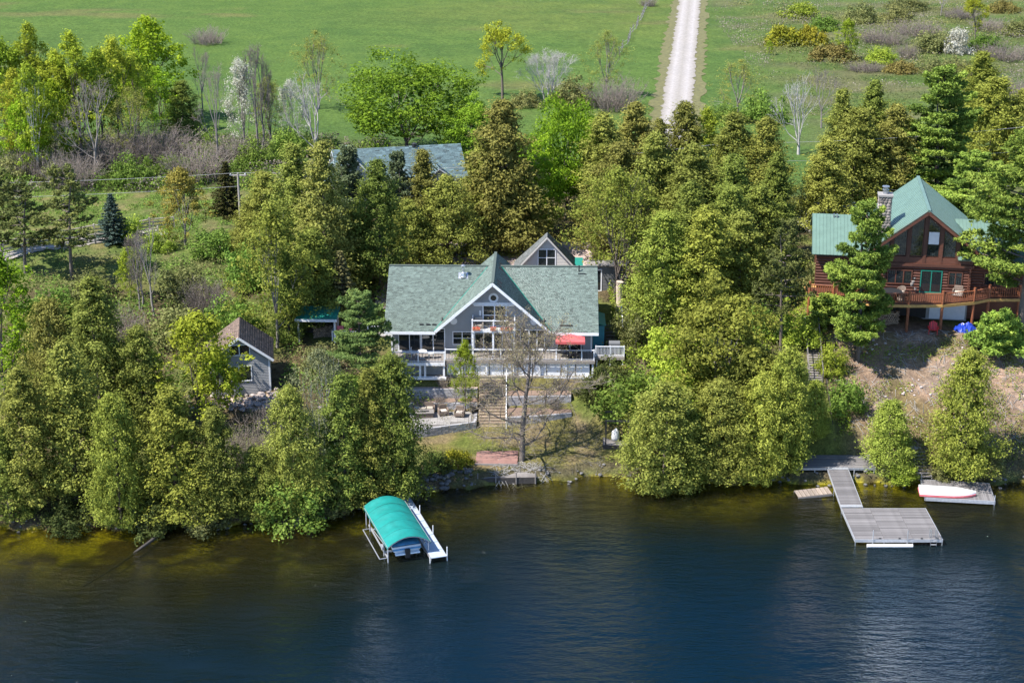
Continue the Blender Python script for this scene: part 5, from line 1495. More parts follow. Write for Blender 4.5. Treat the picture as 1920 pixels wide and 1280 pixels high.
L = {
 'cedar_olive':  leaf_mat('olive_cedar_sprays', (0.094, 0.109, 0.022), (0.212, 0.235, 0.045), (0.336, 0.354, 0.075)),
 'cedar_yellow': leaf_mat('yellow_olive_cedar_sprays', (0.109, 0.134, 0.022), (0.243, 0.280, 0.045), (0.388, 0.421, 0.075)),
 'cedar_brown':  leaf_mat('brownish_cedar_sprays', (0.094, 0.100, 0.022), (0.214, 0.214, 0.049), (0.326, 0.320, 0.075)),
 'cedar_dark':   leaf_mat('dark_cedar_sprays', (0.066, 0.090, 0.019), (0.158, 0.199, 0.037), (0.278, 0.322, 0.061)),
 'bright':  leaf_mat('bright_green_leaves', (0.111, 0.189, 0.012), (0.221, 0.335, 0.017), (0.354, 0.466, 0.029), .38),
 'lime':    leaf_mat('lime_spring_leaves', (0.151, 0.212, 0.018), (0.271, 0.347, 0.029), (0.391, 0.476, 0.046), .38),
 'limey':   leaf_mat('yellow_green_leaves', (0.183, 0.218, 0.021), (0.309, 0.344, 0.033), (0.428, 0.457, 0.052), .38),
 'maple':   leaf_mat('maple_leaves', (0.078, 0.156, 0.014), (0.153, 0.281, 0.022), (0.252, 0.393, 0.034), .35),
 'maple2':  leaf_mat('fresh_maple_leaves', (0.097, 0.181, 0.012), (0.196, 0.311, 0.017), (0.308, 0.426, 0.026), .35),
 'bud':     leaf_mat('budding_leaves', (0.146, 0.160, 0.039), (0.245, 0.263, 0.060), (0.330, 0.340, 0.079), .35),
 'willow':  leaf_mat('budding_willow_leaves', (0.086, 0.115, 0.018), (0.172, 0.199, 0.032), (0.247, 0.266, 0.046), .35),
 'willowgrey': leaf_mat('grey_green_birch_buds', (.120, .130, .060), (.195, .205, .095), (.270, .275, .140), .3),
 'elm':     leaf_mat('yellow_elm_leaves', (.200, .215, .016), (.310, .325, .028), (.400, .410, .045), .38),
 'orange':  leaf_mat('orange_maple_buds', (.170, .145, .030), (.265, .225, .045), (.350, .300, .065), .3),
 'blossom': leaf_mat('white_blossom', (.240, .240, .150), (.460, .450, .360), (.640, .630, .560), .3, val=.08),
 'pine':    leaf_mat('white_pine_needles', (0.075, 0.126, 0.026), (0.207, 0.303, 0.053), (0.387, 0.488, 0.086), .2),
 'pine_blue': leaf_mat('blue_green_pine_needles', (0.058, 0.094, 0.034), (0.144, 0.214, 0.062), (0.264, 0.336, 0.096), .2),
 'pine_pale': leaf_mat('pale_pine_needles', (.065, .090, .045), (.130, .165, .080), (.200, .235, .115), .2),
 'ppine':   leaf_mat('sparse_pine_needles', (0.071, 0.086, 0.025), (0.151, 0.172, 0.051), (0.237, 0.252, 0.071), .2),
 'spruce_blue': leaf_mat('blue_spruce_needles', (.040, .075, .058), (.085, .130, .105), (.150, .200, .170), .15),
 'spruce_dark': leaf_mat('dark_spruce_needles', (0.027, 0.033, 0.010), (0.065, 0.065, 0.020), (0.115, 0.106, 0.033), .15),
 'spruce_olive': leaf_mat('pale_olive_spruce_needles', (0.114, 0.108, 0.046), (0.220, 0.203, 0.085), (0.333, 0.300, 0.130), .15),
 'shrub_green': leaf_mat('green_bush_leaves', (0.075, 0.134, 0.023), (0.156, 0.248, 0.041), (0.256, 0.353, 0.067), .35),
 'shrub_lime':  leaf_mat('lime_bush_leaves', (0.141, 0.200, 0.025), (0.281, 0.360, 0.043), (0.420, 0.494, 0.067), .35),
 'shrub_olive': leaf_mat('olive_bush_leaves', (0.086, 0.099, 0.033), (0.179, 0.191, 0.064), (0.273, 0.271, 0.097), .3),
 'shrub_dark':  leaf_mat('dark_bush_leaves', (0.040, 0.056, 0.016), (0.088, 0.110, 0.030), (0.144, 0.169, 0.045), .3),
 'shrub_yellow': leaf_mat('yellow_juniper_sprays', (0.140, 0.149, 0.019), (0.289, 0.281, 0.027), (0.430, 0.399, 0.041), .25),
 'shrub_orange': leaf_mat('rusty_juniper_sprays', (.105, .088, .026), (.185, .152, .044), (.255, .212, .062), .25),
 'tanbud': leaf_mat('tan_breaking_buds', (.190, .155, .075), (.290, .240, .115), (.380, .320, .160), .3),
 'dome': leaf_mat('yellow_olive_bush_leaves', (0.117, 0.118, 0.021), (0.242, 0.242, 0.039), (0.366, 0.353, 0.063), .32),
 'twigtip': leaf_mat('brown_twig_tips', (.150, .125, .105), (.210, .175, .145), (.270, .230, .190), .15),
}
BK = {
 'brown': simple('brown_bark', (.115, .092, .075), .9, .35, 6, rnd=.2, stretch=(3, 3, .6)),
 'grey': simple('grey_bark', (.21, .185, .165), .9, .3, 6, rnd=.15, stretch=(3, 3, .6)),
 'silver': simple('bleached_dead_wood', (.37, .35, .325), .85, .22, 5, rnd=.1, stretch=(3, 3, .6)),
 'birch': simple('white_birch_bark', (.55, .52, .49), .8, .3, 4, rnd=.1, stretch=(1, 1, 4)),
 'twig': simple('purple_grey_twigs', (.21, .172, .145), .9, .25, 4, rnd=.2),
 'snag': simple('barkless_snag_wood', (.42, .345, .27), .85, .25, 5, stretch=(3, 3, .6)),
 'dark': simple('dark_limb_bark', (.15, .125, .105), .9, .35, 6, stretch=(3, 3, .6)),
}

# ------------------------------------------------------------------ foliage and branch geometry
def unit(v):
    return v / np.maximum(np.linalg.norm(v, axis=-1, keepdims=True), 1e-9)

def leaf_cards(C, Nn, size, rs, aspect=.62, axis=None):
    """one rhombic leaf (or spray) per centre: long axis random in the leaf plane, or along 'axis'"""
    n = len(C)
    a = rs.randn(n, 3) if axis is None else axis + .35 * rs.randn(n, 3)
    Nn = unit(Nn)
    a = unit(a - (a * Nn).sum(1, keepdims=True) * Nn)
    b = np.cross(Nn, a)
    s = np.asarray(size).reshape(-1, 1) * np.ones((n, 1))
    bend = Nn * s * .12
    V = np.stack([C - a * s * .5, C + b * s * .5 * aspect + bend, C + a * s * .5, C - b * s * .5 * aspect + bend], 1).reshape(-1, 3)
    return V

def quads(n):
    return np.arange(4 * n).reshape(n, 4)

def crown_mesh(name, Vs, Ts):
    V = np.concatenate(Vs); T_ = np.repeat(np.clip(np.concatenate(Ts), 0, 1), 4)
    return np_mesh(name, V, quads(len(V) // 4), tint=T_)

def branch_mesh(name, segs, k=5):
    P0 = np.array([s[0] for s in segs], float); P1 = np.array([s[1] for s in segs], float)
    r0 = np.array([s[2] for s in segs]); r1 = np.array([s[3] for s in segs])
    d = unit(P1 - P0); ref = np.where(np.abs(d[:, 2:]) > .9, np.array([[1., 0, 0]]), np.array([[0, 0, 1.]]))
    a = unit(np.cross(d, ref)); b = np.cross(d, a)
    th = np.arange(k) * 2 * np.pi / k
    ring = a[:, None] * np.cos(th)[None, :, None] + b[:, None] * np.sin(th)[None, :, None]
    V = np.concatenate([P0[:, None] + ring * r0[:, None, None], P1[:, None] + ring * r1[:, None, None]], 1).reshape(-1, 3)
    base = (np.arange(len(segs)) * 2 * k)[:, None]
    i = np.arange(k); j = (i + 1) % k
    F = np.stack([base + i, base + j, base + k + j, base + k + i], -1).reshape(-1, 4)
    return np_mesh(name, V, F, smooth=True)

def bent(p, d, L_, r0, r1, rs, n=3, wob=.12, lift=0.0):
    """a limb as n short segments that wander a little; returns segments, end point and end direction"""
    segs = []; p = np.array(p, float); d = unit(np.array(d, float))
    for i in range(n):
        d = unit(d + rs.randn(3) * wob + np.array([0, 0, lift]))
        q = p + d * L_ / n
        segs.append((p, q, r0 + (r1 - r0) * i / n, r0 + (r1 - r0) * (i + 1) / n)); p = q
    return segs, p, d

def clusters(cs, rad, m, rs, size, up=.45, flat=1.0, tint0=None, shell=.55, aspect=.62, spread=.16):
    """leaf sprays packed in flattened balls round the centres cs"""
    n = len(cs)
    rad = np.asarray(rad) * np.ones(n)
    dirs = unit(rs.randn(n, m, 3)); rho = (shell + (1 - shell) * rs.rand(n, m, 1))
    off = dirs * rho * rad[:, None, None] * np.array([1, 1, flat])
    C = (np.asarray(cs)[:, None] + off).reshape(-1, 3)
    Nn = (dirs + np.array([0, 0, up]) + .55 * rs.randn(n, m, 3)).reshape(-1, 3)
    sz = size[0] * .75 + (size[1] * 1.25 - size[0] * .75) * rs.rand(n * m) ** 1.9
    t0 = rs.normal(.5, spread, n) if tint0 is None else tint0
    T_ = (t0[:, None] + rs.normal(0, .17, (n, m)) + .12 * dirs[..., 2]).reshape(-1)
    return leaf_cards(C, Nn, sz, rs, aspect), T_

# each species: a few prototypes of nominal height and radius -> (trunk mesh, crown mesh or None, h, r)
def make_cedar(seed, h=11.0, r=2.7, fat=.60, n=200, bare=.03, skirt=.14):
    rs = np.random.RandomState(seed)
    ts = bare + (1 - bare) * np.sort(rs.rand(n) ** 1.12)
    az = np.arange(n) * 2.39996 + rs.randn(n) * .35
    lob = 1 + .20 * np.sin(2 * az + seed) + .13 * np.sin(5 * az + 3 * ts * 6.28 + seed * 2) + .12 * rs.randn(n)
    u = (ts - bare) / (1 - bare)
    Rr = r * np.minimum(1, (u + .05) / skirt) ** .5 * (1 - u) ** fat * lob
    Rr = np.maximum(Rr, .12)
    out = np.stack([np.cos(az), np.sin(az), 0 * az], 1)
    depth = rs.uniform(.66, .98, n)
    cs = out * (Rr * depth)[:, None] + np.stack([0 * az, 0 * az, ts * h - .12 * Rr], 1)
    rad = np.clip(.30 + .22 * Rr / r * 2.0, .3, .80) * rs.uniform(.75, 1.25, n) * (r / 2.7) ** .5
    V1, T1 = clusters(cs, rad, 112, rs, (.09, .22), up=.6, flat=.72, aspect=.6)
    # sprays that poke out past the clumps give the ragged outline
    k = n * 11
    i = rs.randint(0, n, k)
    tip = cs[i] + out[i] * (rad[i] * rs.uniform(.7, 1.45, k))[:, None] + rs.randn(k, 3) * .16 + np.array([0, 0, .1])
    V2 = leaf_cards(tip, out[i] * .3 + np.array([0, 0, .9]) + .45 * rs.randn(k, 3), rs.uniform(.12, .27, k), rs, .42, out[i] + np.array([0, 0, .35]))
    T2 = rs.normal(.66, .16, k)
    # large inner leaves that stop see-through, shade painted in as a darker tint
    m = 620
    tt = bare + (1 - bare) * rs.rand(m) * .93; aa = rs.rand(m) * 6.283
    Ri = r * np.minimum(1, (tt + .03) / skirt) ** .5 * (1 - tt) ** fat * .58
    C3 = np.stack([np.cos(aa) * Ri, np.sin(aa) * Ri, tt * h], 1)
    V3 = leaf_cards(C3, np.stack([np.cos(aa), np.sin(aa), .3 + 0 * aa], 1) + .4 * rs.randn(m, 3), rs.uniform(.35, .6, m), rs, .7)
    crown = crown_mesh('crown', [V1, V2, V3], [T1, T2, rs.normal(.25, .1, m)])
    segs, _, _ = bent((0, 0, -.4), (0, 0, 1), h * .93, .19 * h / 11, .03, rs, 6, .010)
    for q in range(14):
        t = rs.uniform(.05, .8); a = rs.rand() * 6.28
        s2, _, _ = bent((0, 0, t * h), (math.cos(a), math.sin(a), .25), r * (1 - t) * .8, .035, .012, rs, 2, .1)
        segs += s2
    return branch_mesh('trunk', segs), crown, h, r

def make_pine(seed, h=15.0, r=4.4, low=.12, step=.58, per=5, dens=1.0, fat=.62, tuft=(.26, .46), plate=.34):
    rs = np.random.RandomState(seed)
    segs, _, _ = bent((0, 0, -.4), (0, 0, 1), h * .97, .26 * h / 15, .03, rs, 7, .025)
    Cs, Ns, Ax, Tn = [], [], [], []
    z = low * h; k = 0
    while z < .985 * h:
        t = z / h
        u = (t - low) / (1 - low)
        Lm = r * (1 - u) ** fat * min(1, .62 + u * 2.2)
        nb = per if t < .85 else 4
        for b in range(nb):
            a = k * 1.9 + b * 6.283 / nb + rs.randn() * .3
            Lb = Lm * rs.uniform(.5, 1.22) + .25
            el = rs.uniform(.02, .24) + .55 * max(0, u - .6)
            d = np.array([math.cos(a), math.sin(a), el])
            s2, tip, dd = bent((0, 0, z + rs.randn() * .1), d, Lb, .03 + .012 * Lb, .012, rs, 3, .07, .05)
            segs += s2
            pts = np.array([s2[0][0]] + [s[1] for s in s2])
            nt_ = int((10 + 15 * Lb) * dens)
            f = 1 - .70 * rs.rand(nt_) ** 1.25
            pos = np.stack([np.interp(f * 3, [0, 1, 2, 3], pts[:, i]) for i in range(3)], 1)
            side = unit(np.cross(dd, [0, 0, 1.0]))
            lat = rs.uniform(-1, 1, nt_) * plate * Lb * np.sin(np.clip((1.18 - f) * 2.9, .25, 3.14))
            pos = pos + side * lat[:, None] + np.stack([0 * f, 0 * f, rs.uniform(-.10, .32, nt_)], 1)
            m = 9
            dirs = unit(rs.randn(nt_, m, 3) + dd * .7 + np.array([0, 0, .75]))
            ln = rs.uniform(tuft[0], tuft[1], (nt_, m, 1))
            C = pos[:, None] + dirs * ln * .42
            nn = np.cross(dirs, rs.randn(nt_, m, 3)) + np.array([0, 0, .9])
            Cs.append(C.reshape(-1, 3)); Ax.append(dirs.reshape(-1, 3)); Ns.append(nn.reshape(-1, 3))
            Tn.append((rs.normal(.5, .16) + .22 * (f[:, None] - .6) + rs.normal(0, .14, (nt_, m))).reshape(-1))
        z += step * rs.uniform(.75, 1.25) * (1 if t < .8 else .7); k += 1
    C = np.concatenate(Cs); n = len(C)
    rs2 = np.random.RandomState(seed + 1)
    V = leaf_cards(C, np.concatenate(Ns), rs2.uniform(tuft[0], tuft[1], n), rs2, .30, np.concatenate(Ax) * 3)
    return branch_mesh('trunk', segs), crown_mesh('crown', [V], [np.concatenate(Tn)]), h, r

def make_spruce(seed, h=7.0, r=2.2):
    rs = np.random.RandomState(seed)
    segs, _, _ = bent((0, 0, -.3), (0, 0, 1), h * .97, .13, .02, rs, 5, .015)
    Cs, Ax, Tn = [], [], []
    z = .05 * h; k = 0
    while z < .98 * h:
        u = z / h
        for b in range(9):
            a = k * 2.1 + b * .698 + rs.randn() * .15
            Lb = r * (1 - u) ** .92 * rs.uniform(.75, 1.1) + .08
            d = np.array([math.cos(a), math.sin(a), -.12 + .5 * u])
            s2, tip, dd = bent((0, 0, z), d, Lb, .025, .008, rs, 2, .04, .04); segs += s2
            n_ = int(14 + 34 * Lb)
            f = .25 + .78 * rs.rand(n_)
            side = np.array([-math.sin(a), math.cos(a), 0])
            lat = rs.uniform(-1, 1, n_) * .28 * Lb * (1.15 - f)
            pos = np.array([0, 0, z]) + np.outer(f, tip - np.array([0, 0, z])) + np.outer(lat, side) + np.stack([0 * f, 0 * f, rs.uniform(-.1, .08, n_)], 1)
            Cs.append(pos); Ax.append(np.tile(dd, (n_, 1)) + side * np.sign(lat)[:, None] * .6); Tn.append(rs.normal(.32, .12, n_) + .4 * (f - .4))
        z += .34 * rs.uniform(.85, 1.15) * (h / 7); k += 1
    C = np.concatenate(Cs); n = len(C)
    V = leaf_cards(C, np.array([[0, 0, 1.0]]) + .55 * rs.randn(n, 3), rs.uniform(.2, .36, n), rs, .42, np.concatenate(Ax) * 2)
    return branch_mesh('trunk', segs), crown_mesh('crown', [V], [np.concatenate(Tn)]), h, r

def skeleton(rs, h, r, trunk=.3, kids=(4, 4, 4), spread=.75, ratio=.62, forks=1, lift=.1, r0=.2, wob=.14):
    """trunk and limbs of a broadleaf tree, scaled afterwards to height h and radius r; returns segments by level and the twig tips"""
    lv = [[] for _ in range(len(kids) + 1)]
    roots = []
    for f in range(forks):
        lean = np.array([0, 0, 1.0]) if forks == 1 else np.array([rs.randn() * .22, rs.randn() * .22, 1])
        s, p, d = bent((rs.randn() * .12 * (forks > 1), rs.randn() * .12 * (forks > 1), -.3), lean, h * trunk + .3, r0, r0 * .72, rs, 4, .05)
        lv[0] += s; roots.append((p, d, r0 * .7, s))
    tips = []
    def grow(p, d, L_, rad, level):
        n = kids[level]
        for c in range(n):
            a = 6.283 * (c + rs.rand() * .7) / n
            ref = np.array([1.0, 0, 0]) if abs(d[0]) < .8 else np.array([0, 1.0, 0])
            e1 = unit(np.cross(d, ref)); e2 = np.cross(d, e1)
            sp = spread * rs.uniform(.6, 1.25) * (.45 if c == 0 and level == 0 else 1)
            nd = unit(d + (e1 * math.cos(a) + e2 * math.sin(a)) * sp)
            s, q, dd = bent(p, nd, L_ * rs.uniform(.7, 1.2), rad * .62, rad * .34, rs, 3, wob, lift)
            lv[level + 1] += s
            if level + 1 < len(kids):
                grow(q, dd, L_ * ratio, rad * .5, level + 1)
                k = s[1][1]
                grow_side(k, dd, L_ * ratio * .8, rad * .42, level + 1)
            else:
                tips.append(q); tips.append(s[1][1])
    def grow_side(p, d, L_, rad, level):
        s, q, dd = bent(p, unit(d + rs.randn(3) * .6), L_, rad * .55, rad * .3, rs, 2, wob, lift)
        lv[level] += s; tips.append(q)
    for p, d, rr, s in roots:
        grow(p, d, h * .32, rr, 0)
        for k in range(2):
            q = s[2 + k][1]
            a = rs.rand() * 6.28
            s2, e, dd = bent(q, (math.cos(a), math.sin(a), .5), h * .26, rr * .5, rr * .2, rs, 3, wob, lift)
            lv[1] += s2; tips.append(e)
            if len(kids) > 1: grow(e, dd, h * .2, rr * .4, min(1, len(kids) - 1))
    tips = np.array(tips)
    segs = [x for l_ in lv for x in l_]
    zt = np.percentile(tips[:, 2], 99); rt = np.percentile(np.hypot(tips[:, 0], tips[:, 1]), 93)
    z0 = h * trunk * .7
    def fit(p):
        p = np.array(p, float); w = np.clip((p[..., 2] - z0 * .3) / (h * .25), 0, 1)
        sx = 1 + (r * .92 / rt - 1) * w
        zz = np.where(p[..., 2] > z0, z0 + (p[..., 2] - z0) * (h * .985 - z0) / (zt - z0), p[..., 2])
        return np.stack([p[..., 0] * sx, p[..., 1] * sx, zz], -1)
    segs = [(fit(a), fit(b), c, d) for a, b, c, d in segs]
    return segs, fit(tips)

def make_broad(seed, h, r, m=34, size=(.16, .30), rad=.62, kids=(4, 4, 3), trunk=.28, spread=.7, forks=1, r0=.2, lift=.1, fill=True, crowd=None):
    rs = np.random.RandomState(seed)
    segs, tips = skeleton(rs, h, r, trunk, kids, spread, forks=forks, r0=r0, lift=lift)
    if crowd and len(tips) > crowd: tips = tips[rs.permutation(len(tips))[:crowd]]
    V, T_ = clusters(tips, rad * rs.uniform(.6, 1.3, len(tips)), m, rs, size, up=.4, flat=.75, shell=.2)
    return branch_mesh('trunk', segs, 5), crown_mesh('crown', [V], [T_]), h, r

def make_dense(seed, h, r, n):
    """a closed round crown: leaf clumps over a lobed dome, limbs inside"""
    rs = np.random.RandomState(seed)
    segs, tips = skeleton(rs, h * .8, r * .7, .14, (5, 4), .75, r0=.24)
    d = unit(rs.randn(n, 3)); d[:, 2] = np.where(d[:, 2] < -.8, -d[:, 2], d[:, 2])
    az = np.arctan2(d[:, 1], d[:, 0])
    lob = 1 + .14 * np.sin(3 * az + seed) + .12 * np.sin(2.5 * d[:, 2] * 3 + 2 * az) + .09 * rs.randn(n)
    cs = d * np.array([r, r, h * .49]) * (lob * rs.uniform(.72, .93, n))[:, None] + np.array([0, 0, h * .52])
    V, T_ = clusters(cs, r * .23 * rs.uniform(.6, 1.25, n), 120, rs, (.18, .36), up=.55, flat=.75, shell=.4)
    m = 900  # inner leaves, shade painted in as a darker tint
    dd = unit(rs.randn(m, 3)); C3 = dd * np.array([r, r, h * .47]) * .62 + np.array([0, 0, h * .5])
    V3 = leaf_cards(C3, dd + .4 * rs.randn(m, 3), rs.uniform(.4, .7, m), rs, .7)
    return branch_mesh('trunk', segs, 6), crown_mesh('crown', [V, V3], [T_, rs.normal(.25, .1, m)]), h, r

def make_airy(seed, h, r, n, m, size, low=.14, rad=.24, forks=1, r0=.18, top=.5):
    """an open spring crown: limbs seen through scattered leaf clumps from low on the stem to the tip"""
    rs = np.random.RandomState(seed)
    segs, tips = skeleton(rs, h * .96, r * .8, .2, (4, 4, 3), .5, forks=forks, r0=r0)
    t = rs.rand(n) ** .8
    z = low + (1 - low) * t
    az = rs.rand(n) * 6.283
    prof = np.sin(np.clip(t * (1 - top * .12) + .10, 0, 1) * np.pi) ** .62
    lob = 1 + .22 * np.sin(2 * az + 5 * t + seed) + .12 * rs.randn(n)
    rr = r * prof * lob * np.sqrt(rs.uniform(.18, .92, n))
    cs = np.stack([np.cos(az) * rr, np.sin(az) * rr, z * h], 1)
    V, T_ = clusters(cs, r * rad * rs.uniform(.55, 1.3, n), m, rs, size, up=.5, flat=.8, shell=.15)
    V2, T2 = clusters(tips, r * rad * .8 * rs.uniform(.5, 1.2, len(tips)), max(8, m // 4), rs, size, up=.5, shell=.15)
    return branch_mesh('trunk', segs, 5), crown_mesh('crown', [V, V2], [T_, T2]), h, r

def make_bare(seed, h, r, kids=(4, 4, 3), trunk=.28, spread=.6, forks=1, r0=.17, twigs=5, lift=.12, tl=.5):
    rs = np.random.RandomState(seed)
    segs, tips = skeleton(rs, h, r, trunk, kids, spread, forks=forks, r0=r0, lift=lift)
    n = len(tips) * twigs
    P = np.repeat(tips, twigs, 0); d = unit(rs.randn(n, 3) * .7 + unit(P - np.array([0, 0, h * .35])) * .9 + np.array([0, 0, .3]))
    ln = rs.uniform(.4, 1.3, (n, 1)) * tl
    mid = P + d * ln * .5 + rs.randn(n, 3) * .05
    end = mid + unit(d + rs.randn(n, 3) * .4) * ln * .5
    tw = [(P[i], mid[i], .012, .009) for i in range(n)] + [(mid[i], end[i], .009, .004) for i in range(n)]
    return branch_mesh('trunk', segs, 5), branch_mesh('twigs', tw, 3), h, r, end

def make_shrub(seed, h=2.6, r=2.0, n=58, m=78, size=(.12, .24), rough=.2):
    rs = np.random.RandomState(seed)
    d = unit(rs.randn(n, 3)); d[:, 2] = np.abs(d[:, 2]) * 1.0 - .12
    lob = 1 + rough * rs.randn(n)
    cs = d * np.array([r, r, h]) * (.78 * lob)[:, None]
    cs[:, 2] = np.maximum(cs[:, 2], .12 * h)
    V, T_ = clusters(cs, .34 * (r + h) / 2 * rs.uniform(.55, 1.05, n), m, rs, size, up=.4, flat=.8, shell=.35)
    k = n * 9; i = rs.randint(0, n, k)
    tip = cs[i] + d[i] * rs.uniform(.2, .55, (k, 1)) * (r + h) * .25 + rs.randn(k, 3) * .15
    V2 = leaf_cards(tip, d[i] + .6 * rs.randn(k, 3), rs.uniform(.12, .26, k), rs)
    segs = []
    for q in range(9):
        c = cs[rs.randint(n)]
        s, _, _ = bent((rs.randn() * .15, rs.randn() * .15, -.2), c, np.linalg.norm(c), .04, .012, rs, 3, .1); segs += s
    return branch_mesh('stems', segs, 4), crown_mesh('foliage', [V, V2], [T_, rs.normal(.6, .15, k)]), h, r

def make_twig(seed, h=3.0, r=2.0, n=170):
    rs = np.random.RandomState(seed)
    segs, tw = [], []
    for q in range(n):
        a = rs.rand() * 6.28; rr = r * .62 * math.sqrt(rs.rand())
        p = np.array([rr * math.cos(a), rr * math.sin(a), -.1])
        lean = rs.uniform(.1, .75) * (rr / r + .25)
        d = unit(np.array([math.cos(a) * lean, math.sin(a) * lean, 1.0]))
        L_ = h * rs.uniform(.5, 1.0) * (1 - .35 * (rr / r) ** 2)
        s, e, dd = bent(p, d, L_, .022, .008, rs, 3, .13); segs += s
        for c in range(6):
            b = s[rs.randint(3)][1]
            s2, e2, _ = bent(b, unit(dd + rs.randn(3) * .6), L_ * rs.uniform(.15, .34), .009, .004, rs, 2, .2); tw += s2
    k = n * 9
    ends = np.array([x[1] for x in tw]); i = rs.randint(0, len(ends), k)
    V = leaf_cards(ends[i] + rs.randn(k, 3) * .07, rs.randn(k, 3), rs.uniform(.04, .1, k), rs)
    return branch_mesh('stems', segs + tw, 3), crown_mesh('twig_tips', [V], [rs.rand(k)]), h, r

P = {}
P['cedar'] = [make_cedar(1, 11, 2.7, .66, 210, .1), make_cedar(2, 12, 2.6, .6, 215, .1), make_cedar(3, 10, 2.9, .55, 205, .06), make_cedar(4, 13, 2.7, .78, 225, .06), make_cedar(5, 9.5, 2.6, .62, 190, .1), make_cedar(6, 12, 2.8, .58, 220, .13), make_cedar(7, 11.5, 2.7, .85, 215, .05)]
P['cedarshrub'] = [make_cedar(21, 7.5, 3.2, .5, 190, .02, .1), make_cedar(22, 9, 3.6, .55, 230, .02, .1)]
P['roundcedar'] = [make_cedar(23, 9, 3.0, .40, 220, .03, .22), make_cedar(24, 8, 3.1, .36, 220, .03, .25)]
P['pine'] = [make_pine(31, 15, 4.6, .12, .95, 5, 1.5, .48, plate=.42), make_pine(32, 14, 4.2, .16, .9, 5, 1.5, .5, plate=.42), make_pine(33, 17, 5.6, .14, 1.05, 5, 1.5, .45, plate=.42), make_pine(34, 18, 6.0, .30, 1.0, 4, 1.6, .42, plate=.42)]
P['slim'] = [make_pine(41, 11, 2.3, .12, .55, 5, 1.0, .7), make_pine(42, 11, 2.2, .15, .6, 5, .8, .6)]
P['ppine'] = [make_pine(51, 11, 3.0, .36, .62, 4, .62, .45, (.22, .42), .26), make_pine(52, 10, 2.8, .40, .6, 4, .6, .45, (.22, .4), .26), make_pine(53, 11, 2.9, .3, .7, 4, .6, .5, (.22, .4), .26)]
P['spinebush'] = [make_pine(55, 3.4, 2.2, .08, .42, 6, 1.5, .5, (.22, .4), .4)]
P['spruce'] = [make_spruce(61), make_spruce(62, 7.2, 2.3)]
P['leafy'] = [make_airy(71, 14, 4.0, 120, 60, (.16, .34)), make_airy(72, 15, 3.6, 120, 60, (.16, .34)), make_airy(73, 11, 3.7, 105, 66, (.15, .32), .1), make_airy(74, 9, 3.3, 95, 66, (.14, .3), .08)]
P['dense'] = [make_dense(75, 12.5, 6.4, 150), make_dense(76, 12, 4.6, 120)]
P['budding'] = [make_airy(81, 11, 3.4, 110, 46, (.09, .19), .16), make_airy(82, 13.5, 3.8, 140, 50, (.10, .21), .18), make_airy(83, 10, 2.6, 90, 46, (.09, .18), .16, .26, 2, .13)]
P['willow'] = [make_airy(85, 14, 4.8, 160, 72, (.13, .27), .34, .22, 2, .24)]
P['vase'] = [make_broad(87, 12, 4.6, 34, (.15, .3), .8, (5, 4, 3), .42, .62, 1, .22, .02, crowd=330)]
P['bare'] = [make_bare(91, 12, 3.4), make_bare(92, 12, 2.4, (4, 3, 3), .32, .45), make_bare(93, 10, 2.2, (3, 4, 3), .3, .42, 2)]
P['silver'] = [make_bare(95, 11, 4.0, (4, 4, 3), .14, .55, 1, .26, 3), make_bare(96, 9, 3.0, (3, 3, 3), .2, .4, 4, .12, 4, tl=.6)]
P['shrub'] = [make_shrub(101), make_shrub(102, 3.2, 2.1), make_shrub(103, 2.2, 2.2, 64), make_shrub(104, 2.8, 1.8, 50)]
P['mound'] = [make_shrub(111, 1.7, 2.6, 70, 70, (.14, .28), .12), make_shrub(112, 2.0, 2.2, 60, 70, (.14, .28), .12)]
P['twig'] = [make_twig(121), make_twig(122, 3.4, 2.1, 190), make_twig(123, 2.6, 2.3, 180)]
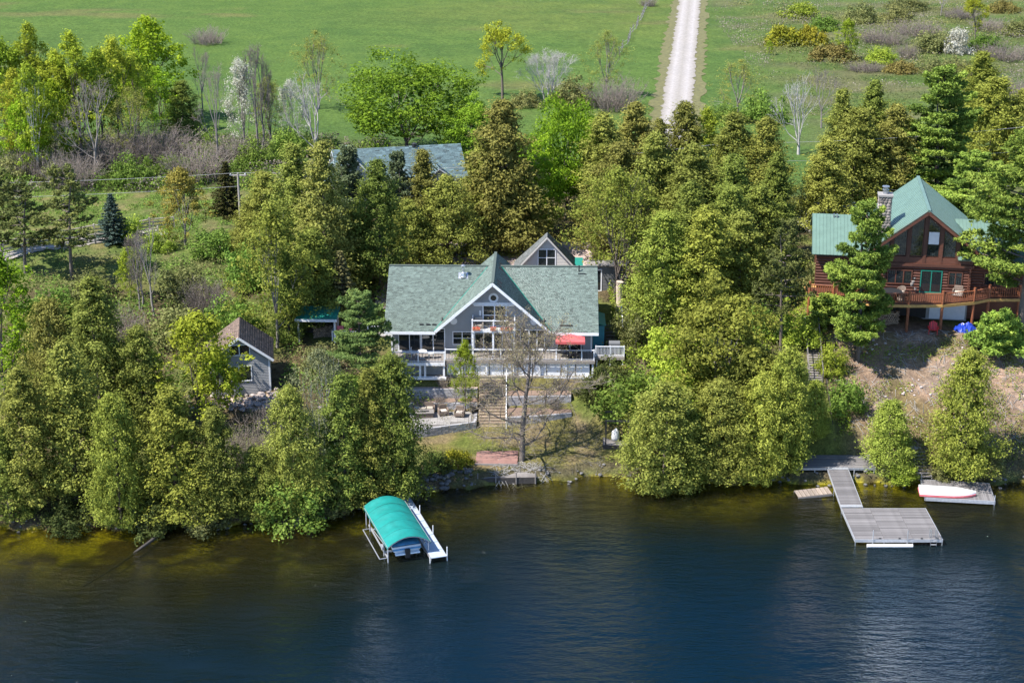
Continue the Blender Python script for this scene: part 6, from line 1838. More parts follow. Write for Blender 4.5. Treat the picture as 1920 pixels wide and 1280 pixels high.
def big_bare(seed=137, h=14.0, r=6.6):
    """a wide old tree: crooked stem, long near-level limbs from low down, several orders of fine twigs, buds just breaking"""
    rs = np.random.RandomState(seed)
    trunk, _, _ = bent((0, 0, -.4), (.02, 0, 1), h * .80, .27, .06, rs, 9, .09)
    segs = list(trunk); ends = []
    nl = 19
    for i in range(nl):
        t = .16 + .80 * (i / (nl - 1)); k = min(8, int(t * 9)); p = np.array(trunk[k][0]) + (np.array(trunk[k][1]) - np.array(trunk[k][0])) * (t * 9 - k if k < 8 else .8)
        a = i * 2.4 + rs.randn() * .3
        Lb = r * (1.08 - .55 * abs(t - .38) / .6) * rs.uniform(.75, 1.1)
        el = rs.uniform(-.05, .3) if t < .45 else rs.uniform(.25, .9)
        rb = .098 * (1.1 - t * .7)
        s1, q, d1 = bent(p, (math.cos(a), math.sin(a), el), Lb, rb, .03, rs, 7, .20, .045)
        segs += s1
        for j in range(11):
            kk = 1 + rs.randint(6); b = np.array(s1[kk][0]); dl = unit(np.array(s1[kk][1]) - b)
            s2, q2, d2 = bent(b, unit(dl + rs.randn(3) * .75 + np.array([0, 0, .12])), Lb * rs.uniform(.22, .48), .035, .012, rs, 4, .22, .03)
            segs += s2
            for c in range(7):
                m = rs.randint(4)
                s3, q3, d3 = bent(s2[m][1], unit(d2 + rs.randn(3) * .7), rs.uniform(.5, 1.2), .013, .006, rs, 3, .2, .02)
                segs += s3; ends += [x[1] for x in s3]
                for e_ in range(2):
                    s4, q4, _ = bent(s3[rs.randint(3)][1], unit(d3 + rs.randn(3) * .8), rs.uniform(.25, .6), .007, .004, rs, 2, .2)
                    segs += s4; ends += [x[1] for x in s4]
    big = [x for x in segs if x[2] > .03]; small = [x for x in segs if x[2] <= .03]
    ends = np.array(ends); k = 15000; i = rs.randint(0, len(ends), k)
    V = leaf_cards(ends[i] + rs.randn(k, 3) * .08, rs.randn(k, 3), rs.uniform(.05, .13, k), rs)
    return branch_mesh('trunk', big, 6), branch_mesh('twigs', small, 3), h, r, crown_mesh('buds', [V], [rs.rand(k)])
P['bigbare'] = [big_bare()]

# kind -> (object name, prototypes, bark, foliage material, category, group, child names)
K = {}
for c in ('olive', 'yellow', 'brown', 'dark'): K['cedar_' + c] = ('cedar_tree', 'cedar', 'brown', 'cedar_' + c, 'tree', 'white cedars round the houses and along the shore')
for c in ('lime', 'limey', 'bright'): K[c] = ('leafy_tree', 'leafy', 'brown', c, 'tree', 'spring-green broadleaf trees')
K['birch'] = ('birch_tree', 'leafy', 'birch', 'lime', 'tree', 'spring-green broadleaf trees')
K['maple'] = ('maple_tree', 'dense', 'brown', 'maple', 'tree', 'dense green maples behind the house')
K['maple2'] = ('maple_tree', 'dense', 'brown', 'maple2', 'tree', 'dense green maples behind the house')
K['bud'] = ('budding_tree', 'budding', 'grey', 'bud', 'tree', 'budding broadleaf trees')
K['budlime'] = ('budding_tree', 'leafy', 'grey', 'willow', 'tree', 'budding broadleaf trees')
K['orange'] = ('maple_tree', 'leafy', 'grey', 'orange', 'tree', 'budding broadleaf trees')
K['willow'] = ('willow_tree', 'willow', 'brown', 'willow', 'tree', 'budding broadleaf trees')
K['willowgrey'] = ('birch_tree', 'budding', 'silver', 'willowgrey', 'tree', 'budding broadleaf trees')
K['dome'] = ('leafy_shrub', 'dense', 'grey', 'dome', 'shrub', 'bushes on the slopes and in the meadow')
K['elm'] = ('elm_tree', 'vase', 'brown', 'elm', 'tree', 'elms on the meadow')
K['blossom'] = ('blossoming_tree', 'budding', 'grey', 'blossom', 'tree', 'white blossoming trees and bushes')
K['bare'] = ('bare_tree', 'bare', 'grey', None, 'tree', 'bare trees')
K['silver'] = ('dead_tree', 'silver', 'silver', None, 'tree', 'bleached bare trees')
K['bigbare'] = ('bare_tree', 'bigbare', 'dark', None, 'tree', None)
K['pine'] = ('pine_tree', 'pine', 'brown', 'pine', 'tree', 'white pines by the log cabin')
K['pine_blue'] = ('pine_tree', 'pine', 'brown', 'pine_blue', 'tree', 'pines by the grey house')
K['pine_pale'] = ('pine_tree', 'slim', 'brown', 'pine_pale', 'tree', 'pines by the grey house')
K['ppine'] = ('pine_tree', 'ppine', 'brown', 'ppine', 'tree', 'sparse long-trunked pines')
K['shrub_pine'] = ('young_pine', 'spinebush', 'brown', 'pine', 'tree', 'young pines on the bank')
for c in ('blue', 'dark', 'olive'): K['spruce_' + c] = ('spruce_tree', 'spruce', 'brown', 'spruce_' + c, 'tree', 'spruces')
for c in ('green', 'lime', 'olive', 'dark'): K['shrub_' + c] = ('leafy_shrub', 'shrub', 'grey', 'shrub_' + c, 'shrub', 'bushes on the slopes and in the meadow')
for c in ('yellow', 'orange'): K['shrub_' + c] = ('juniper_shrub', 'mound', 'grey', 'shrub_' + c, 'shrub', 'juniper mounds')
K['twig'] = ('twig_bush', 'twig', 'twig', 'twigtip', 'shrub', 'leafless twig bushes')

def with_mat(name, me, mat, parent):
    o = bpy.data.objects.new(name, me)
    if not me.materials: me.materials.append(None)
    col.objects.link(o); o.parent = parent
    o.material_slots[0].link = 'OBJECT'; o.material_slots[0].material = mat
    return o

TREES = [
    ('lime', -64.74, 207.92, 15.4, 5.09, 'spring-green tree at the left end of the meadow tree line'),
    ('lime', -61.43, 210.17, 17.02, 3.77, 'tall yellow-green tree behind the white-stemmed birch'),
    ('birch', -58.57, 198.41, 13.96, 3.09, 'birch with a forked white stem in the meadow tree line'),
    ('lime', -55.43, 207, 16.45, 4.05, 'yellow-green tree between the birch and the bare grey oak'),
    ('bare', -51.16, 197.66, 12.18, 4.22, 'bare grey oak with a thick trunk above the twig thicket'),
    ('limey', -52.18, 215.37, 14.13, 4.04, 'yellowish tree just left of the tallest bright green tree'),
    ('bright', -51.24, 231.49, 14.75, 5.63, 'tallest bright green tree of the meadow tree line, near the lone twig bush'),
    ('bright', -48.76, 225.54, 8.67, 3.68, 'lower bright green tree at the right end of the leafy tree line'),
    ('cedar_dark', -45.41, 224.68, 7.24, 2.28, 'narrow dark cedar beside the lower bright green tree'),
    ('bud', -48.45, 206.34, 9.61, 3.72, 'thinly leafed tree rising from the twig thicket'),
    ('limey', -61.92, 203.28, 12.47, 3, 'yellow-green young tree in front of the birch, far left'),
    ('bright', -56.85, 201.89, 11.42, 2.98, 'green tree standing right of the birch stem'),
    ('bare', -37.29, 204.13, 12.97, 2.51, 'tall bare sapling with a dark stem reaching down to the wires'),
    ('bare', -44.82, 235.1, 9.98, 1.91, 'slim bare poplar standing against the meadow'),
    ('blossom', -35.52, 213.24, 12.44, 2.79, 'slender tree with white blossom left of the grey dead tree'),
    ('bare', -33.36, 211.43, 14.12, 2.59, 'bare thin tree between two white blossoming trees'),
    ('bud', -32.49, 216.72, 9.45, 2.48, 'budding thin tree right of the white blossoming tree'),
    ('blossom', -29.13, 214.42, 9.07, 2.98, 'white blossoming tree beside the grey dead tree'),
    ('bud', -28.54, 240.39, 11.48, 3.9, 'tall budding tree against the meadow behind the grey dead tree'),
    ('silver', -25.48, 209.63, 11.02, 4.12, 'dead silver-grey tree with a forked trunk by the garage roof'),
    ('twig', -50.04, 202.82, 6.11, 4.18, 'grey-purple twig thicket below the bare oak'),
    ('twig', -45.65, 206.66, 6.35, 4.76, 'widest grey-purple twig thicket in the upper left brush'),
    ('twig', -38.75, 197.2, 5.84, 3.91, 'grey-purple twig thicket under the tall bare sapling'),
    ('twig', -52.88, 194.02, 5.76, 3.53, 'brown twig thicket at the left of the upper brush'),
    ('twig', -35.13, 206.24, 4.63, 3.4, 'twig thicket behind the dark spruce and the pole'),
    ('twig', -58.98, 197.97, 4.78, 3.27, 'twig thicket beneath the yellow-green trees, far left'),
    ('shrub_green', -42.03, 198.6, 3.08, 2.17, 'fresh green bush in front of the widest twig thicket'),
    ('shrub_green', -46.06, 195.32, 3.82, 2.72, 'green bush below the bare oak beside the lane lawn'),
    ('shrub_olive', -61.69, 197.3, 3.05, 3.1, 'olive bush at the left edge above the lane lawn'),
    ('shrub_green', -32.29, 204.13, 3.7, 2.69, 'green bush behind the left cedars, beneath the blossoming trees'),
    ('shrub_green', -28.83, 210.36, 3.65, 3.29, 'green bush at the foot of the dead silver-grey tree'),
    ('shrub_olive', -55.61, 197.1, 2.51, 2.61, 'olive bush at the edge of the lane lawn behind the two pines'),
    ('twig', -54.95, 298.68, 3.07, 3.85, 'lone round purple twig bush out in the green meadow'),
    ('ppine', -49.98, 161.93, 9.37, 3.2, 'sparse pine with a bare trunk left of the fences, nearer the left edge'),
    ('ppine', -44.9, 160.57, 11.44, 3.44, 'sparse pine with a tall bare trunk in front of the rail fences'),
    ('ppine', -53.63, 166.32, 9.18, 2.64, 'sparse pine cut by the left edge beside the lane'),
    ('spruce_blue', -42.82, 170.66, 5.64, 2.06, 'small blue-green spruce on the lane lawn'),
    ('orange', -35.16, 170.52, 8.33, 3.07, 'orange-budding maple on the lawn left of the utility pole'),
    ('spruce_dark', -32.19, 180.95, 6.41, 2.35, 'dark spruce directly left of the utility pole'),
    ('shrub_lime', -41.31, 172.08, 3.19, 1.79, 'lime green bush right of the blue-green spruce'),
    ('shrub_lime', -37.43, 168.37, 2.62, 1.7, 'lime green bush on the lawn below the orange-budding maple'),
    ('bright', -44.25, 134.03, 14.35, 4.59, 'bright green maple cut by the left edge above the shore cedars'),
    ('shrub_green', -44.52, 150.53, 3.6, 2.95, 'green bush on the left slope below the rail fences'),
    ('shrub_olive', -41.76, 155.26, 3.28, 2.63, 'olive bush on the left slope below the tall bare pine trunk'),
    ('lime', -37.68, 155.02, 5.31, 1.52, 'small bright lime tree on the left slope'),
    ('bare', -34.68, 151.56, 9.43, 1.84, 'bare thin tree with dark stems on the left slope'),
    ('bare', -36.45, 153.09, 7.55, 1.42, 'slender bare sapling behind the small bright lime tree'),
    ('shrub_green', -31.29, 166.22, 3.57, 2.57, 'rounded green bush below the orange-budding maple'),
    ('shrub_olive', -32.57, 155.63, 4.14, 2.64, 'olive bush on the slope right of the bare thin tree'),
    ('twig', -29.86, 152.07, 4.86, 2.45, 'grey twig bush on the slope left of the tall budding tree'),
    ('shrub_green', -26.31, 147.59, 4.24, 2.39, 'green bush above the grey cabin roof'),
    ('shrub_olive', -31.57, 145.89, 4.05, 2.74, 'olive bush on the slope uphill from the yellow-green tree by the cabin'),
    ('shrub_green', -26.83, 158.65, 4.99, 2.28, 'green bush at the left of the tall budding tree'),
    ('shrub_olive', -44.11, 142.06, 3.6, 2.68, 'olive bush beside the bright green maple at the left edge'),
    ('twig', -36.82, 146.86, 4.24, 2.38, 'grey twig bush between the left slope cedars'),
    ('budlime', -21.96, 145.16, 13.56, 4.06, 'tall yellow-green budding tree right above the grey cabin'),
    ('cedar_olive', -27.46, 166.99, 5.44, 2.1, 'small cedar right below the utility pole'),
    ('cedar_olive', -25.54, 165.65, 9.26, 2.91, 'cedar at the left end of the dense stand beside the garage'),
    ('cedar_olive', -21.31, 156.85, 15.02, 2.89, 'tall cedar in front of the dead silver-grey tree'),
    ('cedar_brown', -18.32, 154.59, 16.08, 2.9, 'tall brownish cedar left of the garage gable'),
    ('pine_pale', -17.11, 167.99, 11.97, 2.38, 'pale green pine in front of the garage gable'),
    ('cedar_dark', -19.02, 150.38, 9.01, 2.8, 'dark cedar behind the wood shelter'),
    ('cedar_dark', -20.98, 146.49, 8.89, 1.49, 'dark narrow cedar left of the wood shelter'),
    ('cedar_dark', -13.17, 157.56, 13.56, 2.64, 'cedar with a bare lower trunk in front of the garage roof'),
    ('cedar_dark', -15.69, 158.27, 8.29, 2.4, 'dark cedar behind the pale spruce, left of the house'),
    ('pine_pale', -12, 167.76, 11.41, 2.01, 'pale slim pine poking up in front of the garage roof'),
    ('cedar_brown', -9.26, 167.39, 11.85, 2.57, 'pointed brownish cedar in front of the garage roof'),
    ('cedar_olive', -6.85, 166.19, 9.42, 3.48, 'broad cedar in front of the right end of the garage roof'),
    ('cedar_olive', -10.67, 164.26, 7.43, 2.76, 'cedar above the yard behind the left part of the house'),
    ('spruce_olive', -16.35, 150.27, 7.48, 2.35, 'pale olive spruce between the wood shelter and the house'),
    ('maple', -13.33, 210.17, 12.9, 8.59, 'huge dense bright green maple behind the garage'),
    ('maple', -5.01, 204.62, 8.44, 3.53, 'dense green maple lower at the right shoulder of the huge maple'),
    ('cedar_brown', -1.03, 170.2, 16.16, 3.95, 'tall brownish cedar right of the garage roof'),
    ('cedar_olive', -3.01, 172.16, 11.06, 3.15, 'cedar touching the right end of the garage roof'),
    ('maple2', 6.15, 180.24, 13.62, 5.21, 'broad fresh green maple behind the cottage'),
    ('maple2', 2.81, 174.12, 10.12, 3.77, 'lower fresh green maple left of the cottage gable'),
    ('cedar_brown', 0.11, 170.1, 7.91, 2.99, 'brownish cedar with a stout trunk beside the gravel yard'),
    ('elm', -1.46, 247.77, 11.88, 5.02, 'vase-shaped yellow elm standing against the meadow'),
    ('silver', 5.29, 245.43, 7.69, 4.39, 'clump of bare whitish stems near the yellow elm'),
    ('bud', 14.34, 249.57, 10.19, 3.72, 'budding tree with fine twigs left of the gravel road'),
    ('twig', 15.13, 240.88, 6.07, 4.9, 'purple twig thicket beside the gravel road'),
    ('shrub_olive', 9.12, 242.7, 4.62, 3.56, 'dark olive bush between the whitish stems and the twig thicket'),
    ('shrub_olive', 1.99, 242.89, 2.78, 2.38, 'small olive bush at the foot of the yellow elm'),
    ('cedar_olive', 9.93, 176.23, 13.14, 3.27, 'cedar in the back row of the dense stand, nearest the fresh green maple'),
    ('cedar_brown', 13.72, 181.51, 13.04, 3.24, 'brownish cedar in the back row, second from the maple'),
    ('cedar_brown', 19.2, 180.6, 12.91, 2.98, 'cedar tip hiding the end of the gravel road'),
    ('limey', 21.72, 181.51, 12.13, 3, 'yellow-green tree in the back row right of the road end'),
    ('cedar_olive', 24.2, 177.05, 12.47, 3.22, 'cedar in the back row directly above the right utility pole'),
    ('cedar_olive', 27.45, 174.92, 12.45, 3.13, 'cedar at the right end of the back row, by the white bare tree'),
    ('cedar_brown', 16.21, 177.92, 11.94, 2.65, 'narrow brownish cedar left of the road end'),
    ('cedar_brown', 11.19, 167.75, 11.7, 3.3, 'brownish cedar in the middle row behind the budding willow'),
    ('cedar_olive', 14.64, 165.65, 13.05, 3.31, 'cedar in the middle row of the dense stand, second from left'),
    ('cedar_olive', 18.16, 161.86, 12.7, 3.46, 'broad cedar at the centre of the dense stand'),
    ('cedar_dark', 22.15, 160.62, 11.61, 3, 'dark cedar just below the right utility pole'),
    ('cedar_dark', 26.94, 163.56, 11.29, 2.73, 'dark cedar at the right end of the middle row'),
    ('willow', 10.14, 155.21, 13.17, 4.82, 'light green budding willow with tall trunks right of the rear cottage'),
    ('cedar_dark', 17.07, 152.02, 11.67, 2.86, 'dark cedar behind the front row of the dense stand'),
    ('cedar_dark', 20.99, 153.7, 10.7, 2.79, 'dark cedar in the shade of the dense stand, right of centre'),
    ('cedar_dark', 24.26, 156.25, 9.49, 2.62, 'dark cedar at the right shoulder of the dense stand'),
    ('cedar_yellow', 14.03, 146.39, 11.26, 3.09, 'sunlit cedar at the front left of the dense stand, next to the snag'),
    ('cedar_yellow', 17.94, 146.59, 11.05, 2.92, 'sunlit cedar at the front centre of the dense stand'),
    ('cedar_olive', 21.65, 149.81, 9.17, 2.73, 'cedar at the front right of the dense stand, by the shaded lawn'),
    ('silver', 37.43, 211.09, 10.82, 3.8, 'white bare tree with fine branches right of the utility pole'),
    ('bare', 43.32, 227.44, 8.37, 2.78, 'bare grey tree behind the white bare tree'),
    ('bud', 32.91, 236.44, 8.05, 4.04, 'thin budding tree on the meadow edge right of the road'),
    ('shrub_green', 35.94, 232.18, 4.59, 3.49, 'rounded green bush on the meadow edge right of the road'),
    ('shrub_green', 29.97, 230.7, 3.19, 2.64, 'green bush between the road verge and the thin budding tree'),
    ('cedar_olive', 37.37, 184.82, 13.58, 2.74, 'pointed cedar left of the tallest cedar behind the log cabin'),
    ('cedar_dark', 41.08, 185.47, 14.41, 3.3, 'tallest dark-tipped cedar behind the log cabin chimney'),
    ('cedar_olive', 38.58, 180.89, 12.31, 3.74, 'broad cedar in front of the tallest dark-tipped cedar'),
    ('cedar_olive', 34.05, 174.4, 10.11, 3.04, 'cedar behind the white blossoming bush, left of the cabin roof'),
    ('cedar_brown', 43.2, 182.74, 12.06, 3.26, 'brownish cedar between the tallest cedar and the big pine'),
    ('pine', 48.28, 182.48, 16.41, 6.01, 'large layered white pine behind the log cabin roof'),
    ('cedar_yellow', 64.02, 223.84, 11.15, 3.47, 'rounded yellow-olive cedar up right behind the large pine'),
    ('cedar_yellow', 58.53, 197.75, 12.71, 3.96, 'yellowish cedar right of the large layered pine'),
    ('cedar_olive', 62.21, 197.75, 11.2, 3.25, 'cedar at the right edge behind the foreground pine'),
    ('pine', 49.28, 170.06, 9.73, 4.25, 'white pine directly behind the right slope of the cabin roof'),
    ('pine', 45.33, 139.23, 18.55, 7.02, 'big white pine at the right edge in front of the cabin deck'),
    ('pine', 30.67, 137.28, 14.41, 3.84, 'white pine in front of the left wing of the log cabin'),
    ('blossom', 34.75, 175.05, 3.5, 3.36, 'white blossoming bush left of the cabin wing'),
    ('shrub_green', 39.45, 180.99, 3.07, 2.56, 'green bush behind the stone chimney'),
    ('ppine', 24.05, 138.66, 11.73, 2.54, 'sparse pine with a bare trunk on the lawn left of the log cabin'),
    ('shrub_pine', 43, 137.47, 3.75, 2.59, 'young bushy pine on the bank right of the red chair'),
    ('shrub_pine', 28.65, 142.89, 2.57, 1.95, 'young bushy pine below the left end of the log deck'),
    ('shrub_olive', 29.22, 157.39, 2.77, 2.39, 'olive bush beside the cabin lawn'),
    ('shrub_olive', 11.14, 143.22, 4.26, 2.08, 'olive bush beside the dark side steps of the house'),
    ('shrub_dark', 9.2, 138.2, 2.7, 2.03, 'dark olive bush at the right end of the house deck'),
    ('shrub_green', 11.01, 133.65, 4.4, 3.6, 'broad fresh green bush above the glider frame'),
    ('shrub_lime', 13.87, 139.59, 4.26, 2.4, 'lime green bush uphill right of the house'),
    ('dome', 17.84, 132.96, 10.65, 5.15, 'broad domed olive bush, tallest in the middle of the slope'),
    ('shrub_lime', 15.27, 135.18, 5.57, 3.5, 'lime green bush left of the broad domed olive bush'),
    ('shrub_lime', 14.52, 131.77, 5.37, 3.21, 'lime green bush just above the shore cedar that overhangs the water'),
    ('cedar_olive', 12.55, 124.61, 9.11, 3.6, 'broad shore cedar overhanging the water right of the lawn'),
    ('cedar_olive', 17.16, 126.05, 8.5, 2.76, 'cedar with a brownish tip on the shore, middle of the slope'),
    ('cedar_yellow', 14.83, 126.28, 6.25, 2.77, 'low cedar on the shore between the overhanging cedar and the brown-tipped one'),
    ('cedar_yellow', 22.83, 126.9, 10.46, 2.65, 'yellow-olive cedar on the shore left of the dock landing'),
    ('cedar_yellow', 20.7, 126.14, 9.04, 2.6, 'cedar on the shore second from the dock landing'),
    ('cedar_olive', 20.46, 130.48, 7.58, 2.83, 'cedar on the slope behind the shore cedars, near the bank stairs'),
    ('cedar_yellow', 25.6, 129.41, 5.17, 1.4, 'slim yellowish cedar beside the lower bank stairs'),
    ('shrub_green', 23.25, 141.21, 3.45, 2.29, 'green bush on the lawn edge left of the bare pine trunk'),
    ('shrub_lime', 25.89, 139.61, 2.53, 2.03, 'lime bush at the top of the bank stairs'),
    ('shrub_green', 28.66, 131.74, 3.52, 1.78, 'green bush on the bank right of the stairs'),
    ('shrub_lime', 28.2, 135.93, 2.96, 1.52, 'lime bush beside the bank stairs handrail'),
    ('cedar_yellow', 31.5, 126.93, 5.49, 2.49, 'low rounded cedar above the dock landing'),
    ('cedar_yellow', 37.36, 125.9, 10.81, 2.9, 'columnar cedar on the bare bank behind the raft'),
    ('shrub_olive', 39.91, 125.77, 2.23, 1.55, 'olive bush at the waterline right of the columnar cedar'),
    ('shrub_lime', 32.38, 125.29, 1.68, 1.33, 'lime scrub at the waterline left of the raft steps'),
    ('shrub_olive', 35.94, 126.15, 1.32, 1.34, 'olive scrub at the waterline behind the raft'),
    ('cedar_olive', -38.08, 118.8, 11.79, 2.81, 'cedar on the left shore, nearest the left edge'),
    ('cedar_olive', -34.77, 120.02, 13.35, 3.15, 'shore cedar with a visible dark lower trunk on the left'),
    ('cedar_yellow', -30.66, 117.31, 10.59, 2.52, 'yellow-olive cedar leaning over the left shore'),
    ('cedar_yellow', -26.32, 117.94, 11.09, 3.11, 'broad yellow-olive cedar on the shore below the grey cabin'),
    ('cedar_olive', -34.65, 129.28, 13.81, 3.45, 'large conical cedar on the left slope above the shore row'),
    ('cedar_brown', -38.74, 130.29, 11.47, 2.92, 'brownish cedar between the left edge maple and the large conical cedar'),
    ('cedar_olive', -30.98, 128.42, 9.97, 2.67, 'cedar behind the yellow-green tree beside the grey cabin'),
    ('limey', -26.46, 130.38, 10.17, 4.17, 'yellow-green tree partly covering the grey cabin front'),
    ('lime', -25, 130.41, 7.11, 2.15, 'low yellow-green tree right at the grey cabin windows'),
    ('cedar_olive', -23.01, 117.64, 9.23, 2.39, 'cedar on the shore under the pale limestone patch'),
    ('cedar_dark', -39.44, 117.52, 7.79, 1.87, 'low dark cedar on the shore at the very left edge'),
    ('bare', -19.34, 124.49, 6.34, 2.4, 'grey leafless tree on the bank below the pale limestone patch'),
    ('twig', -21.83, 124.12, 5.13, 2.4, 'grey leafless bush on the bank left of the leafless tree'),
    ('willowgrey', -15.17, 121.32, 12.45, 2.97, 'pale grey-green birch clump with silvery stems on the shore'),
    ('cedar_olive', -17.28, 118.83, 10.43, 2.34, 'cedar on the shore left of the silvery birch clump'),
    ('cedar_dark', -13.38, 120.38, 11.54, 2.43, 'dark cedar on the shore right of the silvery birch clump'),
    ('cedar_olive', -11.29, 121.05, 11.77, 2.38, 'olive cedar between the two dark cedars at the shore end of the narrow dock'),
    ('cedar_dark', -9.65, 122.39, 12.22, 3, 'large dark cedar at the shore end of the narrow dock'),
    ('cedar_olive', -20.07, 118.39, 5.96, 2.1, 'low cedar on the left shore beside the bright green bush'),
    ('pine_blue', -13.45, 137.29, 9.28, 3.3, 'blue-green pine in front of the left end of the house'),
    ('shrub_green', -17.16, 117.61, 4.33, 2.72, 'bright green bush at the waterline left of the boat lift'),
    ('shrub_olive', -23.88, 117.08, 2.74, 1.88, 'olive scrub at the waterline in the middle of the left shore'),
    ('shrub_dark', -28.19, 116.65, 2.72, 1.87, 'dark scrub at the waterline below the broad cedar'),
    ('shrub_dark', -34.77, 117.08, 2.51, 2.09, 'dark scrub at the waterline below the trunked cedar'),
    ('shrub_olive', -14.47, 119.38, 2.63, 1.48, 'olive scrub on the bank behind the boat lift'),
    ('shrub_olive', -17.48, 140.42, 3.08, 1.94, 'olive bush in front of the wood shelter'),
    ('shrub_green', -14.51, 136.98, 2.49, 1.66, 'green bush below the blue-green pine'),
    ('shrub_yellow', -4.58, 127.25, 1.77, 1.34, 'clipped yellow-green bush on the lawn beside the red plank pad'),
    ('shrub_dark', -6.24, 126.11, 1.93, 1.16, 'clipped dark bush left of the yellow-green one on the lawn'),
    ('lime', -4.15, 136.84, 6.68, 1.61, 'light green young tree on the terrace left of the garden stairs'),
    ('bigbare', 0.81, 128.31, 14.15, 6.89, 'large wide bare tree with dark limbs in front of the house'),
    ('twig', -6.26, 138.95, 1.12, 0.63, 'small twiggy plant on the upper terrace left of the stairs'),
    ('twig', -6.5, 137.28, 1.15, 0.62, 'small twiggy plant in the mulch bed behind the patio'),
    ('twig', 3.81, 136.72, 1.28, 0.62, 'small twiggy plant in the mulch bed right of the stairs'),
    ('twig', 4.14, 138.85, 1.09, 0.63, 'small twiggy plant on the upper right terrace'),
    ('shrub_dark', 7.18, 137.65, 2.23, 1.67, 'dark bush at the right end of the terraces'),
    ('shrub_yellow', 49.79, 300.02, 4.03, 3.77, 'yellow juniper mound in the right meadow, nearest the road'),
    ('shrub_yellow', 54.27, 299.05, 4.2, 2.99, 'dark-sided yellow juniper mound touching the one nearest the road'),
    ('shrub_orange', 55.16, 283.91, 3.09, 3.9, 'orange-brown juniper mound below the yellow ones'),
    ('lime', 45.06, 288.96, 2.6, 0.84, 'tiny lone tree in the meadow right of the road'),
    ('lime', 57.51, 283.71, 6.92, 2.2, 'small light green tree standing behind the orange-brown mound'),
    ('blossom', 77.95, 289.69, 5.01, 2.8, 'round white blossoming bush in the right meadow'),
    ('shrub_olive', 73.64, 291.25, 3.74, 3.99, 'olive bush left of the round white blossoming bush'),
    ('elm', 82.31, 294.15, 9.76, 3.4, 'yellow-green slender tree behind the white blossoming bush'),
    ('bare', 86.15, 333.83, 6.32, 2.94, 'dark bare tree at the top edge of the right meadow'),
    ('twig', 68.46, 284.98, 2.75, 1.93, 'small grey twig bush in the right meadow, alone'),
    ('twig', 67.41, 300.48, 3.65, 4.6, 'purple-grey twig patch behind the small light green tree'),
    ('twig', 76.08, 309.84, 3.36, 5.73, 'purple-grey twig patch in the middle of the right meadow'),
    ('twig', 84.62, 283.41, 3.47, 5.27, 'purple-grey twig patch at the right edge of the meadow'),
    ('twig', 90.66, 314.63, 3.41, 4.55, 'twig patch near the top right corner'),
    ('shrub_olive', 68.28, 325.85, 4.34, 3.24, 'olive bush near the top edge of the right meadow'),
    ('shrub_lime', 57.95, 333.06, 2.95, 4, 'light green bush near the top edge, nearer the road'),
    ('shrub_olive', 71.53, 263.38, 4.27, 3.08, 'olive bush behind the large pine'),
    ('shrub_orange', 64.35, 271.54, 2.02, 3.08, 'rusty low mound in the right meadow above the cedars'),
    ('twig', 75.74, 246.73, 4.84, 3.21, 'twig bush at the right edge above the cedars'),
    ('shrub_olive', 75.64, 326.93, 3.32, 3.15, 'round olive bush at the top of the right meadow'),
    ('shrub_orange', 99.98, 338.86, 2.35, 3.8, 'rusty low mound at the top right corner'),
    ('twig', 28.44, 348.12, 1.87, 2.23, 'brown twig bush at the far end of the wire fence'),
    ('lime', -53.25, 210.8, 13.54, 3.79, 'lime tree in the thick of the meadow tree line, right of the grey oak crown'),
    ('bright', -60.26, 199.23, 9.32, 3.28, 'fresh green young tree low in the tree line below the birch'),
    ('lime', -50.48, 219.71, 11.69, 3.58, 'lime tree tucked beneath the tallest bright green tree, on its left'),
    ('limey', -57.68, 207.73, 14.04, 3.4, 'yellowish tree between the birch stem and the bare grey oak'),
    ('shrub_green', 59.73, 317.21, 2.83, 3.06, 'low green bush behind the yellow juniper mounds'),
    ('shrub_lime', 62.72, 280.53, 2.72, 2.72, 'lime green bush right of the orange-brown mound'),
    ('shrub_olive', 69.36, 270.36, 2.63, 3.07, 'olive bush below the round white blossoming bush'),
    ('shrub_green', 83.63, 292.35, 3.08, 3.3, 'green bush right of the round white blossoming bush'),
    ('twig', 89.25, 330.87, 2.72, 4.24, 'brown twig patch beside the dark bare tree at the top edge'),
    ('shrub_olive', 94.19, 309.34, 2.96, 2.99, 'olive bush at the right edge of the meadow'),
    ('twig', 58.39, 272.57, 2.12, 3.53, 'brown twig patch below the small light green tree'),
    ('shrub_olive', 81.23, 342.44, 2.38, 4.39, 'olive bush at the top edge above the round olive bush'),
    ('shrub_olive', 29.77, 151.42, 4.17, 2.05, 'olive bush hiding the left end wall of the log cabin'),
]

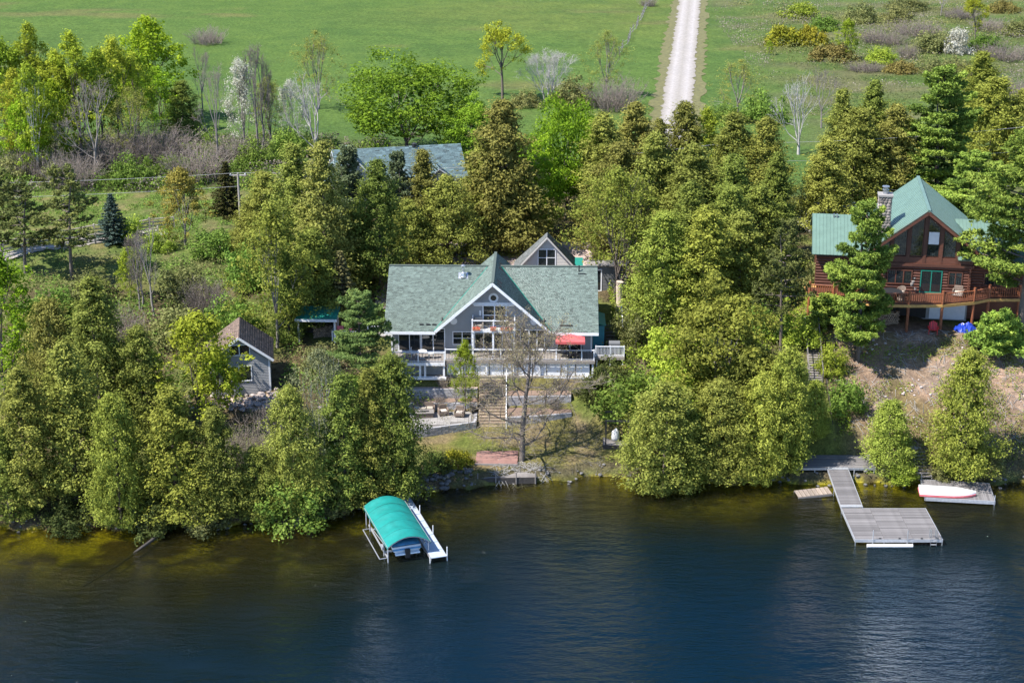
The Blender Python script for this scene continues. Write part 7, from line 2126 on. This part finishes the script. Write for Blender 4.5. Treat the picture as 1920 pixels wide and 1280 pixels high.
rt_ = random.Random(8)
for n_, (kind, x, y, h, r, label) in enumerate(TREES):
    name, pk, bark, leaf, cat, grp = K[kind]
    ps = P[pk]
    if pk == 'cedar' and r / h > .36: ps = P['cedarshrub']
    if pk == 'cedar' and y < 134 and (8 < x < 31 or n_ % 3 == 0): ps = P['roundcedar']
    if kind == 'silver': p = ps[1] if 'clump' in label else ps[0]
    elif 'right edge in front' in label: p = ps[3]
    elif kind == 'maple' and h > 11: p = ps[0]
    elif pk == 'dense': p = ps[n_ % 2]
    elif kind == 'blossom' and h < 6: p = P['shrub'][n_ % 4]
    else: p = min(ps, key=lambda q: abs(math.log((q[2] / q[3]) / (h / r))) + .35 * rt_.random())
    z = float(ground_z(x, y))
    e = empty(name, (x, y, max(z, .1) - .05), rt_.uniform(0, 6.28), label, cat, grp)
    if pk == 'cedar' and 'overhangs' not in label and 'overhanging' not in label and 'landing' not in label: r *= 1.06 if y < 132 else 1.25
    if pk == 'twig' and h > 2 and 'lone' not in label: h *= .8
    s_ = r / p[3]
    e.scale = (s_ * rt_.uniform(.94, 1.06), s_ * rt_.uniform(.94, 1.06), h / p[2])
    if pk == 'twig' or pk in ('shrub', 'mound') or p in P['shrub']: a, b = 'stems', 'foliage' if pk != 'twig' else 'twig_tips'
    else: a, b = 'trunk', 'crown'
    bk_ = BK['birch'] if kind == 'birch' else BK[bark]
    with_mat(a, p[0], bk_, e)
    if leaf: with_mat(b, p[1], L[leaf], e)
    else: with_mat('twigs', p[1], BK['twig'] if kind != 'silver' else BK['silver'], e)
    if kind == 'bigbare': with_mat('buds', p[4], L['tanbud'], e)
# ------------------------------------------------------------------ snag beside the house
e = empty('tree_snag', (10.4, 151.6, float(ground_z(10.4, 151.6))), 0, 'pale sawn-off tree snag standing by the side steps of the house', 'tree stump')
MB().tube([(0, 0, -.3), (.03, 0, 1.2), (-.05, .02, 2.6), (0, 0, 3.1)], [.42, .34, .33, .36], 11).build('trunk', BK['snag'], e)
MB().tube([(.1, 0, 2.2), (.35, 0, 2.7)], [.14, .12], 8).build('limb_stub', BK['snag'], e)

# ------------------------------------------------------------------ poles, wires, fences
p1 = Vector((-30.0, 176.0, float(ground_z(-30.0, 176.0)))); h1 = 6.4
util_pole(p1, h1, 'weathered utility pole beside the dark spruce, upper left')
p2 = Vector((23.4, 178.0, float(ground_z(23.4, 178.0)))); h2 = 9.0
util_pole(p2, h2, 'utility pole rising out of the dense cedar stand right of the house')
a1, a2 = p1 + Vector((0, 0, h1)), p2 + Vector((0, 0, h2))
wire((-70, 171, 14.2), a1, .35, 'upper power line running left from the utility pole by the spruce')
wire((-70, 171, 12.4), a1 - Vector((0, 0, 1.5)), .3, 'lower power line running left from the utility pole by the spruce')
wire(a1, a2, .9, 'power line spanning between the two utility poles behind the house')
wire(a2, (66, 184, 18.6), .7, 'upper power line running right from the utility pole in the cedars')
wire(a2 - Vector((0, 0, 1.9)), (66, 184, 15.6), .7, 'middle power line running right from the utility pole in the cedars')
wire(a2 - Vector((0, 0, 5.0)), (60, 180, 12.0), .5, 'lowest power line passing just above the log cabin roof')

def rail_fence(pts, label, rails=3):
    e = empty('rail_fence', (pts[0][0], pts[0][1], 0), 0, label, 'fence', 'split-rail fences along the lane')
    o = Vector((pts[0][0], pts[0][1], 0))
    P_ = []
    for (x0, y0), (x1, y1) in zip(pts, pts[1:]):
        n = max(1, int(math.hypot(x1 - x0, y1 - y0) / 2.6))
        P_ += [(x0 + (x1 - x0) * k / n, y0 + (y1 - y0) * k / n) for k in range(n)]
    P_.append(pts[-1])
    G = [Vector((x, y, float(ground_z(x, y)))) - o for x, y in P_]
    rr = random.Random(len(pts) * 7 + int(pts[0][0]))
    for g in G:
        box_part('post', M['rail'], e, g.x - .08, g.x + .08, g.y - .08, g.y + .08, g.z - .1, g.z + 1.25)
    for a, b in zip(G, G[1:]):
        for k in range(rails):
            z = .32 + .38 * k
            MB().tube([a + Vector((0, 0, z + rr.uniform(-.05, .05))), b + Vector((0, 0, z + rr.uniform(-.05, .05)))], .07, 5).build('rail', M['rail'], e)
rail_fence([(-62, 163.2), (-54, 168.1), (-48.5, 171.4), (-42.4, 174.4), (-37.5, 176.6)], 'split-rail fence along the far side of the gravel lane')
rail_fence([(-62, 160.0), (-53.4, 165.0), (-47.6, 168.3), (-41.6, 171.4), (-38.5, 172.8)], 'split-rail fence along the near side of the gravel lane')
# old wire fence beside the road
e = empty('wire_fence', (19.0, 289, float(ground_z(19, 289))), 0, 'old wire fence with crooked wooden posts beside the gravel road', 'fence')
rr = random.Random(4); prev = None
for k in range(19):
    t = k / 18; x, y = 0 + 10.5 * t + rr.uniform(-.3, .3), 66 * t
    z = float(ground_z(19 + x, 289 + y)) - float(ground_z(19, 289))
    top = Vector((x + rr.uniform(-.12, .12), y, z + 1.45))
    MB().bar((x, y, z - .2), top, .17).build('post', M['oldwood'], e)
    if prev is not None:
        for q in (.35, .8): MB().tube([prev.lerp(Vector((prev.x, prev.y, prev.z - 1.45)), q), top.lerp(Vector((x, y, z)), q)], .018, 3).build('wire', M['wire'], e)
    prev = top
# stone heap and birdhouse-like boulders by the shaded lawn
rs = np.random.RandomState(9)
def rock_mesh(seed):
    r2 = np.random.RandomState(seed); mb = MB()
    mb.lathe([(0, -.42), (.36, -.34), (.54, -.06), (.5, .16), (.3, .36), (0, .42)], 8)
    mb.v = [tuple(np.array(p) * (1 + r2.uniform(-.2, .2, 3))) for p in mb.v]
    return mb.mesh('rock')
rocks = [rock_mesh(k) for k in range(6)]
e = empty('stone_pile', (26.6, 170.5, float(ground_z(26.6, 170.5))), 0, 'heap of pale stones on the shaded lawn left of the log cabin', 'stone pile')
for k in range(42):
    a, rr_ = rs.rand() * 6.28, 2.0 * math.sqrt(rs.rand())
    o = with_mat('stone', rocks[k % 6], M['paleRock'], e)
    o.location = (rr_ * math.cos(a) * 1.3, rr_ * math.sin(a), .15 + .7 * (1 - rr_ / 2.2) * rs.rand()); s = rs.uniform(.35, .75); o.scale = (s, s, s * .8); o.rotation_euler = rs.rand(3) * 3
# rocks along the waterline (far more than could be told apart)
def rock_field(name, label, pts, sizes, mat, seed):
    r2 = np.random.RandomState(seed); V, F = [], []
    for x, y in pts:
        m = rocks[r2.randint(6)]; b = len(V); s = r2.uniform(*sizes); a = r2.rand() * 6.28
        z = max(float(ground_z(x, y)), -.15)
        for v in m.vertices:
            p = v.co; V.append((x + s * (p.x * math.cos(a) - p.y * math.sin(a)), y + s * (p.x * math.sin(a) + p.y * math.cos(a)), z + s * .25 + s * .75 * p.z))
        F += [tuple(b + i for i in q.vertices) for q in m.polygons]
    me = bpy.data.meshes.new(name); me.from_pydata(V, [], F); me.update()
    return tag(put(name, me, mat), label, kind='stuff')
px_ = rs.uniform(-48, 46, 230)
rock_field('shore_rocks', 'grey rocks strewn along the waterline', [(x, float(shore_y(x)) + rs.uniform(-.5, .9)) for x in px_], (.1, .38), M['rock'], 1)
rock_field('riprap', 'grey riprap boulders on the bank beside the narrow dock', [(rs.uniform(-9.5, -3.3), 0) for _ in range(0)] + [(x, float(shore_y(x)) + rs.uniform(-.2, 2.2)) for x in rs.uniform(-9.0, -3.2, 70)], (.2, .55), M['rock'], 2)
rock_field('limestone_rubble', 'pale pinkish limestone rubble below the grey cabin', [(-23 + 2.2 * rs.randn(), 134.3 + .8 * rs.randn()) for _ in range(150)], (.15, .55), M['paleRock'], 3)
rock_field('bank_stones', 'pale stones scattered on the bare bank', [(cx + 1.3 * rs.randn(), cy + .8 * rs.randn()) for cx, cy in ((32, 139), (35, 134), (38, 131), (41, 137), (44, 133), (33, 130)) for _ in range(16)], (.06, .3), M['paleRock'], 4)

# ------------------------------------------------------------------ ground cover that nobody could count
def cover(name, label, n, area, mat, hgt=(.1, .6), size=(.14, .3), seed=1, dens=None, clump=.5, thr=.48):
    r2 = np.random.RandomState(seed)
    x = r2.uniform(area[0], area[1], n * 3); y = r2.uniform(area[2], area[3], n * 3)
    keep = fbm(x, y, clump, seed + 70) > thr
    keep &= (y - shore_y(x)) > .3
    keep &= ~((x > -11.8) & (x < 9.6) & (y > 127) & (y < 160)) & ~((x > 23) & (x < 31) & (y > 125.5) & (y < 129.4))
    keep &= ~((x > -27.2) & (x < -20.6) & (y > 132.6) & (y < 141.5)) & ~((x > 28.5) & (y > 139.5) & (y < 157)) & ~((x > 25.4) & (x < 27.9) & (y > 129) & (y < 142)) & ~((x > -20.6) & (x < -13.8) & (y > 144.6) & (y < 149.5))
    if dens is not None: keep &= dens(x, y) > r2.rand(len(x))
    x, y = x[keep][:n], y[keep][:n]
    z = ground_z(x, y) + r2.uniform(0, 1, len(x)) ** 1.6 * (hgt[1] - hgt[0]) * (.4 + 1.2 * fbm(x, y, .6, seed + 5)) + hgt[0]
    C = np.stack([x, y, z], 1)
    V = leaf_cards(C, np.array([[0, 0, .7]]) + r2.randn(len(x), 3) * .8, r2.uniform(size[0], size[1], len(x)), r2)
    me = crown_mesh(name, [V], [np.clip(.5 + .9 * (fbm(x, y, .35, seed + 9) - .5) + .18 * r2.randn(len(x)), 0, 1)])
    return tag(put(name, me, mat), label, kind='stuff')
cover('undergrowth', 'low green scrub covering the left slope', 26000, (-56, -12, 121, 166), L['shrub_olive'], (.05, 1.1), seed=1)
cover('undergrowth', 'low fresh green scrub in patches on the left slope', 14000, (-54, -12, 135, 166), L['shrub_green'], (.05, 1.3), seed=2, thr=.55)
cover('undergrowth', 'low scrub covering the slope right of the house', 26000, (7, 29, 127, 160), L['shrub_lime'], (.05, 1.1), seed=3, thr=.42)
cover('undergrowth', 'low olive scrub between the house and the log cabin', 9000, (9, 30, 136, 176), L['shrub_olive'], (.05, .9), seed=4)
cover('bank_scrub', 'sparse dry scrub on the bare bank', 9000, (28, 50, 127, 141), L['bud'], (.02, .3), (.08, .2), seed=5, thr=.55)
cover('bank_scrub', 'green tufts on the bare bank', 4500, (27, 50, 126.5, 141), L['shrub_lime'], (.02, .4), (.08, .22), seed=6, thr=.6)
cover('shore_scrub', 'dark low growth along the waterline', 15000, (-50, 48, 116.5, 131), L['shrub_dark'], (.02, .7), (.1, .24), seed=7, thr=.4, dens=lambda x, y: ((y - shore_y(x)) < 2.6) * np.where((x > -3.2) & (x < 8), .12, 1))
cover('hedge_scrub', 'low growth under the meadow tree line', 30000, (-75, -16, 191, 222), L['shrub_green'], (.05, 1.4), (.2, .42), seed=8, thr=.5, dens=lambda x, y: (y < 218 + 5 * np.sin(x * .13)) * 1.0)
cover('hedge_scrub', 'brown low growth under the meadow tree line', 22000, (-72, -16, 191, 220), L['twigtip'], (.05, 1.2), (.18, .36), seed=9, thr=.5)
cover('meadow_weeds', 'rough weeds and low growth of the right meadow', 26000, (24, 125, 236, 345), L['shrub_olive'], (.02, .35), (.14, .3), seed=10, clump=.1, thr=.5, dens=lambda x, y: sm(x - (24.1 + (y - 239) * .1185), 6, 22))
cover('meadow_weeds', 'brown dead stalks of the right meadow', 16000, (30, 125, 236, 350), L['twigtip'], (.02, .5), (.12, .28), seed=11, clump=.1, thr=.54, dens=lambda x, y: sm(x - (24.1 + (y - 239) * .1185), 9, 24))
cover('lawn_grass', 'rough grass of the lawn behind the lane', 9000, (-62, -30, 172, 195), L['shrub_green'], (.0, .25), (.14, .3), seed=13, thr=.45)
# fallen twigs on the bare bank and under the bare tree
def litter(name, label, n, area, seed, mat, ln=(.3, 1.1), r=.018):
    r2 = np.random.RandomState(seed); segs = []
    x = r2.uniform(area[0], area[1], n); y = r2.uniform(area[2], area[3], n); a = r2.rand(n) * 6.28; l_ = r2.uniform(ln[0], ln[1], n) / 2
    za = ground_z(x - np.cos(a) * l_, y - np.sin(a) * l_); zb = ground_z(x + np.cos(a) * l_, y + np.sin(a) * l_)
    for i in range(n): segs.append(((x[i] - math.cos(a[i]) * l_[i], y[i] - math.sin(a[i]) * l_[i], za[i] + .05), (x[i] + math.cos(a[i]) * l_[i], y[i] + math.sin(a[i]) * l_[i], zb[i] + r2.uniform(.03, .25)), r * 1.2, r * .6))
    return tag(put(name, branch_mesh(name, segs, 3), mat), label, kind='stuff')
litter('fallen_sticks', 'pale dead sticks lying on the bare bank', 900, (28.5, 50, 127.5, 141), 3, BK['silver'])
cover('meadow_brush', 'scattered low brush of the right meadow', 22000, (44, 125, 262, 352), L['shrub_olive'], (.05, 1.5), (.18, .36), seed=15, clump=.14, thr=.6)
cover('meadow_brush', 'scattered grey brush of the right meadow', 16000, (40, 125, 250, 352), L['twigtip'], (.05, 1.4), (.14, .3), seed=16, clump=.12, thr=.6)
litter('fallen_twigs', 'fallen twigs on the lawn round the big bare tree', 500, (-3, 8, 126.5, 134.5), 4, BK['grey'], (.2, .8), .012)
litter('brushwood', 'bleached brushwood tangled on the shore deck below the big bare tree', 130, (-1.6, 2.8, 125.3, 127.8), 8, BK['silver'], (.5, 1.8), .022)
